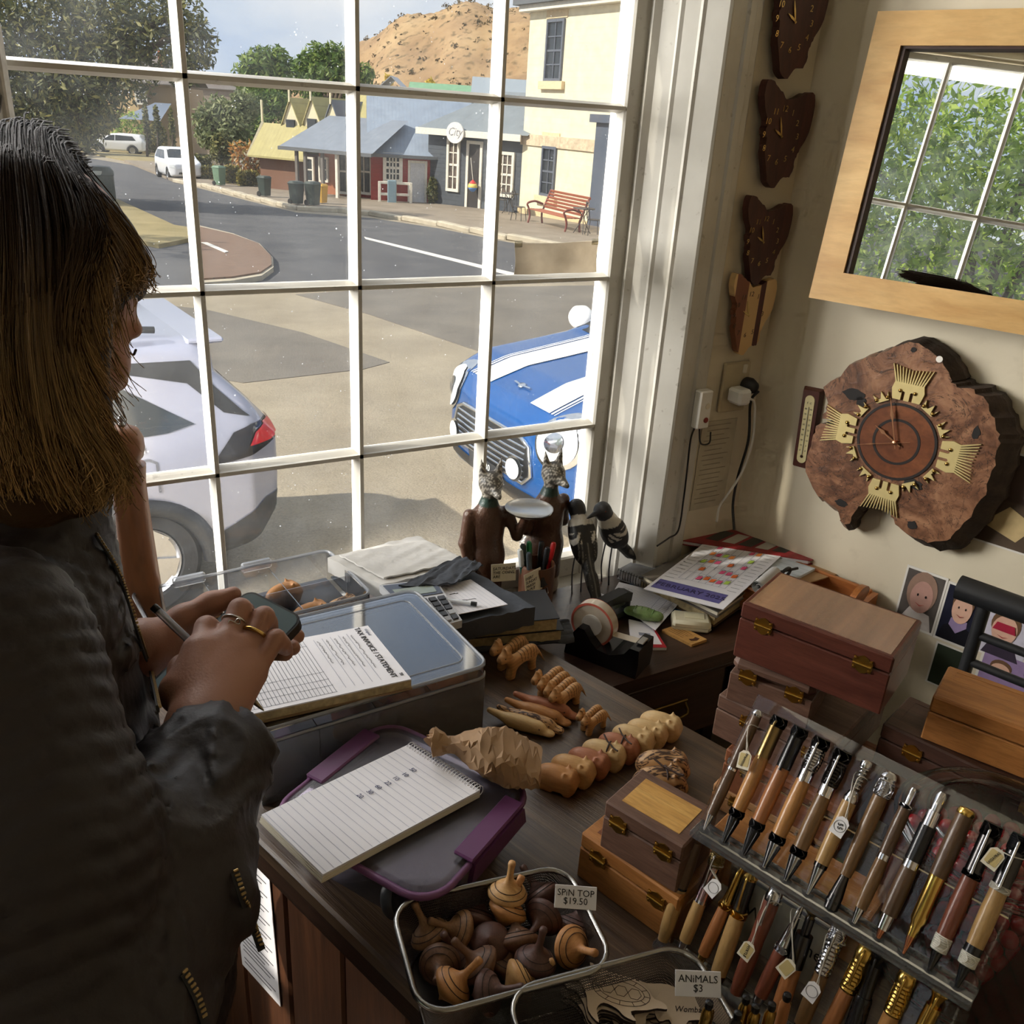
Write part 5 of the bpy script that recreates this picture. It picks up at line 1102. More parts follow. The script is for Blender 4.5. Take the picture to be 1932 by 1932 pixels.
for n, (px, py, lab, mt, sc) in enumerate(((1500, 36, 'dark red island-shaped wooden clock, topmost of four', DRED, 1.0), (1474, 252, 'dark red island-shaped wooden clock, second from top', DRED, 1.0), (1446, 452, 'dark red island-shaped wooden clock, above the striped one', DRED, .92), (1426, 590, 'striped pale and dark island-shaped wooden clock, lowest of four', STRP, .9))):
    p = on_y(px, py, 1.352); t = thing('island_clock', lab, 'clock', group='island-shaped clocks beside the window')
    t.matrix_world = basis(Vector((min(p.x, 1.378 - .006 * n), 1.379, p.z)), Vector((1, 0, 0)), Vector((0, 0, 1)), Vector((0, -1, 0))) @ Matrix.Scale(sc, 4)
    o = MB().prism(TPS, .012, .030).build('plate', mt, t)
    bm = bmesh.new(); bm.from_mesh(o.data); bmesh.ops.triangulate(bm, faces=[f for f in bm.faces if len(f.verts) > 4]); bm.to_mesh(o.data); bm.free()
    MB().box((.01, 0, .006), (.05, .05, .012)).build('movement', BLKP, t)
    c0 = (-.004, -.004)
    for h in range(12):
        a = R(90 - 30 * (h or 12)); lettering(str(h or 12), .0155, GOLDN if n < 3 else WALN, t, mat4((c0[0] + .044 * math.cos(a), c0[1] + .047 * math.sin(a), .0305)), 'numeral', shear=.12)
    for an, L in ((R(298), .022), (R(343), .034)):
        h_ = MB().prism([(-.001, -.004), (.001, -.004), (.0022, L * .5), (.0004, L), (-.0004, L), (-.0022, L * .5)], .032, .033).build('clock_hand', GOLDN, t); h_.matrix_local = mat4((c0[0], c0[1], 0)) @ Matrix.Rotation(-an, 4, 'Z')
IV = plain('ivory_plastic', (222, 214, 196), .4, var=.04)
p = on_y(1319, 770, 1.353); t = thing('doorbell_box', 'white plastic sensor box screwed to the window architrave', 'sensor', (1.262, 1.356, 1.125))
MB().rbox((0, -.011, 0), (.034, .022, .082), .003).build('case', plain('sensor_white', (232, 230, 224), .35, var=.03), t)
MB().lathe([(.006, 0), (.006, .001), (0, .001)], 16, mat4((.005, -.0222, -.022), (PI / 2, 0, 0))).build('red_button', plain('button_red', (126, 34, 30), .4), t); MB().lathe([(.0065, 0), (.006, .001), (0, .001)], 16, mat4((.005, -.0222, .008), (PI / 2, 0, 0))).build('sensor_lens', IV, t)
p = on_y(1380, 722, 1.379); t = thing('wall_socket', 'aged ivory power socket plate on the corner strip', 'socket', (1.372, 1.379, 1.155))
MB().rbox((0, -.005, 0), (.075, .010, .11), .003).build('plate', plain('socket_ivory', (196, 182, 150), .45), t); MB().rbox((.018, -.0115, .04), (.012, .005, .02), .002).build('switch', IV, t)
t = thing('usb_charger', 'white phone charger plugged in beside a black plug', 'charger', (1.360, 1.364, 1.145)); MB().rbox((0, -.022, 0), (.036, .042, .034), .006).build('case', plain('charger_white', (236, 236, 234), .3, var=.02), t)
t2 = thing('black_plug', 'black power plug behind the white charger', 'plug', (1.398, 1.366, 1.160)); MB().lathe([(.017, 0), (.018, .012), (.012, .028), (.005, .032)], 16, mat4((0, 0, 0), (PI / 2, 0, 0))).build('body', BLKP, t2, 40)
def cable(name, label, pts, r, mat):
    o = MB().tube(smooth_path(pts, 8), r, 8).build(name, mat, None, 60); tag(o, label, 'cable'); return o
q = lambda px, py, y: tuple(on_y(px, py, y))
cable('charger_cable', 'white charging cable looping down the corner', [(1.378, 1.330, 1.142), q(1424, 765, 1.33), q(1420, 830, 1.335), q(1400, 890, 1.34), q(1375, 930, 1.345), q(1358, 955, 1.35), q(1352, 985, 1.34)], .0028, plain('cable_white', (226, 224, 218), .5))
cable('black_cable', 'black mains cable hanging from socket to desk', [(1.402, 1.330, 1.155), q(1416, 760, 1.34), q(1412, 830, 1.35), q(1392, 900, 1.355), q(1383, 950, 1.355), q(1385, 1000, 1.33)], .003, BLKP)
cable('sensor_cable', 'thin black cable running down the architrave', [(1.250, 1.345, 1.086), q(1303, 830, 1.349), q(1296, 890, 1.349), q(1290, 940, 1.349), q(1280, 1000, 1.349), q(1262, 1015, 1.33), q(1240, 1030, 1.30)], .002, BLKP)
cable('sensor_lead', 'short black lead looping under the sensor box', [(1.262, 1.345, 1.086), q(1322, 836, 1.345), q(1338, 836, 1.35), q(1341, 815, 1.355)], .0018, BLKP)
t = thing('pinned_note', 'faded handwritten list pinned to the corner strip', 'paper'); t.matrix_world = basis(Vector((1.352, 1.3785, .975)), Vector((1, 0, 0)), Vector((0, 0, 1)), Vector((0, -1, 0)))
MB().box((0, 0, .0006), (.10, .21, .0012)).build('sheet', plain('note_paper', (190, 180, 156), .8), t)
ink = plain('faint_ink', (150, 140, 120), .8)
for j in range(17): MB().box((-.005 + .004 * math.sin(j * 2.3), .095 - .0115 * j, .0014), (.075 - .012 * (j % 3), .0016, .0003)).build('handwriting', ink, t)

def photo(label, pts, parts, th=.0012, border=.05, nm='photo_print', rot=0):
    a = on_wall(*pts[0], 0); ctr = on_wall((pts[0][0] + pts[1][0]) / 2, (pts[0][1] + pts[1][1]) / 2);
    t = thing(nm, label, 'photo', group='snapshots on the wall'); w, h = pts[2], pts[3]
    t.matrix_world = basis(ctr + (-WN) * .001, WD, Vector((0, 0, 1)), -WN) @ Matrix.Rotation(rot, 4, 'Z')
    MB().box((0, 0, th / 2), (w, h, th)).build('paper', plain('photo_white', (226, 222, 214), .35, var=.02), t)
    z = th
    for nm2, poly, mt in parts:
        MB().prism([(x * w, y * h) for x, y in poly], z - .0002, z + .0004).build(nm2, mt, t); z += .0005
    return t
def pc(n, c): return plain('print_' + n, c, .35, var=.08, scale=60)
BGD = pc('navy', (34, 36, 52)); SKIN = pc('skin', (214, 172, 150)); HAIRB = pc('brown_hair', (112, 84, 62))
full = [(-.45, -.46), (.45, -.46), (.45, .46), (-.45, .46)]
def face_parts(cx, cy, r, skin=SKIN, ey=pc('eye', (40, 32, 30)), mouth=pc('mouth', (176, 90, 84))):
    return [('face', circle(r, 20, cx, cy, 1, 1.0), skin), ('eye', circle(r * .085, 8, cx - r * .36, cy + r * .1), ey), ('eye', circle(r * .085, 8, cx + r * .36, cy + r * .1), ey), ('smile', [(cx - r * .4, cy - r * .4), (cx, cy - r * .56), (cx + r * .4, cy - r * .4), (cx, cy - r * .49)], mouth)]
photo('faded snapshot of a small girl with fair hair', ((1707, 1074), (1766, 1190), .083, .135), [('background', full, pc('grey_olive', (88, 82, 78))), ('dress', [(-.42, -.46), (.42, -.46), (.30, -.2), (-.2, -.15)], pc('cream_dress', (200, 192, 188))), ('hair', circle(.36, 20, .0, .14, 1, .95), pc('fair_hair', (150, 122, 106)))] + face_parts(.02, .06, .27, pc('skin_dim', (182, 142, 130))))
photo('portrait print of a boy in checked collar on dark ground', ((1787, 1097), (1838, 1228), .078, .132), [('background', full, BGD), ('jumper', [(-.42, -.46), (.42, -.46), (.34, -.22), (.1, -.12), (-.1, -.12), (-.34, -.22)], pc('dark_jumper', (26, 26, 32))), ('collar', [(-.22, -.18), (0, -.3), (.22, -.16), (.2, -.06), (-.2, -.06)], pc('check_collar', (150, 132, 170))), ('hair', circle(.26, 20, .0, .22, 1, .95), HAIRB)] + face_parts(0, .12, .24))
photo('snapshot of a child with painted face before a fence', ((1872, 1150), (1932, 1240), .088, .12), [('background', full, pc('pale_fence', (196, 192, 206))), ('shirt', [(-.42, -.46), (.36, -.46), (.2, -.2), (-.3, -.2)], pc('dark_shirt', (60, 52, 66))), ('hair', circle(.30, 20, -.08, .14, 1, .9), HAIRB)] + face_parts(-.08, .04, .26) + [('face_paint', [(-.32, .02), (.16, .02), (.1, .16), (-.26, .16)], pc('paint_red', (168, 44, 66)))])
photo('cluster snapshot with purple clothes beside the black chair', ((1862, 1238), (1932, 1300), .10, .08), [('background', full, pc('mauve', (150, 128, 168))), ('hair', circle(.2, 16, -.1, .1), HAIRB)] + face_parts(-.1, .02, .18))
photo('dark garden snapshot low on the wall', ((1768, 1232), (1815, 1290), .075, .10), [('background', full, pc('dark_foliage', (50, 58, 46)))])
photo('colour postcard of stacked timber by the burl clock', ((1862, 940), (1932, 1035), .13, .10), [('background', full, pc('postcard_brown', (88, 74, 62))), ('pattern', [(-.3, -.1), (.2, -.3), (.4, .1), (0, .35)], pc('lattice_tan', (200, 176, 130)))])
photo('upper postcard with red and white figures at frame edge', ((1900, 868), (1935, 940), .10, .10), [('background', full, pc('postcard_dark', (74, 60, 54))), ('figure', [(-.3, -.3), (-.1, -.3), (-.1, .3), (-.3, .3)], pc('red_figure', (160, 60, 50)))])
# ------------------------------------------------------------------ paper goods helper
def P2(p): return (p[0], p[1])
class Quad:
    def __init__(s, px, z, raw=False):
        s.c = [Vector(p) for p in px] if raw else [on_z(x, y, z) for x, y in px]; s.z = z
    def p(s, u, v, dz=0.):
        a = s.c[0].lerp(s.c[1], u); b = s.c[3].lerp(s.c[2], u); q = a.lerp(b, v); return Vector((q.x, q.y, q.z + dz))
    def poly(s, pts, name, mat, parent, dz=.0002, th=.0004):
        q = [s.p(u, v) for u, v in pts]; M = parent.matrix_world.inverted() if parent else Matrix.Identity(4)
        n = len(q); vs = [M @ (x + Vector((0, 0, dz))) for x in q] + [M @ (x + Vector((0, 0, dz + th))) for x in q]
        mb = MB(); mb.add(vs, [list(range(n))[::-1], list(range(n, 2 * n))] + [[i, (i + 1) % n, n + (i + 1) % n, n + i] for i in range(n)])
        o = mb.build(name, mat, parent)
        bm = bmesh.new(); bm.from_mesh(o.data); bmesh.ops.recalc_face_normals(bm, faces=bm.faces[:]); bm.to_mesh(o.data); bm.free(); return o
    def line(s, u0, v0, u1, v1, w, name, mat, parent, dz=.0003):
        a, b = s.p(u0, v0, dz), s.p(u1, v1, dz); M = parent.matrix_world.inverted(); d = (b - a); L = d.length; d.normalize(); nrm = Vector((0, 0, 1)).cross(d)
        mb = MB(); mb.add([M @ (a + nrm * w), M @ (b + nrm * w), M @ (b - nrm * w), M @ (a - nrm * w)], [(3, 2, 1, 0)]); return mb.build(name, mat, parent)
    def frame(s, u, v, dz=.0004):
        o = s.p(u, v, dz); x = (s.p(u + .01, v) - s.p(u, v)).normalized(); y0 = (s.p(u, v + .01) - s.p(u, v)); z = x.cross(y0).normalized()
        if z.z < 0: z = -z
        return basis(o, x, z.cross(x), z)
def root_at(name, label, cat, p, group=None):
    return thing(name, label, cat, tuple(p), 0, group)
PAPER = plain('white_paper', (232, 231, 236), .7, var=.03, scale=8); PAPER2 = plain('cream_paper', (224, 216, 196), .7, var=.05, scale=8)
INK = plain('black_ink', (28, 28, 34), .6); INKB = plain('blue_ink', (54, 58, 96), .6); GREYL = plain('ruled_line', (150, 154, 170), .7)
KRAFT = plain('kraft_paper', (176, 140, 100), .75, var=.12, scale=14, bump=.15, bscale=40)
def wiggle(q, u0, v0, u1, v1, parent, mat=INK, n=9, amp=.012, w=.0005, seed=0, name='handwriting'):
    r_ = random.Random(seed); M = parent.matrix_world.inverted(); pts = []
    for i in range(n + 1):
        t = i / n; p = q.p(u0 + (u1 - u0) * t + r_.uniform(-.3, .3) * amp, v0 + (v1 - v0) * t + r_.uniform(-1, 1) * amp, .0006); pts.append(M @ p)
    return MB().tube(pts, w, 4).build(name, mat, parent)
def ruled(q, parent, n, u0=.02, u1=.98, v0=.03, v1=.97, w=.0004, mat=GREYL, along='u'):
    for i in range(n):
        v = v0 + (v1 - v0) * i / (n - 1)
        if along == 'u': q.line(u0, v, u1, v, w, 'ruled_line', mat, parent)
        else: q.line(v, u0, v, u1, w, 'ruled_line', mat, parent)

# ------------------------------------------------------------------ things on the desk
DKM = DK
TRM = wood('tray_honey_pine', (190, 122, 66), (150, 88, 44), (3, 22, 22), .38)
t = thing('wooden_tray', 'honey coloured wooden tray with arched cut-out handles', 'tray')
t.matrix_world = basis(WC + Vector((0, 0, DK)) + WD * .352 - WN * .016, -WD, -WN, Vector((0, 0, 1)))
TL, TW, TH = .315, .205, .048
MB().rbox((TL / 2, TW / 2, .005), (TL, TW, .010), .002).build('tray_base', TRM, t)
for y in (.005, TW - .005): MB().rbox((TL / 2, y, .010 + TH / 2), (TL, .010, TH), .003).build('tray_side', TRM, t)
def handle_board():
    n = 20; out = [(-TW / 2, 0), (TW / 2, 0), (TW / 2, .05)]
    for k in range(n + 1):
        a = k / n; out.append((TW / 2 - TW * a, .05 + .080 * math.sin(PI * a) ** .8))
    hole = [(.036 * math.cos(b) * (1 if abs(math.cos(b)) < .7 else 1.05), .082 + .019 * math.sin(b)) for b in [2 * PI * j / 20 for j in range(20)]]
    bm = bmesh.new(); ov = [bm.verts.new((x, 0, z)) for x, z in out]; hv = [bm.verts.new((x, 0, z)) for x, z in hole]
    es = [bm.edges.new((ov[i], ov[(i + 1) % len(ov)])) for i in range(len(ov))] + [bm.edges.new((hv[i], hv[(i + 1) % len(hv)])) for i in range(len(hv))]
    bmesh.ops.triangle_fill(bm, edges=es, use_beauty=True)
    g = bmesh.ops.extrude_face_region(bm, geom=bm.faces[:]); bmesh.ops.translate(bm, verts=[v for v in g['geom'] if isinstance(v, bmesh.types.BMVert)], vec=(0, .012, 0))
    bmesh.ops.recalc_face_normals(bm, faces=bm.faces[:]); me = bpy.data.meshes.new('handle_board'); bm.to_mesh(me); bm.free(); return me
hb_ = handle_board()
for x in (.0, TL):
    o = link('tray_handle', hb_, TRM, t); o.matrix_local = mat4((x, TW / 2, .002), (0, 0, PI / 2), (1, 1, 1 if x == 0 else .5))
def book(name, label, cat, px, z0, z1, cover, pages=PAPER2, group=None, cat_inset=.003):
    q = Quad(px, z1); t = root_at(name, label, cat, (q.p(.5, .5).x, q.p(.5, .5).y, z0), group)
    q.poly([(0, 0), (1, 0), (1, 1), (0, 1)], 'cover', cover, t, -.0018, .0018)
    q.poly([(.02, .02), (.98, .02), (.98, .98), (.02, .98)], 'page_block', pages, t, -(z1 - z0) + .0016, z1 - z0 - .0036)
    q.poly([(0, 0), (1, 0), (1, 1), (0, 1)], 'back_cover', cover, t, -(z1 - z0), .0016); return t, q
REDM = plain('red_magazine', (150, 40, 48), .35, var=.2, scale=30)
book('blue_folder', 'blue card folder lowest under the heap of notebooks', 'folder', ((1185, 1103), (1330, 1183), (1440, 1120), (1270, 1060)), DK, DK + .006, plain('folder_blue', (40, 84, 132), .5), PAPER)
book('bound_ledger', 'worn ledger with tan page edges under the calendar', 'book', ((1205, 1090), (1350, 1165), (1475, 1075), (1320, 1040)), DK + .006, DK + .030, plain('ledger_cover', (84, 66, 46), .6), plain('ledger_pages', (178, 160, 120), .8, var=.3, scale=90))
book('grey_notebook', 'grey spiral notebook on the worn ledger', 'notebook', ((1210, 1085), (1355, 1155), (1480, 1065), (1325, 1030)), DK + .030, DK + .044, plain('notebook_grey', (112, 106, 98), .6), PAPER2)
t, q = book('red_catalogue', 'red catalogue lying along the back of the tray', 'catalogue', ((1278, 1018), (1530, 1058), (1562, 1042), (1345, 988)), DK + .055, DK + .066, REDM, PAPER)
for k in range(5): q.poly([(.15 + .13 * k, .25), (.25 + .13 * k, .25), (.25 + .13 * k, .8), (.15 + .13 * k, .8)], 'cover_picture', plain('cover_picture_%d' % (k % 2), ((60, 62, 60), (190, 186, 176))[k % 2], .4), t)
r_ = [q.p(i / 24, .985, .002) for i in range(25)]; MI = t.matrix_world.inverted()
for p in r_: MB().tube([MI @ (p + Vector((0, 0, -.010))), MI @ (p + Vector((.004, .006, -.004))), MI @ (p + Vector((.0, .002, .004)))], .0012, 5).build('binding_ring', plain('binding_red', (110, 26, 34), .4), t)
q = Quad(((1318, 1080), (1468, 1118), (1590, 1080), (1440, 1012)), DK + .052); t = root_at('kraft_envelope', 'large brown kraft envelope spread over the tray', 'envelope', q.p(.5, .5))
q.poly([(0, 0), (1, 0), (1, 1), (0, 1)], 'envelope_body', KRAFT, t, -.002, .0025); q.poly([(.0, .97), (1, .97), (.5, .55)], 'envelope_flap', KRAFT, t, .0006, .0006)
t, q = book('marbled_sketchpad', 'spiral sketchpad with grey marbled cover beside the magpies', 'notebook', ((1166, 1074), (1262, 1110), (1330, 1062), (1240, 1034)), DK + .006, DK + .030, plain('marble_grey', (150, 152, 156), .5, var=.5, scale=12), PAPER)
MI = t.matrix_world.inverted()
for i in range(20):
    p = q.p(i / 19, .015); MB().tube([MI @ (p + Vector((math.cos(a) * .006 * .8, math.cos(a) * .006 * .6, -.010 + math.sin(a) * .011))) for a in [2 * PI * j / 10 for j in range(11)]], .0008, 5).build('coil_ring', BLKP, t)
q = Quad(((1216, 1101), (1366, 1144), (1479, 1044), (1340, 1016)), DK + .066); t = root_at('calendar_sheet', 'printed month calendar covered in bright highlighter marks', 'calendar', q.p(.5, .5))
q.c[0].z -= .012; q.c[1].z -= .006
q.poly([(0, 0), (1, 0), (1, 1), (0, 1)], 'sheet', PAPER, t, -.002, .002)
q.poly([(.04, .05), (.90, .05), (.90, .19), (.04, .19)], 'title_band', plain('band_violet', (96, 92, 150), .5), t)
lettering('FEBRUARY 2025', .021, plain('title_ink', (52, 46, 84), .5), t, t.matrix_world.inverted() @ q.frame(.48, .12, .0008) , shear=.1)
for i in range(8): q.line(.20 + .085 * i, .27, .20 + .085 * i, .93, .0004, 'grid_line', GREYL, t)
for j in range(6): q.line(.20, .27 + .132 * j, .80, .27 + .132 * j, .0004, 'grid_line', GREYL, t)
hl = [plain('hl_%d' % i, c, .5, var=.05) for i, c in enumerate(((238, 120, 60), (232, 96, 140), (190, 226, 96), (240, 150, 80)))]
rr = random.Random(2)
for j in range(5):
    for i in range(7):
        if rr.random() < .78:
            u = .215 + .085 * i; v = .30 + .132 * j + rr.uniform(0, .03); q.poly([(u, v), (u + .055, v + .01), (u + .055, v + .06), (u, v + .05)], 'highlight', hl[rr.choice((0, 1, 0, 1, 2, 3))], t, .0004); wiggle(q, u, v + .06, u + .05, v + .07, t, INK, 4, .01, .0004, i * 9 + j)
for k in range(26): q.line(.04 + (0 if k < 13 else .80), .25 + .054 * (k % 13), .16 + (0 if k < 13 else .79), .25 + .054 * (k % 13), .0006, 'print_line', plain('print_grey', (120, 120, 126), .6), t)
q = Quad(((1410, 1095), (1470, 1108), (1538, 1072), (1462, 1048)), DK + .060); t = root_at('order_form', 'pale blue ruled form poking out behind the calendar', 'paper', q.p(.5, .5)); q.poly([(0, 0), (1, 0), (1, 1), (0, 1)], 'sheet', plain('form_blue_white', (206, 214, 222), .7), t, -.006, .006); ruled(q, t, 8, mat=plain('form_teal_line', (120, 150, 156), .6))
q = Quad(((1540, 1062), (1580, 1080), (1618, 1066), (1570, 1050)), DK + .056); t = root_at('price_list', 'white printed price list lying in the tray', 'paper', q.p(.5, .5)); q.poly([(0, 0), (1, 0), (1, 1), (0, 1)], 'sheet', PAPER, t, -.002, .002); ruled(q, t, 7)
a, b = on_z(1430, 1108, DK + .085), on_z(1462, 1080, DK + .080)
mb = MB(); mb.tube([a, a.lerp(b, .5), b], .013, 18, cap=False); mb.tube([a, b], .0105, 18, cap=False); mb.tube([a, b], .006, 14, cap=False); o = mb.build('paper_roll', plain('roll_paper', (206, 206, 204), .7), None, 60); tag(o, 'small roll of till paper between calendar and envelope', 'paper roll')
a, b = on_z(1455, 1092, DK + .070), on_z(1505, 1072, DK + .078); t = root_at('bulldog_clip', 'black folded sunglasses beside the rolled paper', 'sunglasses', a); MI = t.matrix_world.inverted()
for s in (0, .55): MB().tube(smooth_path([MI @ (a.lerp(b, s) + Vector((.018 * math.cos(g), .005 * math.cos(g), .010 * math.sin(g)))) for g in [2 * PI * j / 12 for j in range(12)]], 2, True), .0035, 8, closed=True).build('lens_rim', BLKP, t, 60)
MB().tube(smooth_path([MI @ a, MI @ (a + Vector((-.02, .012, .004))), MI @ b], 6), .003, 8).build('temple_arm', BLKP, t, 60)
t.name = 'sunglasses'
q = Quad(((1150, 1128), (1236, 1192), (1290, 1128), (1168, 1098)), DK + .010); t = root_at('invoice_sheet', 'loose invoice with ruled table under the green glass weight', 'paper', q.p(.5, .5)); q.c[1].z += .004
q.poly([(0, 0), (1, 0), (1, 1), (0, 1)], 'sheet', PAPER, t, -.001, .001); ruled(q, t, 15, .1, .95, .12, .8, .0004, GREYL); [q.line(u, .12, u, .8, .0004, 'rule', GREYL, t) for u in (.2, .7, .82, .92)]
q = Quad(((1085, 1150), (1150, 1170), (1190, 1140), (1130, 1118)), DK + .003); t = root_at('scrap_paper', 'white scrap of paper beneath the stapler', 'paper', q.p(.5, .5)); q.poly([(0, 0), (1, 0), (1, 1), (0, 1)], 'sheet', PAPER, t, -.002, .002)
s = SDF(); s.ell((0, 0, .011), (.034, .017, .013), k=.006); s.ell((.030, 0, .012), (.012, .009, .010), k=.008); s.ell((-.03, .002, .008), (.012, .010, .008), k=.008)
t = root_at('glass_weight', 'green ribbed glass paperweight on the invoice', 'paperweight', on_z(1213, 1166, DK + .0115)); t.rotation_euler = (0, 0, R(-52))
link('glass_body', s.mesh((-.06, -.03, -.005), (.06, .03, .035), .0025), plain('green_glass', (140, 172, 108), .12, var=.3, scale=70, Transmission_Weight=.25), t, 180)
for k in range(4): MB().tube(smooth_path([(-.018 + .012 * k, -.014, .014), (-.016 + .012 * k, 0, .0245), (-.018 + .012 * k, .014, .014)], 5), .0012, 6).build('rib', plain('green_glass_dark', (96, 130, 74), .2), t, 60)
t = root_at('beige_box', 'beige plastic pocket box with rounded edges by the books', 'box', on_z(1302, 1185, DK)); t.rotation_euler = (0, 0, R(-36))
MB().rbox((.0, .004, .0125), (.078, .050, .025), .006).build('case', plain('beige_plastic', (212, 204, 176), .4), t, 40); MB().rbox((.006, .006, .0256), (.040, .020, .0012), .0004).build('label', plain('label_ivory', (226, 218, 184), .5), t); MB().rbox((.0, -.0005, .0125), (.079, .0415, .0012), .0003).build('seam', plain('beige_seam', (150, 140, 116), .6), t)
q = Quad(((1249, 1188), (1305, 1216), (1334, 1206), (1278, 1178)), DK + .006); t = root_at('wooden_bookmark', 'short pale wooden strip with burnt lettering', 'bookmark', q.p(.5, .5, -.006)); q.poly([(0, 0), (1, 0), (1, 1), (0, 1)], 'strip', wood('bookmark_wood', (212, 166, 98), (180, 130, 68), (5, 20, 20), .5), t, -.006, .006)
BURN = plain('burnt_mark', (74, 44, 22), .6)
for k in range(5): q.line(.12, .2 + .14 * k, .62 - .05 * (k % 2), .2 + .14 * k, .0006, 'burnt_line', BURN, t)
q.poly([(.75, .3), (.85, .25), (.92, .5), (.88, .75), (.76, .7), (.8, .5)], 'burnt_motif', BURN, t)
q = Quad(((1192, 1222), (1258, 1222), (1230, 1178), (1186, 1168)), DK + .006); t = root_at('red_leaflet', 'folded white leaflet with red border in front of stapler', 'leaflet', q.p(.5, .5)); q.poly([(0, 0), (1, 0), (1, 1), (0, 1)], 'sheet', PAPER, t, -.006, .006); q.poly([(0, 0), (1, 0), (1, .12), (0, .12)], 'red_edge', plain('leaflet_red', (178, 36, 46), .5), t); q.poly([(.92, .12), (1, .12), (1, .95), (.92, .95)], 'red_edge', plain('leaflet_red', (178, 36, 46), .5), t); q.poly([(.3, .45), (.7, .45), (.7, .55), (.3, .55)], 'print', GREYL, t)
t = root_at('stapler', 'black desk stapler standing behind the tape dispenser', 'stapler', on_z(1152, 1168, DK + .004)); t.rotation_euler = (0, 0, R(14))
MB().rbox((0, 0, .006), (.095, .026, .012), .004).build('base', BLKP, t, 40); MB().prism([(-.048, .046), (.047, .032), (.049, .050), (.030, .058), (-.046, .056)], -.012, .012, Matrix.Rotation(PI / 2, 4, 'X')).build('arm', BLKP, t)
MB().rbox((.044, 0, .026), (.008, .022, .038), .002).build('post', BLKP, t); MB().rbox((-.005, 0, .030), (.08, .014, .010), .001).build('magazine', metal('stapler_steel', (170, 172, 176), .3), t)
t = root_at('tape_dispenser', 'heavy black tape dispenser with a clear tape roll', 'tape dispenser', on_z(1142, 1240, DK)); t.rotation_euler = (0, 0, R(-62))
prof = [(-.072, 0), (.078, 0), (.080, .03), (.078, .060), (.060, .060), (.050, .044), (.030, .034), (.020, .030), (-.005, .032), (-.02, .045), (-.034, .064), (-.048, .064), (-.06, .046), (-.070, .02)]
GB = plain('dispenser_black', (24, 24, 26), .22, var=.05)
MB().prism(prof, -.033, .033, Matrix.Rotation(PI / 2, 4, 'X')).build('body', GB, t)
M = mat4((-.030, 0, .066), (PI / 2, 0, 0)); r_ = MB().lathe([(.020, -.011), (.044, -.011), (.044, .011), (.020, .011)], 40, M, cap=False).build('tape_roll', plain('tape_translucent', (196, 184, 166), .15), t, 40)
MB().lathe([(.0445, -.0114), (.040, -.0118), (.040, .0118), (.0445, .0114)], 40, M, cap=False).build('tape_edge', plain('tape_red_print', (190, 96, 80), .4), r_, 40); MB().lathe([(.001, -.013), (.021, -.013), (.021, .013), (.001, .013)], 28, M).build('hub', plain('hub_white', (226, 224, 220), .3), t, 40)
MB().rbox((.070, 0, .0635), (.012, .026, .004), .001).build('cutter', metal('cutter_steel', (200, 200, 200), .25), t); MB().rbox((.03, 0, .058), (.062, .019, .0012), .0004, (0, -.07, 0)).build('tape_strip', plain('tape_translucent', (196, 184, 166), .15), t)

# ------------------------------------------------------------------ pen pot with notes, foxes and magpies at the window
p = Vector((.885, 1.350, DK)); t = root_at('pen_pot', 'turned wooden pot of felt pens with handwritten cards', 'pen pot', p)
POTW = wood('pot_wood', (128, 84, 56), (84, 52, 34), (10, 10, 3), .4)
MB().lathe([(.001, 0), (.033, 0), (.036, .01), (.037, .100), (.035, .107), (.032, .107), (.031, .01), (.001, .008)], 28).build('pot', POTW, t, 40)
pens = [((26, 44, 40), (40, 52, 48), -.012, .010), ((30, 110, 66), (32, 128, 76), -.004, .012), ((24, 24, 26), (34, 34, 36), .008, .008), ((22, 22, 24), (30, 30, 34), .006, -.006), ((190, 30, 34), (204, 38, 40), .018, .002), ((26, 28, 32), (60, 66, 70), -.016, -.008), ((28, 84, 72), (200, 204, 204), -.020, .002)]
for k, (c1, c2, dx, dy) in enumerate(pens):
    lab = ['black capped felt pen leaning left in the pot', 'green capped felt pen in the pot', 'black felt pen upright at the middle of the pot', 'black felt pen at the front of the pot', 'red capped felt pen in the pot', 'grey and black pen at the pot edge', 'teal and silver pen leaning out of the pot'][k]
    o = thing('felt_pen', lab, 'pen', (p.x + dx, p.y + dy, DK + .020), 0, 'pens in the wooden pot', (dy * -9, dx * 9, 0))
    MB().lathe([(.001, 0), (.0045, .004), (.0045, .088), (.005, .090), (.005, .120), (.0035, .124), (.001, .1245)], 12).build('barrel', plain('felt_%d' % k, c1, .4), o, 40)
    MB().lathe([(.0053, .086), (.0055, .088), (.0055, .1205), (.0042, .1248), (.001, .1252)], 12).build('cap', plain('feltcap_%d' % k, c2, .35), o, 40); MB().rbox((.006, 0, .108), (.0016, .003, .026), .0006).build('clip', plain('feltcap_%d' % k, c2, .35), o)
def card(name, label, px, py, y, w, h, rot, lines, sz, tilt=-.2, clip=False):
    t = thing(name, label, 'card', tuple(on_y(px, py, y)), 0, None, (PI / 2 + tilt, 0, rot))
    MB().rbox((0, 0, 0), (w, h, .0012), .0003).build('card', PAPER2, t); lettering(lines, sz, INK, t, mat4((-w * .44, 0, .0009)), align='LEFT', spacing=.95, name='handwriting', shear=.1)
    if clip: MB().prism([(-.012, 0), (.012, 0), (.009, .02), (-.009, .02)], -.006, .006, mat4((w * .62, -h * .4, .0), (0, 0, 0))).build('clip', BLKP, t); MB().tube(smooth_path([(w * .56, -h * .5, .004), (w * .58, -h * .75, .006), (w * .68, -h * .75, .006), (w * .68, -h * .5, .004)], 4), .001, 6).build('clip_wire', metal('wire_steel', (190, 190, 192)), t, 60)
    return t
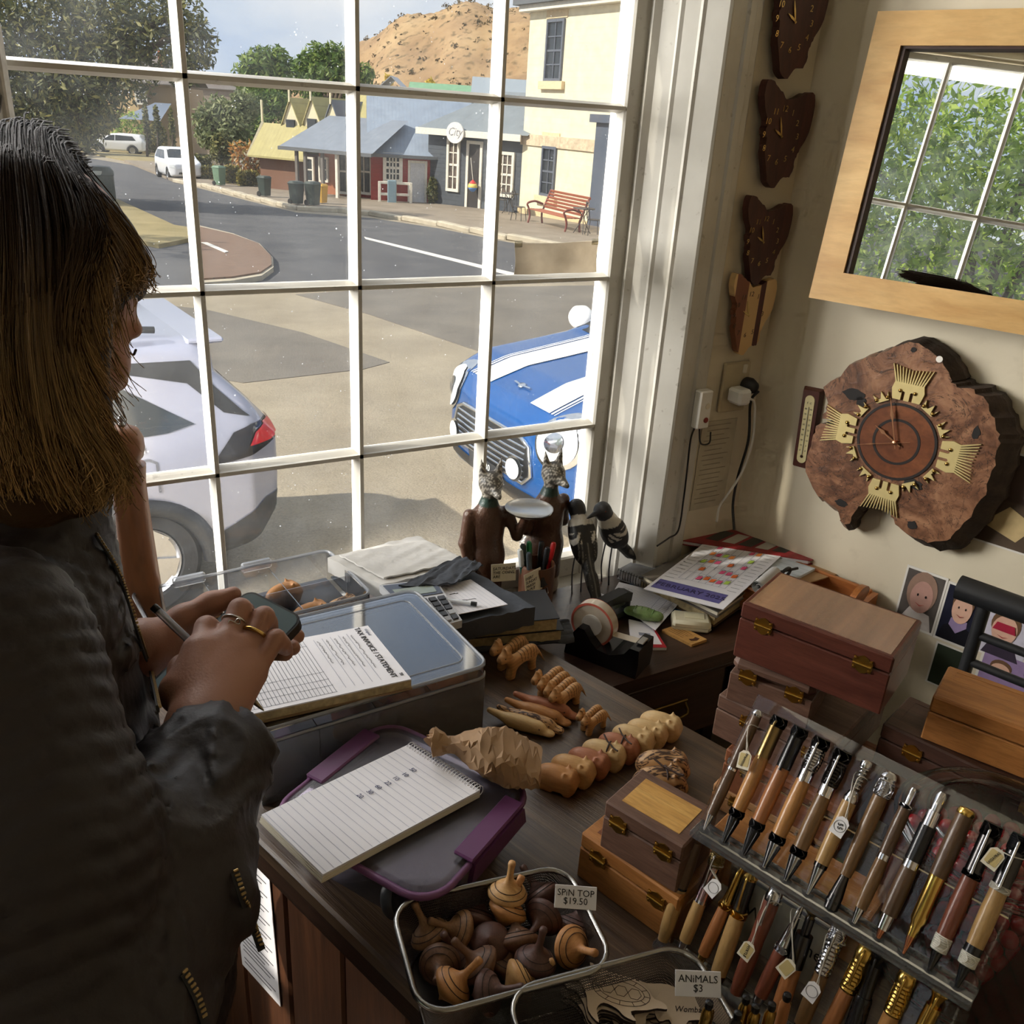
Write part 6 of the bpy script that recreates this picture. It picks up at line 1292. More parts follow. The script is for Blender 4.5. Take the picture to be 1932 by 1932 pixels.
card('note_card', 'handwritten card about Saturdays leaning on the pen pot', 950, 1080, 1.330, .050, .036, R(-14), 'SATURDAYS\nTHE COINS\nARE', .0085)
card('note_card', 'handwritten card about Sundays held in a black clip', 1006, 1098, 1.310, .052, .046, R(20), 'EVERY\nSUNDAY\nPARISH\nIN PUT', .0085, clip=True)

def foxmesh(arm):
    s = SDF()
    s.chain([(0, 0, .03), (0, 0, .11), (0, .004, .165), (0, 0, .205)], [.030, .030, .028, .017], .012)      # coat
    s.ell((0, .0, .185), (.034, .020, .018), k=.012)                                                      # shoulders
    for sx in (-1, 1):
        s.chain([(sx * .014, 0, .10), (sx * .013, 0, .05), (sx * .013, -.006, .006)], [.016, .012, .010], .006)
        s.ell((sx * .013, -.016, .006), (.009, .018, .006), k=.004)
    if arm == 'tray':
        s.chain([(-.034, 0, .19), (-.042, -.004, .14), (-.036, -.014, .095)], [.011, .010, .008], .006); s.ell((-.035, -.016, .088), (.008, .008, .010), k=.004)
        s.chain([(.034, 0, .19), (.048, -.018, .150), (.052, -.040, .190)], [.011, .009, .008], .006); s.ell((.052, -.044, .198), (.010, .010, .006), k=.004)
    else:
        for sx in (-1, 1): s.chain([(sx * .034, 0, .19), (sx * .042, .006, .145), (sx * .014, .032, .120)], [.011, .010, .008], .006)
        s.ell((0, .034, .118), (.016, .010, .010), k=.004)
    s.chain([(0, .0, .205), (0, -.004, .235)], [.013, .013], .006); s.ell((0, -.006, .248), (.021, .022, .021), k=.006); s.cone((0, -.02, .244), (0, -.045, .238), .012, .005, .006)
    for sx in (-1, 1): s.cone((sx * .013, -.002, .262), (sx * .018, -.002, .290), .008, .0015, .004)
    s.chain([(0, .028, .075), (0, .052, .055), (.004, .058, .085), (.006, .050, .125)], [.008, .014, .014, .003], .006)
    for sx in (-1, 1): s.chain([(sx * .012, .024, .10), (sx * .014, .030, .05), (sx * .012, .028, .022)], [.014, .011, .004], .006)
    def col(P):
        c = np.tile(np.array(srgb((82, 56, 42))[:3]), (len(P), 1))
        head = (P[:, 2] > .222) | ((P[:, 1] > .043) & (P[:, 2] < .14)); c[head] = srgb((86, 82, 76))[:3]
        n = np.sin(P[:, 0] * 900) * np.sin(P[:, 1] * 830 + P[:, 2] * 700); c[head & (n > .2)] = srgb((196, 190, 178))[:3]
        c[(P[:, 2] > .208) & (P[:, 2] < .222)] = srgb((44, 66, 58))[:3]
        w = (P[:, 2] < .05) & (P[:, 1] < .02); c[w] = srgb((170, 156, 140))[:3]
        if arm != 'tray': c[(np.abs(P[:, 0]) < .02) & (P[:, 1] > .026) & (P[:, 2] > .105) & (P[:, 2] < .132)] = srgb((196, 188, 176))[:3]
        else: c[(P[:, 2] < .098) & (P[:, 0] < -.026) & (P[:, 2] > .07)] = srgb((196, 188, 176))[:3]
        return c
    return s.mesh((-.075, -.075, -.004), (.08, .09, .30), .0032, color=col)
FOXM = vcol('fox_bronze_resin', .35, 0., .25, 120)
for lab, arm, x, y, rz in (('fox butler figurine with tray raised, backing onto the room', 'tray', .806, 1.425, R(172)), ('fox butler figurine with gloved hands clasped behind', 'clasp', .950, 1.425, R(186))):
    t = thing('fox_figurine', lab, 'figurine', (x, y, .705), rz, 'fox butler figurines on the sill', scale=1.18)
    t.rotation_euler = (0, 0, rz + PI); link('body', foxmesh(arm), FOXM, t, 180)
    for s_ in (-1, 1): MB().lathe([(0, -.002), (.003, 0), (0, .002)], 10, mat4((s_ * .006, .0335, .150), (PI / 2, 0, 0))).build('button', plain('button_pale', (200, 196, 186), .4), t)
    if arm == 'tray': MB().lathe([(.001, 0), (.034, 0), (.040, .004), (.041, .007), (.038, .006), (.033, .003), (.001, .003)], 32, mat4((.056, -.044, .206))).build('serving_tray', metal('tray_pewter', (196, 192, 184), .25), t, 40)
def magpie(flip):
    s = SDF()
    s.ell((0, 0, .085), (.026, .027, .055), (.45, 0, 0), k=.015); s.ell((0, -.036, .140), (.019, .021, .021), k=.02); s.cone((0, -.05, .140), (0, -.084, .133), .008, .002, .006)
    s.cone((0, .02, .06), (0, .075, .0), .018, .010, .015); s.box((0, .085, -.006), (.013, .035, .005), (-.85, 0, 0), .004, .012)
    for sx in (-1, 1): s.ell((sx * .020, .012, .082), (.010, .020, .050), (.62, 0, sx * .1), k=.006)
    def col(P):
        c = np.tile(np.array(srgb((38, 38, 40))[:3]), (len(P), 1)); W = np.array(srgb((214, 210, 200))[:3])
        ax = P[:, 2] * .86 - P[:, 1] * .5
        c[(ax > .098) & (ax < .122) & (P[:, 1] > -.045)] = W
        wing = (np.abs(P[:, 0]) > .012) & (ax > .055) & (ax < .082) & (P[:, 2] > .05); c[wing & (np.sin(P[:, 0] * 500 + P[:, 2] * 300) > -.2)] = W
        c[(P[:, 1] > .03) & (np.abs(np.sin(P[:, 0] * 420)) < .22)] = srgb((120, 118, 112))[:3]
        return c
    return s.mesh((-.05, -.10, -.05), (.05, .14, .18), .003, color=col)
MAGM = vcol('painted_magpie_wood', .5, 0., .2, 90); mg = magpie(0)
for lab, x, y, rz, ts in (('painted wooden magpie on wire legs, turned from the room', 1.004, 1.372, R(172), .95), ('painted wooden magpie on wire legs, leaning beside the jamb', 1.085, 1.380, R(-78), .95)):
    t = thing('wooden_magpie', lab, 'bird figure', (x, y, DK if y < 1.40 else .705), rz, 'wooden magpies at the window', scale=ts)
    o = link('body', mg, MAGM, t, 180); o.location = (0, 0, .055)
    for s_ in (-1, 1):
        MB().tube(smooth_path([(s_ * .010, 0, .105), (s_ * .012, -.004, .05), (s_ * .011, .002, .0005)], 5), .0018, 8).build('leg', metal('leg_wire', (120, 122, 126), .4), t, 60)
        MB().lathe([(0, -.0016), (.0022, 0), (0, .0016)], 8, mat4((s_ * .0165, -.043, .200), (0, PI / 2, 0))).build('eye', plain('eye_red', (120, 50, 40), .2), t, 180)

# ------------------------------------------------------------------ paper bags, bag wrap and stationery heaped on the counter end
def crumple(seed, amp):
    r_ = random.Random(seed); ph = [(r_.uniform(8, 40), r_.uniform(8, 40), r_.uniform(0, 6)) for _ in range(6)]
    return lambda u, v: sum(math.sin(a * u + b * v + c) for a, b, c in ph) * amp / 6
def soft_sheet(name, label, cat, px, z, mat, amp, seed, th=.003, part='sheet', n=16, droop=None, group=None):
    q = Quad(px, z); cr = crumple(seed, amp); t = root_at(name, label, cat, (q.p(.5, .5).x, q.p(.5, .5).y, z - th), group); MI = t.matrix_world.inverted()
    def f(u, v):
        p = q.p(u, v, cr(u, v));
        if droop: p.z += droop(u, v)
        return MI @ p
    MB().sheet(f, n, n, th).build(part, mat, t, 60); return t, q
WBAG = plain('white_bag_paper', (216, 214, 210), .75, var=.05, scale=10, bump=.3, bscale=16); BBAG = plain('black_bag_paper', (58, 62, 70), .6, var=.15, scale=12, bump=.35, bscale=18)
book('account_book', 'thick account book with tan page edges at counter end', 'book', ((850, 1208), (1064, 1188), (1030, 1122), (800, 1150)), CT + .003, CT + .030, plain('cover_black', (34, 34, 38), .5), plain('ledger_pages', (178, 160, 120), .8, var=.3, scale=90))
book('account_book', 'second account book stacked on the thick one', 'book', ((848, 1186), (1056, 1166), (1028, 1112), (800, 1130)), CT + .030, CT + .056, plain('cover_black', (34, 34, 38), .5), plain('ledger_pages', (178, 160, 120), .8, var=.3, scale=90))
o = soft_sheet('black_wrap', 'black wrapping paper drooping from under the books', 'wrapping paper', ((870, 1212), (1086, 1190), (1072, 1168), (850, 1185)), CT + .026, BBAG, .006, 3, .003, droop=lambda u, v: -.020 * (1 - v) ** 2 * 1.0)
soft_sheet('white_paper_bags', 'flat stack of white paper bags against the window', 'paper bags', ((618, 1052), (720, 1104), (890, 1062), (788, 1010)), CT + .105, WBAG, .003, 5, .030, 'bag_stack')
soft_sheet('white_paper_bags', 'upper grey-white bag with folded edge on the stack', 'paper bag', ((640, 1046), (724, 1090), (880, 1056), (800, 1018)), CT + .1105, WBAG, .003, 6, .003, 'bag')
soft_sheet('black_paper_bags', 'stack of matt black paper bags under the calculator', 'paper bags', ((728, 1112), (850, 1180), (1010, 1145), (850, 1052)), CT + .093, BBAG, .005, 7, .036, 'bag_stack')
soft_sheet('black_paper_bags', 'creased black paper bag lying over the white bags', 'paper bag', ((752, 1106), (858, 1100), (912, 1064), (866, 1048)), CT + .116, BBAG, .006, 8, .003, 'bag')
q = Quad(((716, 1104), (800, 1186), (872, 1166), (822, 1092)), CT + .112); t = root_at('calculator', 'silver desk calculator with blue-grey display', 'calculator', q.p(.5, .5, -.016))
SIL = plain('calc_silver', (196, 198, 202), .35, var=.03); MI = t.matrix_world.inverted()
q.c[2].z -= .004; q.c[1].z -= .004
q.poly([(0, 0), (1, 0), (1, 1), (0, 1)], 'case', SIL, t, -.014, .014); q.poly([(.03, .04), (.36, .04), (.36, .96), (.03, .96)], 'display_panel', plain('calc_panel', (84, 92, 108), .3), t, .0001, .0012)
q.poly([(.15, .12), (.32, .12), (.32, .86), (.15, .86)], 'display', plain('calc_lcd', (150, 160, 152), .15), t, .0014, .0006); q.poly([(.05, .55), (.11, .55), (.11, .9), (.05, .9)], 'solar_cell', plain('solar_dark', (56, 46, 44), .2), t, .0014, .0005)
KEY = plain('calc_key', (58, 60, 66), .5)
for i in range(5):
    for j in range(5): q.poly([(.44 + .11 * i, .06 + .185 * j), (.52 + .11 * i, .06 + .185 * j), (.52 + .11 * i, .20 + .185 * j), (.44 + .11 * i, .20 + .185 * j)], 'key', KEY if (i + j) % 7 else plain('calc_key_pale', (170, 172, 176), .5), t, .0004, .003)
q = Quad(((800, 1112), (858, 1160), (958, 1140), (888, 1093)), CT + .103); t = root_at('memo_slip', 'white ruled memo slip with a pen on it', 'paper', q.p(.5, .5)); q.poly([(0, 0), (1, 0), (1, 1), (0, 1)], 'sheet', PAPER, t, -.0012, .0012); ruled(q, t, 12, mat=plain('faint_rule', (206, 208, 218), .7)); wiggle(q, .35, .3, .35, .5, t, INK, 7, .05, .0005, 3); wiggle(q, .6, .35, .65, .6, t, INK, 8, .05, .0004, 4)
a, b = on_z(832, 1131, CT + .108), on_z(893, 1139, CT + .108); t = root_at('ballpoint_pen', 'clear ballpoint pen resting on the memo slip', 'pen', a); d = b - a
t.matrix_world = basis(a, d.normalized(), Vector((0, 0, 1)).cross(d).normalized(), Vector((0, 0, 1))); MB().tube([(0, 0, 0), (d.length, 0, 0)], .0036, 10).build('barrel', plain('clear_plastic_pen', (216, 220, 226), .1), t, 60); MB().tube([(d.length - .004, 0, 0), (d.length + .006, 0, 0)], .0038, 10).build('cap', BLKP, t, 60)
# ------------------------------------------------------------------ on the counter: mills, plastic boxes, pads, carved animals
def carve_mats(name, light, dark): return wood('carved_' + name, light, dark, (14, 60, 60), .5, fine=.5, bump=.05)
CAR = {'pale': carve_mats('pale', (214, 172, 116), (190, 142, 88)), 'honey': carve_mats('honey', (206, 152, 96), (176, 120, 70)), 'rose': carve_mats('rose', (190, 128, 94), (158, 98, 70)), 'brown': carve_mats('brown', (152, 100, 70), (118, 74, 50)), 'cream': carve_mats('cream', (228, 198, 146), (206, 170, 116))}
def zebra():
    t = NT('carved_zebrano'); v = t.coord((20, 90, 60)); n = t.noise(v, 1.4, 3, .5, 1.4)
    c = t.ramp(n, [(.40, srgb((196, 156, 108))), (.49, srgb((182, 140, 96))), (.52, srgb((70, 48, 36))), (.58, srgb((66, 46, 36))), (.62, srgb((188, 146, 100)))]); return t.done(t.bsdf(c, .45))
CAR['zebra'] = zebra()
EYEM = plain('eye_black', (20, 16, 14), .3)
MILLW = wood('mill_wood', (160, 110, 76), (124, 80, 52), (6, 6, 1.2), .4)
for lab, x, y, s in (('tall turned wooden pepper mill with round head by the window', .150, 1.446, 1.0), ('second wooden pepper mill half hidden by the woman\'s hair', .058, 1.448, .84)):
    t = thing('pepper_mill', lab, 'pepper mill', (x, y, .705), 0, 'wooden pepper mills')
    t.scale = (1.0, 1.0, 1.107 * s)
    MB().lathe([(.001, 0), (.037, 0), (.038, .02), (.036, .06), (.030, .20), (.0265, .30), (.026, .345), (.0285, .366), (.029, .372), (.001, .372)], 40).build('mill_body', MILLW, t, 40)
    MB().lathe([(.001, .3725), (.022, .3725), (.020, .378), (.027, .385), (.0305, .398), (.030, .412), (.024, .425), (.012, .431), (.001, .432)], 40).build('mill_head', MILLW, t, 40)
    MB().lathe([(.006, .430), (.006, .434), (.003, .437), (.0045, .443), (.001, .447)], 16).build('finial', metal('mill_steel', (150, 150, 150), .3), t, 40)

p = on_y(0, 215, 1.41); t = thing('leadlight_frame', 'dark framed leadlight panel hanging edge-on in the window', 'picture frame', (p.x - .01, 1.41, p.z), R(62)); t.scale = (.62, .62, .72)
MB().rbox((-.085, 0, 0), (.03, .03, .30), .004).build('frame_side', DKW, t); MB().rbox((.06, 0, 0), (.03, .028, .30), .004).build('frame_side', plain('leaded_white', (206, 204, 200), .3, var=.2, scale=40), t); MB().rbox((-.012, 0, .14), (.15, .028, .025), .004).build('frame_rail', DKW, t); MB().rbox((-.012, 0, -.14), (.15, .028, .025), .004).build('frame_rail', DKW, t)
MB().box((-.012, 0, 0), (.125, .006, .26)).build('glass_panel', plain('leadlight_glass', (190, 190, 188), .15, var=.35, scale=30), t)
for k in range(5): MB().tube(smooth_path([(-.07, -.005, -.12 + .05 * k), (-.03, -.005, -.08 + .05 * k), (.02, -.005, -.11 + .055 * k), (.045, -.005, -.06 + .045 * k)], 5), .002, 6).build('lead_came', plain('lead_grey', (110, 110, 112), .5), t, 60)

# ---- clear organiser boxes
PLAS = clear('clear_plastic', (250, 252, 255), .08, .08, 4.5, (246, 249, 255)); PLASH = clear('frosted_plastic', (244, 247, 252), .45, .2, 2.0, (240, 244, 252))
PLASW = clear('cloudy_plastic', (248, 250, 254), .26, .12, 1.5, (250, 251, 255))
def organiser(name, label, c, rz, W, D, z0, z1, lid, cells, floor=None):
    t = thing(name, label, 'storage box', (c[0], c[1], z0), rz); h = z1 - z0; th = .0022; fl_ = .002 if floor is None else floor
    hh = h - (.022 if lid else 0)
    MB().box((0, 0, fl_), (W - .02, D - .02, th)).build('bottom', PLASH, t)
    for nm, cx, cy, sx, sy in (('wall', 0, -D / 2 + .004, W - .008, th), ('wall', 0, D / 2 - .004, W - .008, th), ('wall', -W / 2 + .004, 0, th, D - .008), ('wall', W / 2 - .004, 0, th, D - .008)): MB().box((cx, cy, hh / 2), (sx, sy, hh)).build(nm, PLASW if lid else PLAS, t)
    nx, ny = cells
    for i in range(1, nx): MB().box((-W / 2 + W * i / nx, 0, hh * .46 + fl_ * .5), (th * .7, D - .012, hh * .9 - fl_)).build('divider', PLAS, t)
    for j in range(1, ny): MB().box((0, -D / 2 + D * j / ny, hh * .46 + fl_ * .5), (W - .012, th * .7, hh * .9 - fl_)).build('divider', PLAS, t)
    rim = MB().tube([(x, y, hh) for x, y in rrect(W, D, .018, 5)], .0030, 8, closed=True).build('rim', PLASH, t, 60)
    if lid:
        l = MB().prism(rrect(W + .004, D + .004, .02, 5), h - .004, h - .0015, top=rrect(W - .002, D - .002, .018, 5)).build('lid', PLAS, t)
        mb = MB()
        pts = rrect(W + .002, D + .002, .02, 5); n = len(pts)
        mb.add([(x, y, hh + .002) for x, y in pts] + [(x, y, h - .003) for x, y in pts], [[i, (i + 1) % n, n + (i + 1) % n, n + i] for i in range(n)]).build('lid_skirt', PLAS, l)
        MB().tube([(x, y, h - .001) for x, y in rrect(W, D, .02, 5)], .0026, 8, closed=True).build('lid_rim', PLASH, l, 60)
        MB().tube([(x, y, h - .0012) for x, y in rrect(W - .05, D - .05, .015, 5)], .0012, 6, closed=True).build('lid_ridge', PLASH, l, 60)
    else:
        for sx in (-.62, .06): MB().rbox((sx * W / 2 + .03, D / 2 + .008, hh - .004), (.055, .012, .018), .003).build('latch_tab', PLASH, t)
    return t
organiser('open_organiser', 'open clear plastic organiser holding carved animals by the window', (.312, 1.345), R(4), .350, .190, CT, CT + .098, False, (3, 2), .045)
organiser('lidded_organiser', 'lidded clear plastic organiser under the invoice book', (.378, 1.074), R(2), .345, .250, CT, CT + .125, True, (4, 1))

# ---- carved animals
TH = [(-.50, .42), (-.47, .50), (-.40, .57), (-.385, .66), (-.34, .60), (-.30, .67), (-.26, .58), (-.2, .46), (-.08, .44), (.1, .50), (.25, .50), (.34, .44), (.45, .28), (.55, .10), (.60, .02), (.56, .03), (.46, .16), (.36, .26), (.34, .12), (.36, 0), (.22, 0), (.2, .14), (.14, .22), (.0, .22), (-.10, .16), (-.14, 0), (-.28, 0), (-.27, .18), (-.30, .30), (-.36, .36), (-.46, .37)]
def thyl():
    base = SDF(); base.ext([(x * .1, z * .1) for x, z in sm2(TH, 3)], 1, 0, .006)
    def post(P, d):
        w = np.abs(P[:, 1]) - (.0085 - np.clip(P[:, 0] - .02, 0, 1) * .09); h = np.clip(.5 - .5 * (d - w) / .010, 0, 1); return w * h + d * (1 - h) + .010 * h * (1 - h)
    base.post = post
    def col(P):
        n = len(P); c = np.tile(np.array(srgb((202, 152, 98))[:3]), (n, 1)); g = .5 + .5 * np.sin(P[:, 2] * 900 + np.sin(P[:, 0] * 160) * 2 + P[:, 1] * 300); c *= (.86 + .18 * g)[:, None]
        st = (P[:, 0] > -.006) & (P[:, 0] < .043) & (P[:, 2] > .031) & (np.abs(np.sin((P[:, 0] + P[:, 2] * .12) * 470)) < .26); c[st] = srgb((62, 40, 26))[:3]
        c[(P[:, 0] > .0555)] = srgb((60, 42, 30))[:3]; c[(P[:, 0] < -.0475)] *= .5
        return c
    return base.mesh((-.058, -.014, -.004), (.066, .014, .072), .00125, color=col)
TME = thyl(); TMAT = vcol('thylacine_wood', .48, 0, .05, 100)
def put_thyl(label, px, py, sc, rz, group):
    p = on_z(px, py, CT); t = thing('carved_thylacine', label, 'animal figure', (p.x, p.y, CT), rz, group, scale=sc)
    link('body', TME, TMAT, t, 180)
    for s_ in (-1, 1): MB().lathe([(0, -.001), (.0013, 0), (0, .001)], 8, mat4((-.0405, s_ * .0078, .049), (PI / 2, 0, 0))).build('eye', EYEM, t, 180)
GT = 'striped wooden thylacines in families'
put_thyl('large striped wooden thylacine, behind its twin', 962, 1254, .98, R(15), GT); put_thyl('large striped wooden thylacine, front of the big pair', 980, 1272, 1.02, R(12), GT)
for k, (x, y, lab) in enumerate(((1035, 1306, 'mid-sized striped thylacine, rearmost of the four'), (1046, 1316, 'mid-sized striped thylacine, second from the rear of four'), (1058, 1327, 'mid-sized striped thylacine, third from the rear of four'), (1068, 1338, 'mid-sized striped thylacine, foremost of the four'))): put_thyl(lab, x, y, .84, R(14), GT)
put_thyl('smallest striped thylacine, behind the other cub', 1112, 1370, .66, R(14), GT); put_thyl('smallest striped thylacine, front cub', 1122, 1380, .66, R(12), GT)
def wombat():
    s = SDF(); s.ell((-.008, 0, .0185), (.026, .0150, .0195), k=.01); s.box((.012, 0, .0165), (.0155, .0136, .0150), (0, -.12, 0), .008, .012)
    s.box((.020, 0, .0225), (.0060, .0128, .0110), (0, -.55, 0), .0035, .006); s.box((-.002, 0, .004), (.024, .0130, .005), (0, 0, 0), .004, .006)
    for sy in (-1, 1): s.cone((.0125, sy * .0082, .0320), (.0115, sy * .0108, .0385), .0048, .0010, .003)
    s.box((.004, 0, .0), (.008, .03, .006), (0, 0, 0), .005, .003, True); s.box((.0, 0, -.006), (.05, .03, .006), (0, 0, 0), .0, .001, True)
    return s.mesh((-.038, -.02, -.002), (.036, .02, .044), .0014)
WME = wombat()
def put_wombat(label, pos, rz, mat, sc=1., cord=False, group='row of carved wombats', name='carved_wombat'):
    t = thing(name, label, 'animal figure', pos, rz, group, scale=sc); link('body', WME, mat, t, 180)
    for s_ in (-1, 1): MB().lathe([(0, -.001), (.0016, 0), (0, .001)], 8, mat4((.0195, s_ * .0137, .021), (PI / 2, 0, 0), (1.3, 1.3, 1.3))).build('eye', EYEM, t, 180)
    MB().rbox((.0275, 0, .022), (.002, .009, .004), .001).build('nose', plain('nose_burn', (120, 80, 54), .5), t)
    if cord:
        cd = MB().tube(smooth_path([(.002, -.015, .016), (.004, -.010, .034), (.004, .0, .0372), (.004, .010, .034), (.002, .015, .016)], 5), .0012, 6).build('cord', plain('leather_cord', (58, 38, 30), .6), t, 60)
        MB().tube(smooth_path([(-.008, .014, .040), (.0, .004, .0385), (.004, 0, .0395), (.012, -.008, .0395), (.02, -.014, .041)], 4), .0012, 6).build('cord_end', plain('leather_cord', (58, 38, 30), .6), cd, 60)
    return t
wl_ = ['honey', 'pale', 'rose', 'cream', 'rose', 'cream', 'cream', 'cream']
wlab = ['honey wombat at the near end of the row', 'pale wombat second from the near end', 'rosy brown wombat third from the near end', 'cream wombat tied with dark cord, fourth in the row', 'rosy brown wombat tied with dark cord, fifth in the row', 'cream wombat sixth in the row', 'cream wombat seventh in the row', 'cream wombat at the far end of the row']
for i in range(8): put_wombat(wlab[i], (.588 + .0300 * i, .802 + .0045 * i, CT), R(-52 - 2 * (i % 3)), CAR[wl_[i]], 1.0 + .04 * (i % 2), i in (3, 4))
put_wombat('zebra-grained wombat tied with cord, nearer of two', (.712, .728, CT), R(-28), CAR['zebra'], 1.22, True, 'zebra-grained wombats'); put_wombat('zebra-grained wombat, the further of two', (.738, .754, CT), R(-32), CAR['zebra'], 1.22, False, 'zebra-grained wombats')
def platy():
    s = SDF(); s.ell((0, 0, .012), (.028, .0115, .0125), k=.01); s.cone((-.02, 0, .012), (-.055, 0, .018), .0085, .0045, .01); s.ell((.026, 0, .012), (.014, .0095, .0105), k=.008); s.ell((.042, 0, .008), (.012, .0085, .005), k=.006)
    s.box((0, 0, -.006), (.08, .04, .006), (0, 0, 0), 0, .001, True); return s.mesh((-.066, -.016, -.002), (.06, .016, .03), .0016)
PME = platy()
for k, (px, py, m, lab) in enumerate(((1000, 1398, 'cream', 'pale carved platypus nearest the paper bag'), (1018, 1392, 'zebra', 'zebra-grained carved platypus in the group of four'), (1032, 1378, 'honey', 'honey coloured carved platypus, third of four'), (1048, 1366, 'rose', 'red-brown carved platypus, furthest of four'))):
    p = on_z(px - 16, py - 22, CT); t = thing('carved_platypus', lab, 'animal figure', (p.x, p.y, CT), R(-52), 'carved platypuses', scale=1.0); link('body', PME, CAR[m], t, 180)
    for s_ in (-1, 1): MB().lathe([(0, -.001), (.0013, 0), (0, .001)], 8, mat4((.031, s_ * .0085, .0155), (PI / 2, 0, 0))).build('eye', EYEM, t, 180)
for lab, x, y, rz, m, sc in (('pale carved wombat in the lidded organiser, left of three', .385, 1.005, R(-60), 'brown', 1.9), ('carved wombat facing out of the lidded organiser', .435, 1.010, R(-80), 'rose', 1.75), ('largest carved wombat in the lidded organiser, right of three', .505, 1.030, R(200), 'rose', 2.1)): put_wombat(lab, (x, y, CT + .004), rz, CAR[m], sc, False, 'wombats in the lidded organiser')
for lab, x, y, rz, m, sc in (('pale wombat at the near corner of the open organiser', .185, 1.292, R(10), 'pale', 1.3), ('dark zebra-grained wombat in the open organiser', .262, 1.355, R(0), 'zebra', 1.35), ('small honey wombat at the middle of the open organiser', .372, 1.375, R(20), 'honey', 1.1), ('striped wombat near the right end of the open organiser', .452, 1.290, R(10), 'zebra', 1.05), ('honey wombat at the front of the open organiser', .395, 1.290, R(10), 'honey', 1.1)): put_wombat(lab, (x, y, CT + .0465), rz, CAR[m], sc, False, 'wombats in the open organiser')

# ---- purple-clipped tub with flip pad and paper bag on it
ptub = thing('clip_lid_tub', 'clear plastic tub with purple lid clips at the counter edge', 'storage box', (.351, .792, CT), R(29)); PW, PD, PH = .225, .243, .086
TUBP = clear('tub_plastic', (222, 222, 230), .07, .2, 1., (170, 170, 180)); TUBL = clear('tub_lid_plastic', (216, 210, 220), .26, .22, 1., (170, 164, 178)); PURP = plain('purple_plastic', (94, 48, 92), .4, var=.05)
mb = MB(); lo = rrect(PW - .045, PD - .045, .03, 6); hi = rrect(PW - .012, PD - .012, .036, 6); n = len(lo)
mb.add([(x, y, .003) for x, y in lo] + [(x, y, PH - .012) for x, y in hi], [[i, (i + 1) % n, n + (i + 1) % n, n + i] for i in range(n)] + [list(range(n))[::-1]]).build('tub', TUBP, ptub, 50)
lidp = MB().prism(rrect(PW + .004, PD + .004, .042, 6), PH - .010, PH - .002, top=rrect(PW - .016, PD - .016, .034, 6)).build('tub_lid', TUBL, ptub, 30)
MB().tube([(x, y, PH - .009) for x, y in rrect(PW, PD, .04, 6)], .0045, 8, closed=True).build('seal', plain('purple_seal', (112, 70, 110), .5), lidp, 60)
for sy in (-1, 1):
    cl = MB().prism([(-.062, 0), (.062, 0), (.055, .026), (-.055, .026)], -.002, .004, mat4((.018, sy * (PD / 2 + .004), PH - .032), (PI / 2, 0, 0))).build('clip', PURP, ptub)
    MB().rbox((.018, sy * (PD / 2 - .008), PH - .002), (.115, .028, .006), .002).build('clip_top', PURP, cl)
lettering('décor', .020, plain('clip_emboss', (76, 36, 76), .5), ptub, mat4((.018, -(PD / 2 + .0062), PH - .018), (PI / 2, 0, 0)), 'clip_lettering')
p = ptub.location
put_thyl('large dim thylacine stored inside the purple-clipped tub', 905, 1610, 1.15, R(30), 'thylacine stored in the tub')
t = thing('tape_spool', 'round dark lens-like spool inside the tub', 'spool', (.305, .700, CT + .045), 0, None, (R(-60), R(20), 0)); t.rotation_euler = (R(70), 0, R(35))
MB().lathe([(.012, -.008), (.026, -.008), (.028, -.004), (.028, .004), (.026, .008), (.012, .008)], 30, cap=False).build('ring', BLKP, t, 40); MB().lathe([(.001, -.004), (.013, -.004), (.013, .004), (.001, .004)], 20).build('core', plain('spool_core', (70, 64, 70), .2), t, 40); t.location.z = CT + .034
def flip_pad():
    z1 = CT + PH + .0135; q = Quad(((488, 1532), (606, 1646), (906, 1490), (771, 1404)), z1)
    t = root_at('flip_notepad', 'white spiral flip notepad with a column of figures on the tub', 'notepad', (q.p(.5, .5).x, q.p(.5, .5).y, CT + PH - .001));
    q.c[0].z -= .004; q.c[1].z -= .004
    for k in range(4): q.poly([(0 + .004 * k, .004 * k), (1, .003 * k), (1, 1), (0, 1)], 'page_layer', PAPER if k == 3 else PAPER2, t, -.012 + .003 * k, .0028)
    for i in range(21): v = .03 + .045 * i; q.line(.01, v, .99, v, .00025, 'ruled_line', plain('pad_rule', (176, 180, 196), .7), t, .0001)
    MI = t.matrix_world.inverted()
    for i in range(27):
        p = q.p(.02 + .96 * i / 26, .985); x = (q.p(.5, 1) - q.p(.5, .9)).normalized()
        MB().tube([MI @ (p + x * (.0065 * math.cos(a) + .004) + Vector((0, 0, -.004 + .0075 * math.sin(a)))) for a in [2 * PI * j / 12 for j in range(12)]], .0006, 5, closed=True).build('coil_ring', plain('coil_white', (226, 226, 230), .3), t, 60)
    for k, (tx, v) in enumerate((('50', .85), ('10', .79), ('10', .73), ('22', .67), ('60', .61), ('30', .55), ('20', .49))): lettering(tx, .0085, INKB, t, MI @ q.frame(.36 + .01 * (k % 2), v, .0006), 'handwriting', shear=.2, depth=.0002)
flip_pad()
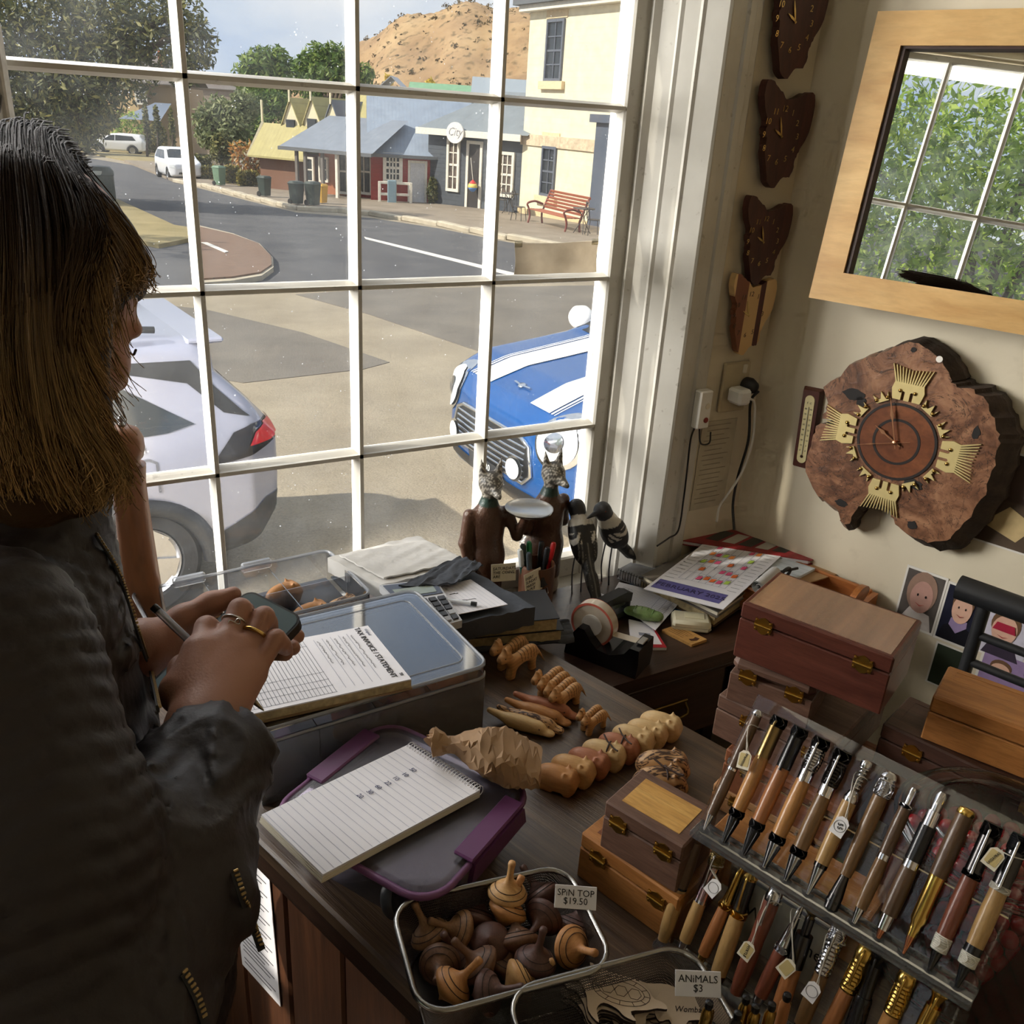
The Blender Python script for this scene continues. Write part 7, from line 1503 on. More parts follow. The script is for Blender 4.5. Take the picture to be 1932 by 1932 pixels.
def kraft_bag():
    c = on_z(922, 1424, CT + PH + .026); t = root_at('paper_bag', 'scrunched brown paper bag on the tub lid', 'paper bag', (c.x, c.y, CT + PH - .001)); t.rotation_euler = (0, 0, R(-33)); t.scale = (.80, .80, .86)
    rb = random.Random(21); nu, nv = 26, 17; vs = []
    for i in range(nu):                                   # rings from the gathered neck (left) to the folded foot (right)
        u = i / (nu - 1); x = -.088 + .172 * u
        if u < .13: ry, rz, zc = .024 - .10 * u, .022 - .08 * u, .046 - .02 * u
        elif u < .20: ry, rz, zc = .011, .012, .044
        else:
            q = (u - .20) / .80; ry = .012 + .040 * math.sin(min(1, q * 1.9) * PI / 2) - .006 * q; rz = .013 + .022 * math.sin(min(1, q * 1.8) * PI / 2) - .030 * max(0, q - .35) ; zc = .044 - .016 * q - .012 * q * q
        for j in range(nv):
            a = 2 * PI * (j + .5 * (i % 2)) / nv; cr = 1 + rb.uniform(-.055, .055) + .07 * math.cos(4 * a + .55 * i)
            e = .62 if u > .6 else .85; ca, sa = math.cos(a), math.sin(a)
            vs.append((x + rb.uniform(-.0025, .0025), ry * math.copysign(abs(ca) ** e, ca) * cr, max(.0008, zc + rz * math.copysign(abs(sa) ** e, sa) * cr)))
    fs = []
    for i in range(nu - 1):
        for j in range(nv):
            a, b, c2, d2 = i * nv + j, i * nv + (j + 1) % nv, (i + 1) * nv + (j + 1) % nv, (i + 1) * nv + j
            fs += [(a, b, c2), (a, c2, d2)] if (i + j) % 2 else [(a, b, d2), (b, c2, d2)]
    fs += [list(range(nv)), list(range((nu - 1) * nv, nu * nv))[::-1]]
    o = MB().add(vs, fs).build('bag', plain('kraft_bag_paper', (158, 126, 92), .7, var=.12, scale=20), t, 22)
    bm = bmesh.new(); bm.from_mesh(o.data); bmesh.ops.recalc_face_normals(bm, faces=bm.faces[:]); bm.to_mesh(o.data); bm.free()
    for k2 in range(4): MB().tube(smooth_path([(-.078 - .004 * k2, -.016 + .009 * k2, .050), (-.090, -.010 + .009 * k2, .062 - .003 * k2), (-.098 + .004 * k2, .002 + .008 * k2, .050), (-.088, .006 + .008 * k2, .036)], 5), .008, 4, flat=.10).build('gathered_edge', MATS['kraft_bag_paper'], t, 30)
kraft_bag()
# ---- invoice book on the organiser lid, printed sheet pinned to the counter side
def invoice():
    z0 = CT + .1245; q = Quad(((545, 1222), (462, 1350), (776, 1281), (694, 1180)), z0 + .017); q.c[0] = q.c[1] + q.c[3] - q.c[2]
    t = root_at('invoice_book', 'tax invoice book with handwriting lying open on the organiser lid', 'book', (q.p(.5, .5).x, q.p(.5, .5).y, z0)); MI = t.matrix_world.inverted()
    q.poly([(-.01, -.01), (1.01, -.01), (1.01, 1.005), (-.01, 1.005)], 'cover_board', plain('board_tan', (150, 124, 92), .7), t, -.017, .003); q.poly([(0, 0), (1, 0), (1, 1), (0, 1)], 'page_block', plain('ledger_pages', (178, 160, 120), .8, var=.3, scale=90), t, -.014, .012); q.poly([(0, 0), (1, 0), (1, 1), (0, 1)], 'top_page', PAPER, t, -.002, .002)
    lettering('TAX INVOICE / STATEMENT', .0115, INK, t, MI @ q.frame(.47, .915, .0006), 'printed_title'); lettering('Original', .006, GREYL, t, MI @ q.frame(.12, .965, .0006), 'print'); lettering('50', .007, INK, t, MI @ q.frame(.9, .965, .0006), 'print')
    for k in range(5): wiggle(q, .12, .85 - .055 * k, .72 - .05 * k, .85 - .055 * k, t, INK, 30, .006, .00035, k); q.line(.08, .83 - .055 * k, .92, .83 - .055 * k, .0003, 'ruled_line', GREYL, t)
    for k in range(22): q.line(.05, .04 + .024 * k, .95, .04 + .024 * k, .0003, 'ruled_line', plain('table_rule', (96, 98, 112), .7), t)
    for u in (.05, .16, .62, .74, .84, .95): q.line(u, .04, u, .55, .0003, 'column_rule', plain('table_rule', (96, 98, 112), .7), t)
invoice()
t = thing('notice_sheet', 'printed notice sheet taped to the counter side', 'paper'); t.matrix_world = basis(WN * .4795 + WD * -.878 + Vector((0, 0, .555)), WD, Vector((0, 0, 1)), -WN) @ Matrix.Rotation(R(1.5), 4, 'Z')
MB().rbox((0, 0, .0008), (.105, .25, .0012), .0003).build('sheet', PAPER, t)
for j in range(26):
    if j % 6 != 5: MB().box((-.006 * (j % 3) , .11 - .0088 * j, .0016), (.085 - .012 * (j % 3), .0018, .0002)).build('print_line', plain('print_dark', (60, 60, 66), .7), t)

# ---- curled grey card taped inside a pane
t = thing('taped_card', 'curled grey-brown card taped to a pane of the window', 'card'); ca = [on_y(x, y, 1.484) for x, y in ((967, 517), (1122, 512), (1125, 453), (969, 458))]
def tc_(u, v):
    a = ca[0].lerp(ca[1], u); b = ca[3].lerp(ca[2], u); p = a.lerp(b, v); p.y -= .006 + .010 * math.sin(PI * u) * (.4 + .6 * v) + .003 * math.sin(9 * u + 4 * v); return p
def thin_card():
    t_ = NT('card_grey_brown'); c_ = t_.ramp(t_.noise(t_.coord(), 16, 4), [(.3, srgb((196, 186, 170))), (.7, srgb((224, 215, 200)))]); tl = t_.n('ShaderNodeBsdfTranslucent'); t_.l(c_, tl.inputs[0]); return t_.done(t_.mixs(.7, t_.bsdf(c_, .6), tl.outputs[0]))
mb = MB(); mb.grid(tc_, 14, 8); mb.grid(lambda u, v: tc_(u, v) + Vector((0, .0008, 0)), 14, 8); mb.build('card', thin_card(), t, 60)
for u, v in ((.04, .9), (.96, .9)): MB().rbox(tuple(tc_(u, v) + Vector((0, -.001, .004))), (.016, .001, .012), .0003).build('tape', clear('tape_clear', (240, 236, 220), .25, .2, 1.), t)
# ------------------------------------------------------------------ wooden boxes, pen display, baskets, sweets
def W3(uc, vs_, z): p = WN * uc + WD * vs_; return Vector((p.x, p.y, z))
HBR = metal('hinge_brass', (176, 140, 66), .32)
def hinge_mesh():
    mb = MB(); out = [(-.013, .0), (-.012, .009), (-.008, .0075), (-.005, .010), (0, .012), (.005, .010), (.008, .0075), (.012, .009), (.013, 0)]
    mb.prism(out + [(x, -y) for x, y in out[::-1][1:-1]], 0, .0012)
    return mb.mesh('hinge')
HME = hinge_mesh()
def wbox(name, label, FL, FR, zt, zb, w, L=None, body=None, lidm=None, panel=None, hinges=(.22, .78), chamfer=0., angle=None, group='hinged wooden boxes', raw=False, finish=None):
    a = Vector((*FL, zt)) if raw else on_z(*FL, zt); b = Vector((*FR, zt)) if raw else on_z(*FR, zt); d = b - a; d.z = 0
    L = L or d.length; an = math.atan2(d.y, d.x) if angle is None else angle; h = zt - zb
    t = thing(name, label, 'wooden box', (a.x, a.y, zb), an, group)              # local x along front, y away from viewer
    lh = min(.022, h * .35); e = .0012
    MB().rbox((L / 2, w / 2, (h - lh - e) / 2), (L, w, h - lh - e), .0015).build('body', body, t)
    ld = MB().rbox((L / 2, w / 2, h - lh / 2), (L, w, lh), max(.0022, chamfer)).build('lid', lidm or body, t)
    pi_ = .014 if L < .18 else .006
    if panel: MB().prism([(pi_, pi_), (L - pi_, pi_), (L - pi_, w - pi_), (pi_, w - pi_)], h - .001, h + .0006).build('lid_panel', panel, ld)
    else:
        for q4 in ([(.004, .004), (L - .004, .004), (L - .012, .012), (.012, .012)], [(.004, w - .004), (L - .004, w - .004), (L - .012, w - .012), (.012, w - .012)], [(.004, .004), (.012, .012), (.012, w - .012), (.004, w - .004)], [(L - .004, .004), (L - .012, .012), (L - .012, w - .012), (L - .004, w - .004)]): MB().prism(q4, h - .0004, h + .0003).build('lid_border', lidm or body, ld)
    for f in hinges:
        o = link('hinge', HME, HBR, t); o.matrix_local = mat4((L * f, -.0002, h - lh), (PI / 2, 0, 0), (.92, 1, 1))
        MB().tube([(L * f - .011, -.0024, h - lh), (L * f + .011, -.0024, h - lh)], .0018, 8).build('hinge_pin', HBR, o, 60).parent = t
        for sx in (-1, 1):
            for sz in (-1, 1): MB().lathe([(.0022, 0), (.0018, .0014), (0, .0018)], 8, mat4((L * f + sx * .009, -.0012, h - lh + sz * .0062), (PI / 2, 0, 0))).build('screw', HBR, t, 60)
    return t
MAHO = wood('box_mahogany', (104, 58, 46), (78, 40, 32), (6, 50, 50), .34, bump=.03); WALB = wood('box_walnut', (122, 92, 76), (88, 62, 50), (6, 60, 60), .5, bump=.03); CHER = wood('box_cherry', (156, 98, 64), (122, 72, 46), (6, 50, 50), .45, bump=.03); AMB = wood('box_amber', (190, 132, 74), (158, 102, 52), (6, 50, 50), .42, bump=.03); PALEB = wood('box_pale', (206, 158, 108), (180, 130, 84), (6, 50, 50), .45, bump=.03)
PINE = wood('huon_pine_panel', (222, 178, 104), (190, 140, 70), (5, 26, 26), .42, bump=.02); DWAL = wood('box_dark_walnut', (92, 62, 50), (64, 42, 34), (6, 50, 50), .45, bump=.03)
def lacquer():
    t = NT('sheen_toned_lacquer'); v = t.coord(); a = t.noise(t.coord((60, 4, 4)), 1.2, 4)
    c = t.ramp(a, [(.3, srgb((112, 68, 52))), (.7, srgb((150, 102, 80)))])  # base paler than the mahogany, standing in for the lid's bright sheen
    return t.done(t.bsdf(c, .34, 0, t.bump(t.noise(v, 120, 4), .5, .002), IOR=1.8, Coat_Weight=1., Coat_Roughness=.24, Coat_IOR=4.0))
g = 'stack of hinged wooden boxes'
wbox('wooden_box', 'pale thin wooden box at the bottom of the stack', (1346, 1478), (1400, 1502), CT + .038, CT, .10, .17, PALEB, angle=R(-69), group=g)
wbox('wooden_box', 'reddish cherry box second from the bottom of the stack', (1370, 1412), (1450, 1450), CT + .102, CT + .038, .16, .17, CHER, angle=R(-71), group=g)
wbox('wooden_box', 'walnut box with brass hinges third up the stack', (1356, 1309), (1450, 1360), CT + .168, CT + .102, .19, .16, WALB, angle=R(-72), group=g, hinges=(.3, .85))
wbox('wooden_box', 'chamfered walnut box just beneath the dark red one', (1383, 1239), (1540, 1296), CT + .234, CT + .168, .17, None, WALB, angle=R(-63), group=g, chamfer=.008)
wbox('wooden_box', 'dark red mahogany box with shining lid topmost of the stack', (1401, 1136), (1688, 1243), CT + .314, CT + .234, .118, None, MAHO, MAHO, lacquer(), group=g, hinges=(.17, .83))
g = 'boxes right of the stack'
wbox('wooden_box', 'dark walnut box behind the glass jar', (1666, 1364), (1932, 1500), CT + .188, CT + .125, .088, .21, DWAL, angle=R(-73), group=g, hinges=(.2, .85))
wbox('wooden_box', 'amber wooden box on the dark walnut one', (1760, 1313), (1932, 1376), CT + .252, CT + .189, .088, .19, AMB, angle=R(-66), group=g, hinges=())
wbox('wooden_box', 'cherry box underneath the dark walnut box', (1668, 1470), (1932, 1600), CT + .125, CT + .062, .07, .21, CHER, angle=R(-73), group=g)
wbox('wooden_box', 'lowest box of the pile behind the jar', (1668, 1560), (1932, 1690), CT + .062, CT, .088, .21, WALB, angle=R(-73), group=g)
g = 'boxes left of the pen display'
wbox('wooden_box', 'long amber box at the front below the walnut one', (1097, 1570), (1273, 1692), CT + .070, CT, .105, .142, AMB, AMB, wood('panel_red', (150, 92, 62), (120, 70, 46), (5, 26, 26), .42), group=g, hinges=(.2, .8))
wbox('wooden_box', 'walnut box with golden pine lid panel', (1142, 1511), (1290, 1599), CT + .140, CT + .071, .080, None, WALB, WALB, PINE, group=g, hinges=(.2, .78))
wbox('wooden_box', 'amber box behind the pens of the display', (1345, 1560), (1500, 1640), CT + .075, CT, .062, .20, AMB, AMB, None, angle=R(-72), group=g, hinges=(.3, .75))

# ---- acrylic pen stand
ACR = clear('acrylic', (250, 251, 252), .01, .02, .7, (235, 235, 240)); ACRE = clear('acrylic_edge', (244, 246, 248), .12, .05, .9, (240, 242, 246))
SV0, SV1 = -.345, -.045
ps = thing('pen_stand', 'two-tier clear acrylic stand full of turned wooden pens', 'display stand'); ps.matrix_world = basis(W3(0, 0, 0), WD, WN, Vector((0, 0, 1)))
UU, UZ = .728, CT + .148; LU, LZ = .684, CT + .010
def tilted(name, u0, z0, u1, z1, v0, v1, th, mat):
    n = Vector((0, -(z1 - z0), (u1 - u0))).normalized() * th; a = [(v0, u0, z0), (v1, u0, z0), (v1, u1, z1), (v0, u1, z1)]
    return MB().add(a + [tuple(Vector(q) - n) for q in a], [(0, 1, 2, 3), (7, 6, 5, 4), (0, 4, 5, 1), (1, 5, 6, 2), (2, 6, 7, 3), (3, 7, 4, 0)]).build(name, mat, ps)
tilted('back_plate', UU + .012, UZ + .002, UU + .100, UZ + .130, SV0, SV1, .003, ACR); tilted('lower_plate', LU + .012, LZ + .002, LU + .058, LZ + .105, SV0, SV1, .003, ACR)
MB().rbox(((SV0 + SV1) / 2, UU + .004, UZ - .004), (SV1 - SV0, .026, .010), .0015).build('shelf', ACRE, ps); MB().rbox(((SV0 + SV1) / 2, LU + .004, LZ - .004), (SV1 - SV0, .024, .010), .0015).build('shelf', ACRE, ps)
for v in (SV0 + .05, SV1 - .06): MB().prism([(UU + .015, CT), (UU + .10, CT), (UU + .04, UZ - .01), (UU + .005, UZ - .01)], -.0015, .0015, mat4((v, 0, 0)) @ basis((0, 0, 0), (0, 1, 0), (0, 0, 1), (1, 0, 0))).build('foot_panel', ACR, ps)
for k in range(12):
    v = SV0 + .012 + .0247 * k
    MB().lathe([(.0055, 0), (.0062, .001), (.0045, .0012)], 14, mat4((v, UU + .002, UZ + .001))).build('cup', ACRE, ps, 60)
MB().rbox(((SV0 + SV1) / 2, UU + .055, UZ + .062), (SV1 - SV0, .006, .008), .0015).build('rest_bar', ACRE, ps)

CHR = metal('pen_chrome', (206, 206, 210), .16); GUN = metal('pen_gunmetal', (74, 72, 72), .25); GLD = metal('pen_gold', (206, 170, 92), .22); CPR = metal('pen_copper', (196, 128, 92), .25); BLKE = plain('pen_black', (24, 24, 26), .25); BRNZ = metal('pen_antique_brass', (150, 128, 86), .3); ROSEG = metal('pen_rose', (200, 170, 172), .2)
PW_ = {k: wood('pen_' + k, a, b, (40, 40, 8), .3, fine=.6) for k, (a, b) in dict(dark=((112, 86, 62), (82, 60, 42)), honey=((196, 146, 88), (166, 116, 64)), orange=((178, 120, 74), (146, 92, 52)), olive=((140, 108, 70), (104, 76, 46)), red=((140, 80, 58), (108, 58, 42)), tan=((194, 160, 108), (166, 130, 80))).items()}
CHK = plain('checker_white', (220, 216, 206), .4)
def pen(label, v, tier, spec, L=.140, lean=None, clip=None, ring=True, tagtxt=None, group=None, du=0., dz=0.):
    u0, z0, u1, z1 = (UU + .001, UZ + .002, UU + .088, UZ + .128) if tier == 0 else (LU + .001, LZ + .002, LU + .050, LZ + .112)
    o = W3(u0 + du, v, z0 + dz); ax = (W3(u1, v, z1) - W3(u0, v, z0)).normalized()
    ax = (ax + WD * (lean or 0)).normalized(); side = WD - ax * WD.dot(ax); side.normalize(); fr = ax.cross(side)
    t = thing('turned_pen', label, 'pen', (0, 0, 0), 0, group); t.matrix_world = basis(o - fr * 0, side, fr, ax)
    z = 0.; names = {'tip': 'nib', 'barrel': 'barrel', 'cap': 'cap', 'band': 'band', 'finial': 'finial', 'ornate': 'cap', 'flute': 'nib', 'spring': 'plunger', 'holes': 'nib', 'grip': 'grip', 'case': 'cartridge'}
    for (sh, r0, r1, m, st) in spec:
        r0 *= 1.22; r1 *= 1.22; h = sh * L; prof = [(r0, z), (r1, z + h)]
        if st == 'barrel': prof = [(r0, z)] + [(r0 + (r1 - r0) * k / 6 + .0007 * math.sin(PI * k / 6), z + h * k / 6) for k in range(1, 6)] + [(r1, z + h)]
        if st == 'ornate': prof = [(r0, z)] + [(r0 + (r1 - r0) * k / 16 + (.0008 if k % 2 else -.0004), z + h * k / 16) for k in range(1, 16)] + [(r1, z + h)]
        if st == 'spring': prof = [(r0, z)] + [(r0 * (1.25 if k % 2 else .8), z + h * k / 12) for k in range(1, 12)] + [(r1, z + h)]
        if st == 'finial': prof = [(r0, z), (r0 * 1.1, z + h * .3), (r1, z + h * .8), (r1 * .6, z + h)]
        if st == 'case': prof = [(r0 * .7, z), (r0 * .72, z + h * .08), (r0, z + h * .16), (r1, z + h * .94), (r1 * 1.06, z + h)]
        b = MB().lathe([(0.0002, z)] + prof + [(0.0002, z + h)], 18).build(names.get(st, 'barrel'), m, t, 35)
        if st == 'flute':
            for k in range(8):
                a = 2 * PI * k / 8; MB().tube([(math.cos(a) * r0 * 1.0, math.sin(a) * r0 * 1.0, z + .001), (math.cos(a) * r1 * 1.0, math.sin(a) * r1 * 1.0, z + h * .92)], .0006, 5).build('flute', BLKE if m is not BLKE else GUN, b)
        if st == 'ornate':
            for k in range(6):
                a = 2 * PI * k / 6; MB().tube(smooth_path([(math.cos(a) * r0, math.sin(a) * r0, z + h * .1), (math.cos(a + .5) * (r0 + .0008), math.sin(a + .5) * (r0 + .0008), z + h * .5), (math.cos(a) * r1, math.sin(a) * r1, z + h * .9)], 3), .0007, 5).build('filigree', m, b, 60)
        if st == 'holes':
            for k in range(6): a = 2 * PI * k / 6; MB().lathe([(.0014, 0), (.0014, .0004), (0, .0004)], 10, mat4((math.cos(a) * (r0 + r1) * .5, math.sin(a) * (r0 + r1) * .5, z + h * .5), (0, PI / 2, a))).build('chamber_hole', BLKE, b)
        z += h
    rt = spec[-1][1] * 1.22
    if clip: MB().tube(smooth_path([(0, -rt, L * .96), (0, -rt - .0035, L * .93), (0, -rt - .0030, L * .78), (0, -rt - .0012, L * .66)], 5), [.0014] * 15 + [.0018], 8).build('clip', clip, t, 60)
    if tagtxt:
        tt = tagtxt; M = mat4((tt[1], -.0125, L * tt[2]), (PI / 2, R(tt[3]), 0))
        sg = MB().prism([(-.007, -.010), (.007, -.010), (.007, .006), (.003, .010), (-.003, .010), (-.007, .006)], 0, .0006, M).build('tag', plain('tag_white', (232, 230, 232), .6, var=.02) if tt[4] else PAPER2, t)
        if tt[4] == 0: MB().prism(rrect(.011, .014, .001, 1), .0006, .0009, M).build('tag_label', plain('tag_gold_label', (196, 176, 120), .5), sg)
        else: MB().lathe([(.0060, .0006), (.0060, .0010), (.0057, .0010), (.0057, .0006)], 24, M, cap=False).build('tag_circle', INK, sg)
        lettering(tt[0], tt[5], INK, sg, M @ mat4((0, 0, .0011), (0, 0, R(tt[6]))), 'tag_writing')
        MB().tube(smooth_path([M @ Vector((0, .009, 0)), (0, -rt - .004, L * .86), (rt + .002, 0, L * .88), (0, rt + .001, L * .88), (-rt - .001, 0, L * .87), M @ Vector((.002, .009, 0))], 4), .0006, 5).build('string', plain('string_white', (206, 200, 190), .8), t, 60)
    return t
G1 = 'turned pens on the upper tier'; G2 = 'turned pens on the lower tier'; v = lambda k: SV0 + .012 + .0247 * k
w = PW_
pen('slim dark wood twist pen at the left end of the upper tier', v(0), 0, [(.13, .001, .0038, CHR, 'tip'), (.37, .0045, .0046, w['dark'], 'barrel'), (.02, .0047, .0047, CHR, 'band'), (.43, .0046, .0046, w['dark'], 'barrel'), (.05, .0046, .0038, CHR, 'finial')], .146, tagtxt=('SASSAFRAS', .012, .62, -12, 0, .0032, 75), group=G1)
pen('gold bolt-action pen with honey barrel, second on upper tier', v(1), 0, [(.20, .0018, .0052, GUN, 'flute'), (.06, .0062, .0062, GUN, 'ornate'), (.42, .0060, .0060, w['honey'], 'barrel'), (.24, .0064, .0064, BRNZ, 'cap'), (.08, .0068, .0066, GUN, 'ornate')], .150, clip=BRNZ, group=G1)
pen('black capped pen with orange-brown barrel, third on upper tier', v(2), 0, [(.20, .0018, .0056, BLKE, 'flute'), (.06, .0062, .0062, BLKE, 'ornate'), (.42, .0060, .0060, w['orange'], 'barrel'), (.24, .0064, .0064, BLKE, 'cap'), (.08, .0066, .0064, BLKE, 'ornate')], .150, clip=BLKE, group=G1)
pen('chrome filigree pen with long clip, fourth on upper tier', v(3), 0, [(.19, .0018, .0056, CHR, 'flute'), (.06, .0064, .0064, GUN, 'ornate'), (.42, .0062, .0062, w['honey'], 'barrel'), (.08, .0064, .0064, CHR, 'band'), (.17, .0068, .0068, CHR, 'ornate'), (.08, .0070, .0066, GUN, 'ornate')], .150, clip=CHR, group=G1)
pen('dark chrome filigree pen with olive barrel, fifth on upper tier', v(4), 0, [(.19, .0018, .0056, CHR, 'flute'), (.06, .0064, .0064, GUN, 'ornate'), (.40, .0062, .0062, w['olive'], 'barrel'), (.08, .0064, .0064, CHR, 'band'), (.19, .0068, .0068, GUN, 'ornate'), (.08, .0070, .0066, GUN, 'ornate')], .148, clip=CHR, group=G1)
pen('pen with spring plunger and white price tag on upper tier', v(5), 0, [(.20, .0014, .0050, CHR, 'tip'), (.03, .0056, .0056, GUN, 'band'), (.46, .0056, .0058, w['tan'], 'barrel'), (.09, .0056, .0042, CHR, 'finial'), (.17, .0032, .0032, CHR, 'spring'), (.05, .0044, .0044, CHR, 'finial')], .150, tagtxt=('55', .004, .52, 8, 1, .0070, -70), group=G1)
pen('dark wood pen with pierced steel tip, seventh on upper tier', v(6), 0, [(.10, .0058, .0058, GUN, 'holes'), (.14, .0056, .0036, GUN, 'tip'), (.58, .0048, .0062, w['olive'], 'barrel'), (.12, .0066, .0062, CHR, 'ornate'), (.06, .0060, .0050, CHR, 'finial')], .150, group=G1)
pen('slim brown pen with chrome ends, eighth on upper tier', v(7), 0, [(.11, .0022, .0038, CHR, 'tip'), (.36, .0048, .0048, w['olive'], 'barrel'), (.04, .0049, .0049, CHR, 'band'), (.34, .0047, .0047, w['dark'], 'barrel'), (.03, .0050, .0050, CHR, 'ornate'), (.12, .0026, .0030, CHR, 'finial')], .146, group=G1)
pen('pen with black leather grip and polished knob on upper tier', v(8), 0, [(.06, .0018, .0034, CPR, 'tip'), (.10, .0044, .0050, CHR, 'tip'), (.32, .0062, .0062, w['dark'], 'barrel'), (.05, .0064, .0064, CHR, 'band'), (.24, .0066, .0066, BLKE, 'grip'), (.10, .0056, .0056, CHR, 'cap'), (.13, .0040, .0040, CHR, 'finial')], .155, group=G1)
pen('brass cartridge pen with brown cap, tenth on upper tier', v(9), 0, [(.12, .0010, .0034, CPR, 'tip'), (.05, .0034, .0040, GLD, 'band'), (.36, .0060, .0062, GLD, 'case'), (.42, .0064, .0064, w['dark'], 'barrel'), (.05, .0062, .0060, GLD, 'finial')], .152, group=G1)
pen('red-brown pen with chequered tip and chrome cap on upper tier', v(10), 0, [(.13, .0016, .0044, GUN, 'tip'), (.10, .0056, .0060, CHK, 'ornate'), (.40, .0060, .0060, w['red'], 'barrel'), (.04, .0066, .0066, GUN, 'ornate'), (.24, .0064, .0064, GUN, 'cap'), (.09, .0068, .0064, GUN, 'ornate')], .150, clip=CHR, group=G1)
pen('tan pen with black and white collar at the right end', v(11), 0, [(.14, .0016, .0044, BLKE, 'tip'), (.08, .0058, .0062, CHK, 'ornate'), (.05, .0064, .0064, BLKE, 'band'), (.36, .0062, .0062, w['tan'], 'barrel'), (.04, .0068, .0068, CHK, 'ornate'), (.22, .0066, .0066, GUN, 'cap'), (.11, .0070, .0066, BLKE, 'ornate')], .152, clip=CHR, tagtxt=('SASSAFRAS', -.013, .80, 12, 0, .0032, 80), group=G1)
low = [('two-tone brown pen leaning at the left of the lower tier', [(.10, .0050, .0058, w['tan'], 'tip'), (.40, .0062, .0062, w['tan'], 'barrel'), (.02, .0064, .0064, BLKE, 'band'), (.43, .0064, .0064, w['dark'], 'barrel'), (.05, .0060, .0054, w['dark'], 'finial')], None, None),
       ('rose metal pen with flower finial, second on lower tier', [(.12, .0020, .0050, CHR, 'tip'), (.38, .0056, .0056, w['tan'], 'barrel'), (.03, .0058, .0058, CHR, 'band'), (.32, .0056, .0056, ROSEG, 'cap'), (.15, .0062, .0066, BRNZ, 'ornate')], CHR, ('', .012, .72, 20, 1, .003, 0)),
       ('slender gold topped pen, third on lower tier', [(.12, .0020, .0046, GLD, 'tip'), (.46, .0054, .0054, w['orange'], 'barrel'), (.05, .0058, .0058, GLD, 'ornate'), (.37, .0052, .0020, GLD, 'cap')], GLD, None),
       ('plump tan pen with black cap and gold bands on lower tier', [(.06, .0056, .0066, GLD, 'ornate'), (.52, .0070, .0068, w['tan'], 'barrel'), (.06, .0072, .0072, GLD, 'ornate'), (.28, .0060, .0060, BLKE, 'cap'), (.08, .0060, .0030, GLD, 'finial')], GLD, None),
       ('chestnut bullet pen with silver cap on lower tier', [(.10, .0050, .0060, w['red'], 'tip'), (.40, .0064, .0064, w['red'], 'barrel'), (.36, .0062, .0066, w['red'], 'barrel'), (.14, .0066, .0060, CHR, 'finial')], CHR, ('MYRTLE', -.002, .42, 10, 0, .0040, -80)),
       ('silver dagger-clip pen, sixth on lower tier', [(.12, .0030, .0054, CHR, 'tip'), (.42, .0060, .0060, w['red'], 'barrel'), (.06, .0062, .0062, CHR, 'ornate'), (.40, .0056, .0012, CHR, 'cap')], CHR, ('', .014, .5, 20, 0, .003, 0)),
       ('gunmetal bolt pen with mushroom knob on lower tier', [(.10, .0030, .0060, GUN, 'tip'), (.40, .0066, .0066, w['orange'], 'barrel'), (.28, .0072, .0072, GUN, 'cap'), (.14, .0040, .0040, GUN, 'cap'), (.08, .0030, .0074, BRNZ, 'finial')], GUN, None),
       ('chrome capped pen tied with white string on lower tier', [(.12, .0030, .0056, CHR, 'tip'), (.46, .0060, .0060, w['olive'], 'barrel'), (.28, .0062, .0062, CHR, 'ornate'), (.14, .0068, .0062, CHR, 'ornate')], CHR, ('', .0, .45, 10, 1, .003, 0)),
       ('gold filigree capped pen on lower tier', [(.12, .0030, .0056, GLD, 'tip'), (.46, .0060, .0060, w['orange'], 'barrel'), (.28, .0064, .0064, GLD, 'ornate'), (.14, .0068, .0066, GLD, 'finial')], GLD, None),
       ('matt black plunger pen on lower tier', [(.12, .0030, .0056, BLKE, 'tip'), (.50, .0064, .0064, BLKE, 'ornate'), (.26, .0056, .0056, BLKE, 'cap'), (.12, .0034, .0068, BLKE, 'finial')], BLKE, None),
       ('gold ringed pen with honey barrel on lower tier', [(.12, .0030, .0056, GLD, 'tip'), (.50, .0062, .0062, w['honey'], 'barrel'), (.26, .0064, .0064, GLD, 'ornate'), (.12, .0068, .0062, GLD, 'finial')], GLD, None),
       ('all gold plunger pen at the right of the lower tier', [(.12, .0030, .0056, GLD, 'tip'), (.50, .0060, .0060, GLD, 'cap'), (.24, .0058, .0058, GLD, 'cap'), (.14, .0034, .0066, GLD, 'finial')], GLD, None)]
for k, (lab, sp, cl, tg) in enumerate(low): pen(lab, SV0 + .008 + .0235 * k, 1, sp, .128, .05 * (k % 3 - 1), cl, True, tg, G2)
for k, (px, py, lab) in enumerate(((1335, 1905, 'gold stylus with black rubber tip before the wombat plaque'), (1406, 1895, 'gold stylus with black rubber tip, second of the front row'), (1424, 1912, 'gold stylus with black rubber tip, third and lowest'), (1455, 1908, 'gold stylus with black rubber tip, fourth of the front row'), (1484, 1890, 'brown wood stylus with gold clip in the front row'), (1390, 1925, 'black stylus with rubber tip at the picture edge'))):
    p = on_z(px, py, CT + .112); t = thing('stylus_pen', lab, 'pen', (p.x, p.y, CT), 0, 'stylus pens in front of the stand', (R(-3), R(4), 0))
    MB().lathe([(.0002, 0), (.002, .001), (.0052, .02), (.0052, .06)], 16).build('barrel', w['orange'], t, 40); MB().lathe([(.0054, .06), (.0056, .062), (.0054, .098), (.0040, .102), (.0036, .104)], 16).build('cap', GLD if k not in (4, 5) else (w['orange'] if k == 4 else BLKE), t, 40)
    MB().lathe([(.0036, .104), (.0042, .107), (.0038, .111), (.0002, .1125)], 14).build('rubber_tip', BLKE, t, 60); MB().tube(smooth_path([(.0054, 0, .098), (.0085, 0, .094), (.0075, 0, .07)], 4), .0011, 6).build('clip', GLD, t, 60)
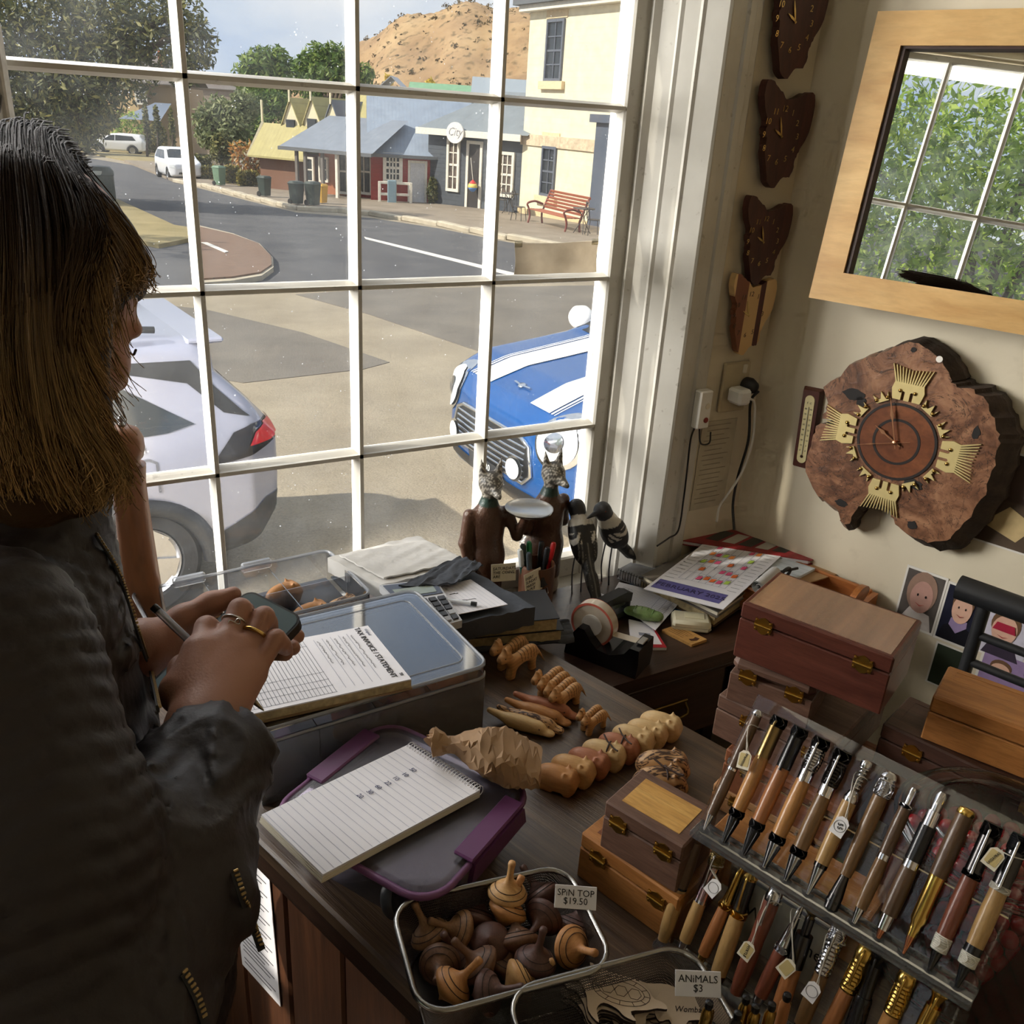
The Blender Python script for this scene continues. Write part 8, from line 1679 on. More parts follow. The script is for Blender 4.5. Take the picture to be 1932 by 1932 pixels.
t = thing('shop_card', 'cream printed card standing behind the lower pens', 'card'); t.matrix_world = basis(W3(.765, -.235, CT + .045), WD, Vector((.9553 * .35, .2957 * .35, .93)).normalized(), (-WN + Vector((0, 0, .36))).normalized())
MB().rbox((0, 0, 0), (.105, .075, .003), .0008).build('board', PAPER2, t); MB().rbox((0, .034, .0012), (.105, .004, .002), .0005).build('edge', plain('card_grey_edge', (150, 152, 158), .5), t); lettering('W        She', .020, INK, t, mat4((0, .0, .0018)))

# ---- wire mesh baskets
def meshmat():
    t = NT('wire_mesh'); tc = t.n('ShaderNodeTexCoord'); mp = t.n('ShaderNodeMapping'); mp.inputs['Scale'].default_value = (420, 420, 420); t.l(tc.outputs['Object'], mp.inputs[0]); sx = t.n('ShaderNodeSeparateXYZ'); t.l(mp.outputs[0], sx.inputs[0])
    a = t.math('FRACT', t.math('ADD', sx.outputs[0], sx.outputs[2])); b = t.math('FRACT', t.math('ADD', sx.outputs[1], t.math('MULTIPLY', sx.outputs[2], -1.)))
    m = t.math('MAXIMUM', t.math('LESS_THAN', a, .42), t.math('LESS_THAN', b, .42)); tr = t.n('ShaderNodeBsdfTransparent')
    return t.done(t.mixs(m, tr.outputs[0], t.bsdf(srgb((120, 116, 112)), .35, .9)))
WIRE = meshmat(); STEEL = metal('basket_steel', (150, 148, 144), .25)
def basket(label, c, rz, W, D, H):
    t = thing('wire_basket', label, 'basket', (*c, CT), rz, 'steel mesh baskets'); lo = rrect(W - .03, D - .03, .025, 6); hi = rrect(W, D, .032, 6); n = len(lo); mb = MB()
    mb.add([(x, y, .0015) for x, y in lo] + [(x, y, H - .002) for x, y in hi], [[i, (i + 1) % n, n + (i + 1) % n, n + i] for i in range(n)]); mb.build('mesh_wall', WIRE, t, 60)
    MB().prism(lo, .0005, .0015).build('mesh_base', WIRE, t); MB().tube([(x, y, H) for x, y in hi], .0034, 10, closed=True).build('rim', STEEL, t, 60); MB().tube([(x, y, .0025) for x, y in lo], .002, 8, closed=True).build('base_wire', STEEL, t, 60); return t
basket('steel mesh basket of wooden spinning tops', (.366, .574), R(-11), .206, .140, .070)
basket('steel mesh basket of laser-cut animals at the picture edge', (.424, .424), R(-11), .206, .140, .070)
def price(label, px, py, z, lines, rz, w=.046, h=.024, sz=.0098):
    p = on_z(px, py, z); t = thing('price_card', label, 'price card', tuple(p), 0, None, (R(52), 0, rz)); MB().rbox((0, 0, 0), (w, h, .001), .0003).build('card', PAPER, t); lettering(lines, sz, INK, t, mat4((0, 0, .0007)), 'handwriting', spacing=.85); return t
price('white card reading spin top price on the basket rim', 1086, 1693, CT + .082, 'SPiN TOP\n$19.50', R(-32)); price('white card reading animals price on the second basket rim', 1317, 1856, CT + .082, 'ANiMALS\n$3', R(-30))
# ---- spinning tops
TOPW = {'pale': CAR['pale'], 'orange': CAR['honey'], 'tan': wood('top_tan', (158, 120, 84), (126, 90, 60), (40, 40, 10), .55), 'brown': wood('top_brown', (128, 92, 68), (98, 68, 50), (40, 40, 10), .55), 'dark': wood('top_dark', (102, 70, 58), (76, 48, 40), (40, 40, 10), .5), 'purple': wood('top_purple', (116, 86, 78), (86, 60, 54), (40, 40, 10), .55)}
TPROF = [(.0003, -.020), (.003, -.0165), (.010, -.0115), (.0205, -.0045), (.0245, .0), (.0245, .003), (.0205, .0085), (.012, .0135), (.0065, .018), (.0042, .024), (.0040, .036), (.0048, .042), (.0040, .0455), (.0003, .046)]
tpm = {k: None for k in TOPW}; groove = MB()
for r, z in ((.0222, .0064), (.0165, .0112)): groove.lathe([(r, z - .0004), (r + .0006, z), (r, z + .0006)], 28, cap=False)
GMESH = groove.mesh('grooves'); tsurf = MB().lathe(TPROF, 28).mesh('top')
tops = [('pale', 655, 225, .866, (.15, .1, 1), 'pale upright spinning top at the back of the basket'), ('orange', 655, 320, .852, (.6, .3, .8), 'orange spinning top leaning below the pale upright one'), ('dark', 840, 245, .848, (-.2, .9, .5), 'dark disc-like top against the back corner'), ('dark', 850, 340, .850, (-.9, -.5, .1), 'dark top lying with stem to the left'), ('tan', 255, 440, .838, (-.3, .5, .9), 'tan top upright in the left corner'), ('tan', 415, 420, .842, (-.8, .3, .5), 'tan top standing on edge'), ('dark', 500, 372, .834, (.6, .6, .5), 'dark top half hidden behind the tan edge-on one'), ('dark', 565, 480, .846, (.3, .3, -.9), 'dark top turned point upward at the centre'), ('brown', 715, 480, .842, (.2, .8, .6), 'brown top beside the centre of the basket'), ('dark', 800, 580, .850, (.25, .1, 1), 'dark grooved top standing upright near the right rim'), ('orange', 985, 500, .852, (.2, -.9, .6), 'pale banded top facing the viewer at the right'), ('purple', 1000, 410, .838, (.6, .4, .6), 'purple-black top tucked under the price card'), ('brown', 305, 590, .834, (-.5, -.8, .5), 'brown top with its stem towards the viewer'), ('brown', 520, 600, .846, (-.6, .6, .7), 'brown ringed top near the middle front'), ('orange', 365, 710, .846, (.75, -.1, .7), 'light orange top lying front left'), ('purple', 548, 740, .848, (.7, -.6, .5), 'purple-brown top lying front centre'), ('pale', 715, 680, .844, (.9, -.1, .3), 'pale streaked top lying front right'), ('dark', 405, 560, .826, (-.4, .2, .9), 'dark low top between the brown ones'), ('brown', 640, 600, .824, (.5, .2, .8), 'brown low top under the centre pile')]
for k, (m, x, y, z, ax, lab) in enumerate(tops):
    p = on_z(720 + x / 2.76, 1600 + y / 2.76, z); p.z -= .004; a = Vector(ax).normalized(); q = a.to_track_quat('Z', 'Y')
    t = thing('spinning_top', lab, 'spinning top', tuple(p), 0, 'wooden spinning tops'); t.rotation_euler = q.to_euler(); t.scale = (.92,) * 3
    if tpm[m] is None:
        tpm[m] = tsurf.copy(); tpm[m].materials.append(TOPW[m]); tpm[m].polygons.foreach_set('use_smooth', [True] * len(tpm[m].polygons))
    link('top_body', tpm[m], None, t); link('groove', GMESH, plain('groove_burn', (40, 24, 18), .6), t)
# ---- laser-cut animals
PLYF = plain('ply_face', (206, 186, 160), .6, var=.06, scale=30); PLYE = plain('ply_burnt_edge', (48, 34, 26), .8)
TURT = [(-.052, .012), (-.047, .018), (-.038, .017), (-.030, .019), (-.034, .030), (-.022, .026), (-.008, .024), (.012, .023), (.028, .016), (.036, .006), (.046, .004), (.050, -.002), (.040, -.004), (.030, -.009), (.014, -.015), (.020, -.024), (.008, -.022), (.0, -.016), (-.014, -.013), (-.020, -.022), (-.016, -.036), (-.028, -.026), (-.032, -.010), (-.040, .004), (-.048, .006)]
def plaque(name, label, poly, px, py, z, rot, tilt=(0, 0), text=None, shell=False, group='laser-cut animals', cat='animal cut-out', sc=1.):
    p = on_z(px, py, z); t = thing(name, label, cat, (p.x, p.y, p.z - .0035), 0, group, (tilt[0], tilt[1], rot));
    P = [(x * sc, y * sc) for x, y in sm2(poly, 3)]; o = MB().prism(P, 0, .0034).build('ply', PLYE, t); f_ = MB().prism(P, .0032, .0036).build('face', PLYF, t)
    for o2 in (o, f_):
        bm = bmesh.new(); bm.from_mesh(o2.data); bmesh.ops.triangulate(bm, faces=[f for f in bm.faces if len(f.verts) > 4]); bm.to_mesh(o2.data); bm.free()
    if shell:
        e = [(.002 + .030 * math.cos(a), .005 + .016 * math.sin(a), .0039) for a in [2 * PI * j / 24 for j in range(24)]]
        MB().tube(e, .0003, 4, closed=True).build('burnt_line', PLYE, f_); e2 = [(.002 + .024 * math.cos(a), .005 + .011 * math.sin(a), .0039) for a in [2 * PI * j / 24 for j in range(24)]]; MB().tube(e2, .0003, 4, closed=True).build('burnt_line', PLYE, f_)
        for cx in (-.012, .002, .016): MB().tube([(cx + .007 * math.cos(a), .005 + .0065 * math.sin(a), .0039) for a in [2 * PI * j / 6 for j in range(6)]], .0003, 4, closed=True).build('burnt_scute', PLYE, f_)
        for j in range(12): a = 2 * PI * j / 12; MB().tube([(.002 + .024 * math.cos(a), .005 + .011 * math.sin(a), .0039), (.002 + .030 * math.cos(a), .005 + .016 * math.sin(a), .0039)], .0003, 4).build('burnt_line', PLYE, f_)
        MB().lathe([(.0012, 0), (.0012, .0003), (0, .0003)], 8, mat4((-.044, .0125, .0037))).build('eye', PLYE, f_)
    if text: lettering(text, .0085, PLYE, f_, mat4((0, .001, .0038)), 'burnt_lettering', shear=.3)
DEV = [(-.040, .004), (-.036, .018), (-.024, .024), (-.010, .022), (.012, .026), (.030, .020), (.040, .006), (.050, -.002), (.038, -.006), (.034, -.020), (.024, -.020), (.022, -.008), (-.006, -.008), (-.010, -.022), (-.020, -.022), (-.022, -.008), (-.034, -.006)]
WOM = [(-.036, -.002), (-.034, .014), (-.022, .022), (-.006, .020), (.016, .024), (.034, .016), (.040, .0), (.036, -.018), (.026, -.018), (.024, -.010), (-.002, -.010), (-.006, -.020), (-.018, -.020), (-.022, -.010), (-.032, -.012)]
for k in range(6): plaque('plywood_turtle', ['lowest plywood turtle of the pile', 'second plywood turtle from the bottom', 'third plywood turtle from the bottom', 'fourth plywood turtle from the bottom', 'fifth plywood turtle, under the top one', 'topmost plywood turtle with engraved shell'][k], TURT, 1160 + (k % 3 - 1) * 7, 1893 - k * 4 + (4 if k == 5 else 8), CT + .012 + .0065 * k, R(-24 - (k % 3) * 9), (0, .03), None, k >= 4)
plaque('plywood_devil', 'plywood cut-out lettered Tassie Devil', DEV, 1236, 1898, CT + .034, R(-38), (.2, .1), 'Tassie\nDevil'); plaque('plywood_devil', 'plain plywood animal below the lettered devil', DEV, 1228, 1925, CT + .016, R(-20)); plaque('plywood_wombat', 'plywood cut-out lettered Wombat', WOM, 1300, 1906, CT + .034, R(-30), (.15, .0), 'Wombat'); plaque('plywood_wombat', 'plain plywood animal below the lettered wombat', WOM, 1290, 1930, CT + .018, R(-50))

# ---- glass jar of red sweets
JX, JY, JR, JH = *(WN * .918 + WD * -.085).xy, .104, .182
JGL = clear('jar_glass', (248, 250, 250), .008, .02, .9, (230, 235, 240), 1.5)
t = thing('sweet_jar', 'big round glass jar of red sweets behind the pen stand', 'jar', (JX, JY, CT))
MB().lathe([(.001, .001), (JR * .9, .001), (JR, .010), (JR, JH - .02), (JR * .93, JH - .004), (JR * .93, JH), (JR * .905, JH), (JR * .905, JH - .006), (JR * .97, JH - .024), (JR * .97, .012), (.001, .006)], 56, cap=False).build('jar_body', JGL, t, 40)
ld = MB().lathe([(JR * 1.02, JH + .001), (JR * 1.05, JH + .006), (JR * 1.0, JH + .012), (JR * .75, JH + .018), (JR * .70, JH + .013), (.001, JH + .012)], 56, cap=False).build('jar_lid', JGL, t, 60)
for rr_, zz in ((JR * 1.04, JH + .006), (JR * .98, JH + .013), (JR * .74, JH + .018)): MB().tube([(rr_ * math.cos(a), rr_ * math.sin(a), zz) for a in [2 * PI * j / 48 for j in range(48)]], .0022, 8, closed=True).build('lid_ring', JGL, ld, 60)
SWM = plain('red_sweet', (170, 22, 34), .18, var=.1, scale=40, Coat_Weight=.5)
sw = MB().lathe([(.0001, -.0092)] + [(.0095 * math.cos(a), .0092 * math.sin(a)) for a in [(-.5 + j / 10) * PI for j in range(1, 10)]] + [(.0001, .0092)], 16).mesh('sweet'); sw.materials.append(SWM); sw.polygons.foreach_set('use_smooth', [True] * len(sw.polygons))
rs = random.Random(11); n = 0
for lay in range(8):
    for ring, cnt in ((.0905, 28), (.0705, 22), (.051, 16), (.031, 9), (.011, 3)):
        if ring < .08 and lay < 7: continue
        for j in range(cnt):
            a = 2 * PI * (j + .5 * (lay % 2)) / cnt; o = bpy.data.objects.new('red_sweet', sw); COL.objects.link(o); o.location = (JX + ring * math.cos(a), JY + ring * math.sin(a), CT + .0165 + .0172 * lay + rs.uniform(-.0008, .0008)); o.rotation_euler = (rs.random() * 3, rs.random() * 3, 0); tag(o, 'glossy round red sweet in the glass jar', 'sweet', 'red sweets in the jar')
# ---- black bar chair back at the far right
t = thing('metal_chair', 'black tubular metal chair behind the boxes', 'chair'); A = at_depth(1822, 1112, 1.50); t.matrix_world = basis(Vector((A.x, A.y, 0)), WD, WN, Vector((0, 0, 1))); zt = A.z
MB().tube([(-.012, 0, zt), (.34, 0, zt - .002)], .021, 18).build('top_rail', BLKP, t, 40)
for x in (.035, .30): MB().tube(smooth_path([(x, 0, zt - .01), (x, -.0, zt - .2), (x, -.02, .46), (x, .02, 0)], 6), .011, 12).build('upright', BLKP, t, 60)
for z in (zt - .072, zt - .125): MB().tube([(.035, 0, z), (.30, 0, z)], .0075, 10).build('cross_bar', BLKP, t, 60)
MB().rbox((.168, -.12, .47), (.32, .26, .035), .012).build('seat', plain('seat_black_vinyl', (30, 30, 32), .5), t, 40)
for x in (.04, .296): MB().tube([(x, -.23, .46), (x, -.24, 0)], .011, 12).build('leg', BLKP, t, 60)
# ------------------------------------------------------------------ the woman at the counter, head bent over her phone
def A(px, py, d): return np.array(at_depth(px, py, d))
person = thing('person', 'woman in dark quilted jacket looking down at a phone', 'person')
SKINM = vcol('skin', .5, 0., .08, 400, Subsurface_Weight=.06, Subsurface_Radius=(.01, .004, .002))
s = SDF()
s.chain([(-.08, .79, .90), (-.07, .79, 1.12), (-.03, .79, 1.26), (.0, .80, 1.34)], [.07, .07, .06, .045], .04)
s.chain([(.0, .80, 1.32), (.035, .845, 1.43)], [.048, .046], .02)
hc = A(50, 548, .755); f_ = np.array([.74, .40, -.50]); f_ /= np.linalg.norm(f_); side_ = np.cross(f_, [0, 0, 1]); side_ /= np.linalg.norm(side_); up_ = np.cross(side_, f_)
HB = np.stack([f_, -side_, up_], 1)                     # local x forward, y to her left, z up
def hp(x, y, z): return hc + HB @ np.array([x, y, z])
eul = Matrix(HB.tolist()).to_euler()
s.ell(hp(-.005, 0, .02), (.095, .072, .092), eul, .02); s.ell(hp(.040, 0, -.045), (.050, .054, .072), eul, .03); s.ell(hp(.060, 0, -.098), (.026, .028, .024), eul, .03)
s.cone(hp(.085, 0, -.005), hp(.108, 0, -.042), .010, .013, .012); s.ell(hp(.080, 0, -.075), (.012, .022, .010), eul, .008)
for sy in (-1, 1):
    s.ell(hp(.066, sy * .034, -.036), (.022, .020, .022), eul, .02); s.ell(hp(.076, sy * .028, .004), (.014, .022, .010), eul, .012); s.ell(hp(-.004, sy * .070, -.02), (.018, .008, .030), eul, .006)
    s.ell(hp(.082, sy * .030, -.012), (.010, .013, .009), eul, .006, True)
RW = A(384, 1376, .80); mc = [A(376, 1228, .842), A(424, 1214, .858), A(462, 1230, .862), A(478, 1272, .852)]
s.chain([(-.035, .455, 1.075), tuple(np.array([-.035, .455, 1.075]) * .45 + A(398, 1448, .775) * .55), tuple(RW)], [.03, .030, .026], .02)
for m, r in zip(mc, (.0155, .015, .0145, .0135)): s.cone(RW, m, .026, r, .016)
s.cone(A(345, 1300, .825), A(380, 1240, .845), .020, .014, .014)
pips = [A(390, 1184, .868), A(453, 1150, .884), A(498, 1164, .884), A(521, 1205, .872)]; tips = [A(402, 1206, .892), A(466, 1158, .914), A(510, 1184, .908), A(539, 1224, .888)]
for m, p, t_, r in zip(mc, pips, tips, (.0112, .0112, .0104, .0092)): s.chain([m, p, (p * .45 + t_ * .55), t_], [r * 1.08, r, r * .92, r * .80], .004)
s.chain([A(338, 1310, .832), A(346, 1262, .862), A(372, 1236, .888)], [.017, .0125, .0105], .010)
LW = A(268, 1222, .905)
s.chain([(-.01, .90, 1.02), tuple(A(200, 1300, .91)), tuple(LW)], [.03, .030, .027], .02)
s.chain([LW, A(330, 1225, .945), A(400, 1225, .965)], [.026, .024, .020], .015)
s.chain([A(292, 1208, .915), A(345, 1168, .930), A(398, 1140, .942), A(440, 1122, .948)], [.018, .0138, .0118, .0088], .010)
for px, py, d0, px2, py2, d2 in ((470, 1165, .985, 560, 1200, .965), (455, 1200, .98, 552, 1222, .945), (440, 1225, .975, 538, 1232, .925)): s.chain([A(400, 1225, .965), A(px, py, d0), A(px2, py2, d2)], [.014, .0105, .0085], .008)
def skincol(P):
    c = np.tile(np.array(srgb((160, 114, 92))[:3]), (len(P), 1))
    lip = np.linalg.norm((P - hp(.088, 0, -.075)) / np.array([.012, .02, .012]), axis=1) < 1; c[lip] = srgb((150, 84, 78))[:3]
    for k in (1, 2, 3, 0):
        c[np.linalg.norm(P - pips[k], axis=1) < .009] *= np.array([1.05, .93, .92])
    return c
link('body', s.mesh((-.25, .38, .78), (.33, 1.08, 1.68), .0026, color=skincol), SKINM, person, 180)
GOLDR = metal('ring_gold', (214, 176, 104), .2)
for a, b, k_ in ((mc[1], pips[1], .62), (mc[2], pips[2], .5)):
    c = a + (b - a) * k_; d_ = Vector(b - a).normalized(); q = d_.to_track_quat('Z', 'Y').to_matrix().to_4x4(); q.translation = Vector(c)
    MB().tube([(.0122 * math.cos(t_), .0122 * math.sin(t_), 0) for t_ in [2 * PI * j / 28 for j in range(28)]], .0011 if k_ > .6 else .0021, 8, q, closed=True).build('finger_ring', GOLDR if k_ < .6 else metal('ring_silver', (206, 202, 196), .2), person, 60)
cI = mc[1] + (pips[1] - mc[1]) * .62; vw = (Vector((0, 0, CAMZ)) - Vector(cI)).normalized(); sd = Vector((1, 0, 0)).cross(vw).normalized(); cx_ = sd.cross(vw)
MB().tube([Vector(cI) + vw * .0125 + cx_ * (.0055 * math.sin(t_)) + sd * (.0026 * math.sin(2 * t_)) for t_ in [2 * PI * j / 28 for j in range(28)]], .0008, 6, closed=True).build('infinity_ring', metal('ring_silver', (206, 202, 196), .2), person, 60)
for sy in (-1, 1): MB().tube(smooth_path([tuple(hp(.086, sy * .044, -.013)), tuple(hp(.094, sy * .032, -.017)), tuple(hp(.092, sy * .02, -.013))], 4), .0012, 6).build('eyelash', plain('lash_dark', (24, 18, 16), .6), person, 60)

# ---- jacket
j = SDF()
RS = np.array([-.045, .625, 1.300]); RE = np.array([-.035, .455, 1.075]); RC = A(398, 1448, .775)
j.ell((-.075, .80, 1.10), (.150, .175, .22), k=.05); j.ell((-.022, .80, 1.20), (.075, .125, .16), k=.04); j.ell((-.05, .79, 1.27), (.105, .165, .085), k=.05); j.ell((-.085, .78, .93), (.165, .190, .17), k=.06); j.ell((-.055, .78, .80), (.185, .20, .12), k=.06)
j.cone((-.02, .79, 1.30), (.012, .815, 1.385), .078, .066, .03)
j.chain([tuple(RS), tuple((RS + RE) / 2), tuple(RE)], [.078, .082, .078], .035); j.chain([tuple(RE), tuple(RE * .45 + RC * .55), tuple(RC)], [.074, .068, .054], .03)
LE = np.array([-.04, .93, 1.00]); j.chain([(-.05, .955, 1.29), tuple(LE)], [.075, .066], .035); j.chain([tuple(LE), tuple(A(205, 1290, .915))], [.062, .046], .03)
ax_u = (RE - RS) / np.linalg.norm(RE - RS); ax_f = (RC - RE) / np.linalg.norm(RC - RE)
j.cone(RC - ax_f * .02, RC + ax_f * .08, .043, .043, .006, True); j.cone((.004, .808, 1.36), (.03, .83, 1.42), .054, .056, .006, True)
rj = np.random.default_rng(3); NV = rj.normal(size=(10, 3)) * np.array([26, 26, 26]); NP = rj.random(10) * 6
def jpost(P, d):
    near = np.abs(d) < .03
    Q = P[near]
    if len(Q) == 0: return d
    wr = np.zeros(len(Q))
    for k in range(10): wr += np.sin(Q @ NV[k] + NP[k] + 1.6 * np.sin(Q @ NV[(k + 3) % 10] * .6))
    wr /= 10
    tu = (Q - RS) @ ax_u; du = np.linalg.norm(Q - RS - np.clip(tu, -.02, .30)[:, None] * ax_u, axis=1)
    tf = (Q - RE) @ ax_f; df = np.linalg.norm(Q - RE - np.clip(tf, 0, .4)[:, None] * ax_f, axis=1)
    fore = np.clip((du - df) / .03 + .5, 0, 1) * (df < .12)
    arm = np.clip((.125 - du) / .03, 0, 1) * (1 - fore)
    ph = arm * (tu + .012 * wr) + (1 - arm) * (Q[:, 2] + .006 * wr)
    ch = np.abs(np.sin(PI * ph / .0185)) ** .55
    puck = np.sin(Q[:, 0] * 260 + wr * 5) * np.sin(Q[:, 1] * 230 + Q[:, 2] * 120) * .0010
    dis = (1 - fore) * (.0042 * (ch - .6) + puck + .004 * wr) + fore * (.010 * wr + .0065 * (1 - np.abs(np.sin(tf * 34 + wr * 6))) ** 2 + .0030 * (1 - np.abs(np.sin(tf * 71 + wr * 11 + 1))) ** 2)
    d = d.copy(); d[near] = d[near] - dis; return d
j.post = jpost
JACK = plain('jacket_nylon', (40, 34, 33), .55, var=.12, scale=10, bump=.12, bscale=90, Specular_IOR_Level=.35)
jm = j.mesh((-.30, .34, .66), (.26, 1.10, 1.46), .0046, slack=1.5); jk = link('jacket', jm, JACK, person, 180); jb = bvh_of(jm)
def on_jacket(px, py, off=.002):
    h_ = jb.ray_cast(EYE, ray(px, py).normalized()); return (h_[0] + h_[1] * off) if h_[0] is not None else at_depth(px, py, .7)
ZIP = metal('zip_brass', (150, 128, 88), .35)
def zipper(pts):
    path = smooth_path([on_jacket(*p, .004) for p in pts], 14); mb = MB()
    L = [0.]
    for a, b in zip(path[:-1], path[1:]): L.append(L[-1] + (b - a).length)
    n = int(L[-1] / .0034)
    for k in range(n):
        x = L[-1] * k / n; i = max(0, min(len(path) - 2, next(q for q in range(len(L)) if L[q] >= x) - 1)); d_ = path[i + 1] - path[i]
        p = path[i].lerp(path[i + 1], (x - L[i]) / max(L[i + 1] - L[i], 1e-6)); mb.rbox((0, 0, 0), (.0022, .0042, .0024), .0005, M=basis(p, d_.normalized(), Vector((0, 0, 1)).cross(d_).normalized(), d_.normalized().cross(Vector((0, 0, 1)).cross(d_).normalized())))
    z = mb.build('zip_teeth', ZIP, jk); z['kind'] = 'stuff'
    MB().tube([p - Vector((.001, 0, .001)) for p in path], .0034, 6, flat=.4).build('zip_tape', plain('zip_tape_black', (26, 24, 24), .7), jk, 60)
zipper([(176, 1010), (206, 1062), (234, 1132), (254, 1200), (276, 1262), (300, 1335)]); zipper([(437, 1645), (460, 1700), (482, 1750), (496, 1790)]); zipper([(345, 1838), (362, 1880), (378, 1928)])
cf = [RC + ax_f * .004 + (np.cross(ax_f, [0, 0, 1]) / np.linalg.norm(np.cross(ax_f, [0, 0, 1])) * math.cos(a) + np.cross(ax_f, np.cross(ax_f, [0, 0, 1])) / np.linalg.norm(np.cross(ax_f, [0, 0, 1])) * math.sin(a)) * .0485 for a in [2 * PI * k / 30 for k in range(30)]]
MB().tube(cf, .0055, 8, closed=True).build('cuff_edge', plain('cuff_black', (30, 26, 26), .6), jk, 60)
tr = SDF(); TRO = plain('trouser_black', (26, 26, 30), .7)
for y in (.70, .88): tr.chain([(-.07, y + (.03 if y < .8 else -.03), .85), (-.06, y, .48), (-.08, y, .07)], [.105, .075, .055], .03)
link('trousers', tr.mesh((-.25, .55, .0), (.12, 1.05, 1.0), .009), TRO, person, 180)
for y in (.70, .88):
    sh = SDF(); sh.ell((-.02, y, .045), (.13, .045, .042), k=.02); sh.ell((-.09, y, .06), (.055, .042, .055), k=.02); sh.box((0, y, -.022), (.3, .2, .02), (0, 0, 0), 0, .002, True)
    link('shoe', sh.mesh((-.18, y - .07, -.004), (.14, y + .07, .13), .006), plain('shoe_black', (24, 22, 22), .5), person, 180)

# ---- hair: an under-layer and loose wavy strands
h = SDF(); hk = .03
h.ell(hp(-.012, 0, .020), (.091, .080, .090), eul, .02); h.ell(hp(.024, 0, .056), (.056, .062, .040), eul, .02)
g1 = [A(50, 420, .69), A(46, 560, .68), A(60, 700, .675), A(104, 830, .69), A(160, 930, .705)]; h.chain([tuple(x) for x in g1], [.052, .050, .046, .036, .018], hk)
g2 = [A(-40, 450, .72), A(-50, 650, .70), A(-20, 820, .69), A(40, 940, .70)]; h.chain([tuple(x) for x in g2], [.06, .058, .05, .03], hk)
g3 = [A(110, 470, .715), A(96, 620, .70), A(112, 760, .70)]; h.chain([tuple(x) for x in g3], [.034, .028, .018], hk)
h.chain([tuple(hp(-.03, .06, .02)), tuple(hp(-.05, .075, -.08)), (.02, .93, 1.33)], [.05, .045, .03], hk)
h.chain([tuple(hp(.045, -.05, .045)), tuple(hp(.070, -.028, .040)), tuple(hp(.074, .015, .040))], [.014, .010, .009], .015)
HAIR = vcol('hair', .55, 0., .25, 160, Specular_IOR_Level=.12)
def hcol(P):
    q = np.clip((1.50 - P[:, 2]) / .25, 0, 1)[:, None]; return np.array(srgb((44, 34, 29))[:3]) * (1 - q) + np.array(srgb((92, 70, 46))[:3]) * q
hmesh = h.mesh((-.16, .56, 1.22), (.24, 1.06, 1.72), .005, color=hcol); hr = link('hair', hmesh, HAIR, person, 180); hbv = bvh_of(hmesh); CF = Vector(ROT[:, 2])
def on_cap(px, py, d, o):
    q = hbv.ray_cast(EYE, ray(px, py).normalized())
    if q[0] is not None: d = min(d, (q[0] - EYE).dot(CF) - .002 - abs(o) * .5)
    return px, py, max(d, .55)
rh = np.random.default_rng(17)
GD = [(0., [(-70, 282, .80), (-60, 345, .70), (-80, 560, .68), (-50, 800, .67), (-10, 960, .68)]), (.22, [(-5, 256, .82), (-14, 288, .70), (-20, 500, .645), (0, 740, .64), (60, 960, .665)]), (.42, [(50, 250, .83), (34, 272, .71), (50, 470, .630), (62, 680, .628), (100, 860, .655), (165, 970, .69)]), (.58, [(95, 264, .83), (72, 280, .71), (105, 440, .645), (105, 640, .640), (140, 800, .66), (205, 905, .69), (190, 975, .70)]), (.72, [(130, 284, .83), (104, 294, .72), (150, 420, .665), (112, 590, .660), (132, 740, .67), (200, 860, .69), (235, 940, .705)]), (.82, [(150, 308, .82), (126, 316, .725), (190, 430, .69), (140, 545, .68), (128, 680, .675), (176, 800, .685), (226, 900, .70)]), (.9, [(158, 322, .82), (136, 328, .77), (196, 420, .775), (244, 505, .79), (238, 548, .795)]), (1., [(170, 338, .82), (150, 346, .785), (226, 435, .79), (266, 518, .80), (272, 550, .805)])]
def guide(k, n=22):
    for (a, ga), (b, gb) in zip(GD[:-1], GD[1:]):
        if a <= k <= b:
            w_ = (k - a) / (b - a); pa = smooth_path([tuple(q) for q in ga], 8); pb = smooth_path([tuple(q) for q in gb], 8)
            out = []
            for i in range(n):
                t_ = i / (n - 1); x = pa[min(len(pa) - 1, int(t_ * (len(pa) - 1)))]; y = pb[min(len(pb) - 1, int(t_ * (len(pb) - 1)))]; fx = t_ * (len(pa) - 1) % 1; x2 = pa[min(len(pa) - 1, int(t_ * (len(pa) - 1)) + 1)]; fy = t_ * (len(pb) - 1) % 1; y2 = pb[min(len(pb) - 1, int(t_ * (len(pb) - 1)) + 1)]
                out.append(x.lerp(x2, fx).lerp(y.lerp(y2, fy), w_))
            return out
gc = {}
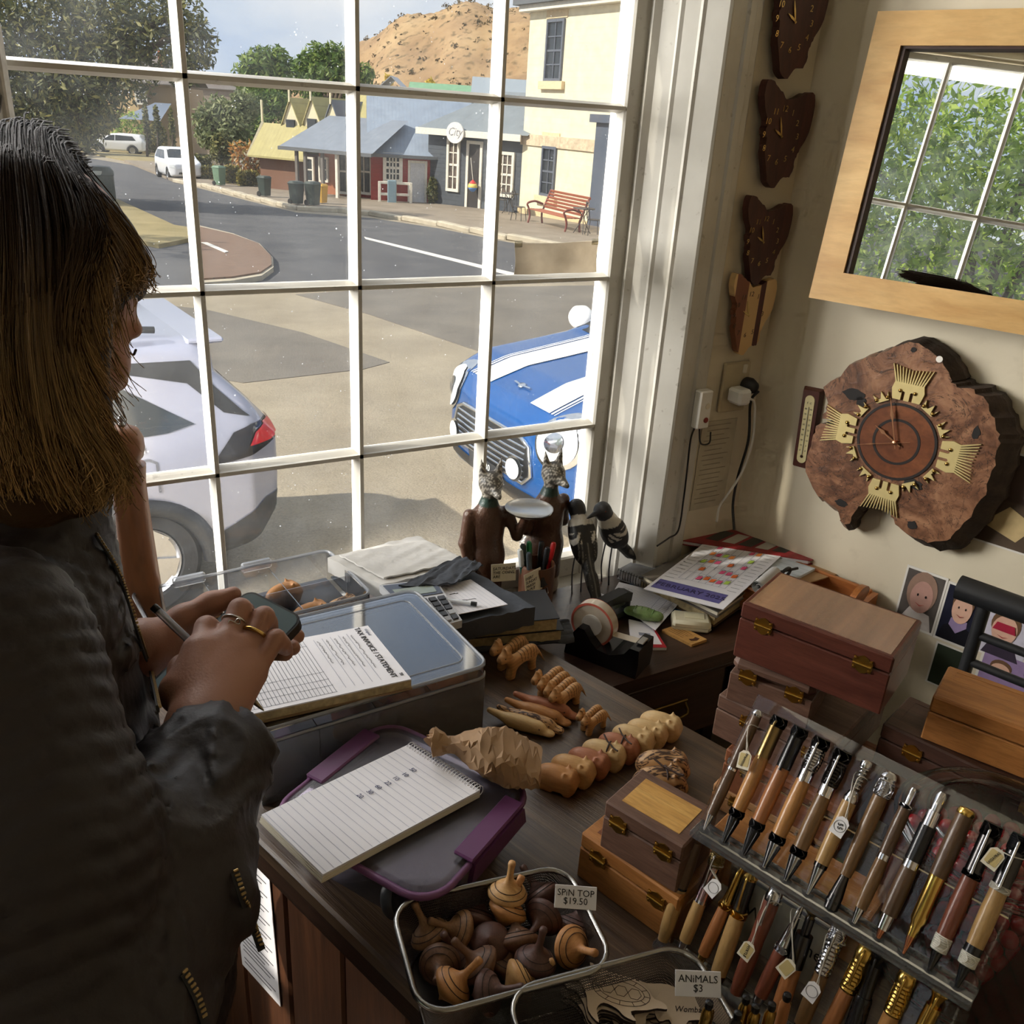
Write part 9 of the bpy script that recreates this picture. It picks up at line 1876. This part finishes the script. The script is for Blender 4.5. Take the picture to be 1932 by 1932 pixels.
def strands(n, spread, r0, fly=0.):
    V = []; F = []; C = []
    for s_ in range(n):
        k = round(rh.random() * .999, 2); g = gc.setdefault(k, guide(k)); off = rh.normal(size=3) * np.array([13, 13, .012]) * spread; amp = rh.uniform(7, 17) * (1 + fly); fr_ = 9 + 3 * math.sin(k * 40); ph = k * 26 + rh.normal() * .45; endl = rh.uniform(.75, 1.0); blond = rh.random()
        base = len(V); N = len(g)
        for i, p in enumerate(g):
            t_ = i / (N - 1)
            if t_ > endl and i > 3: p = g[int(endl * (N - 1))] + (p - g[int(endl * (N - 1))]) * .3
            wv = amp * t_ ** 1.3 * math.sin(fr_ * t_ + ph); w2 = amp * t_ ** 1.3 * math.cos(fr_ * t_ * .9 + ph)
            c = A(*on_cap(p[0] + off[0] * (.3 + t_) + wv + fly * 30 * t_ * math.sin(ph), p[1] + off[1] * .8 + w2 * .5, p[2] + off[2] + .0005 * w2, off[2]))
            r = r0 * (1 - .6 * t_)
            for q in range(3): a = 2 * PI * q / 3; V.append(c + np.array([math.cos(a) * r, math.sin(a) * r * .5, math.sin(a) * r]))
            e = np.clip((t_ - .35) / .6, 0, 1) * (.25 + .75 * blond); C.append(np.array(srgb((48, 37, 31))[:3]) * (1 - e) + np.array(srgb((190, 152, 100))[:3]) * e); C += [C[-1]] * 2
        for i in range(N - 1):
            for q in range(3): q2 = (q + 1) % 3; F.append((base + i * 3 + q, base + i * 3 + q2, base + (i + 1) * 3 + q2, base + (i + 1) * 3 + q))
    return np_mesh(np.array(V), np.array(F), np.array(C), 'strands')
st = link('hair_strands', strands(3000, 1.1, .0008), HAIR, hr, 180); st['kind'] = 'stuff'
st = link('flyaway_strands', strands(120, 1.2, .0003, .35), HAIR, hr, 180); st['kind'] = 'stuff'

# ---- phone and pen in her hands
TLp, TRp, BLp = Vector(A(468, 1108, .95)), Vector(A(577, 1164, .925)), Vector(A(296, 1258, .872))
xw = (TRp - TLp).normalized(); yl = (TLp - BLp); yl = (yl - xw * yl.dot(xw)).normalized(); nz = xw.cross(yl)
ph = thing('smartphone', 'black cased smartphone in the woman\'s hands', 'phone'); W_, L_ = .077, .150; ctr = (TLp + TRp) / 2 - yl * (L_ / 2); ph.matrix_world = basis(ctr, xw, yl, nz)
MB().prism(rrect(W_, L_, .013, 6), -.012, -.001, top=rrect(W_ - .002, L_ - .002, .012, 6)).build('case', plain('phone_case', (18, 18, 20), .4), ph, 30)
def screen():
    t = NT('phone_screen'); e = t.n('ShaderNodeEmission'); e.inputs[0].default_value = srgb((150, 168, 168)); e.inputs[1].default_value = .10
    add = t.n('ShaderNodeAddShader'); t.l(t.bsdf(srgb((60, 70, 72)), .08), add.inputs[0]); t.l(e.outputs[0], add.inputs[1]); return t.done(add.outputs[0])
sc_ = MB().prism(rrect(W_ - .007, L_ - .007, .010, 6), -.001, -.0004).build('screen', screen(), ph)
lettering('50+……', .009, plain('screen_text', (96, 108, 108), .5), sc_, mat4((.006, .035, -.0003), (0, 0, 0)), 'screen_text', depth=.0002); MB().lathe([(.0022, 0), (.0022, .0003), (0, .0003)], 14, mat4((.0, L_ / 2 - .011, -.0005))).build('camera_hole', BLKE, ph)
pa, pb = Vector(A(293, 1148, .872)), Vector(A(498, 1341, .868)); pn = thing('clear_ballpoint', 'clear plastic ballpoint held under the woman\'s fingers', 'pen'); d_ = (pb - pa); pn.matrix_world = basis(pa, d_.orthogonal().normalized(), d_.normalized().cross(d_.orthogonal().normalized()), d_.normalized()); L_ = d_.length
MB().lathe([(.0036, .003), (.0040, .004), (.0040, L_ * .78)], 14, cap=False).build('barrel', clear('pen_clear', (246, 246, 248), .35, .05, 1.3), pn, 60); MB().lathe([(.001, .002), (.0013, .004), (.0013, L_ * .8)], 8).build('refill', plain('ink_refill', (196, 190, 186), .3), pn, 60); MB().lathe([(.0039, -.003), (.0042, -.001), (.0042, .004)], 14).build('end_plug', BLKE, pn, 60)
MB().lathe([(.0041, L_ * .78), (.0040, L_ * .86), (.0016, L_ * .97), (.0005, L_)], 14).build('nib_cone', metal('nib_steel', (150, 140, 120), .3), pn, 40)
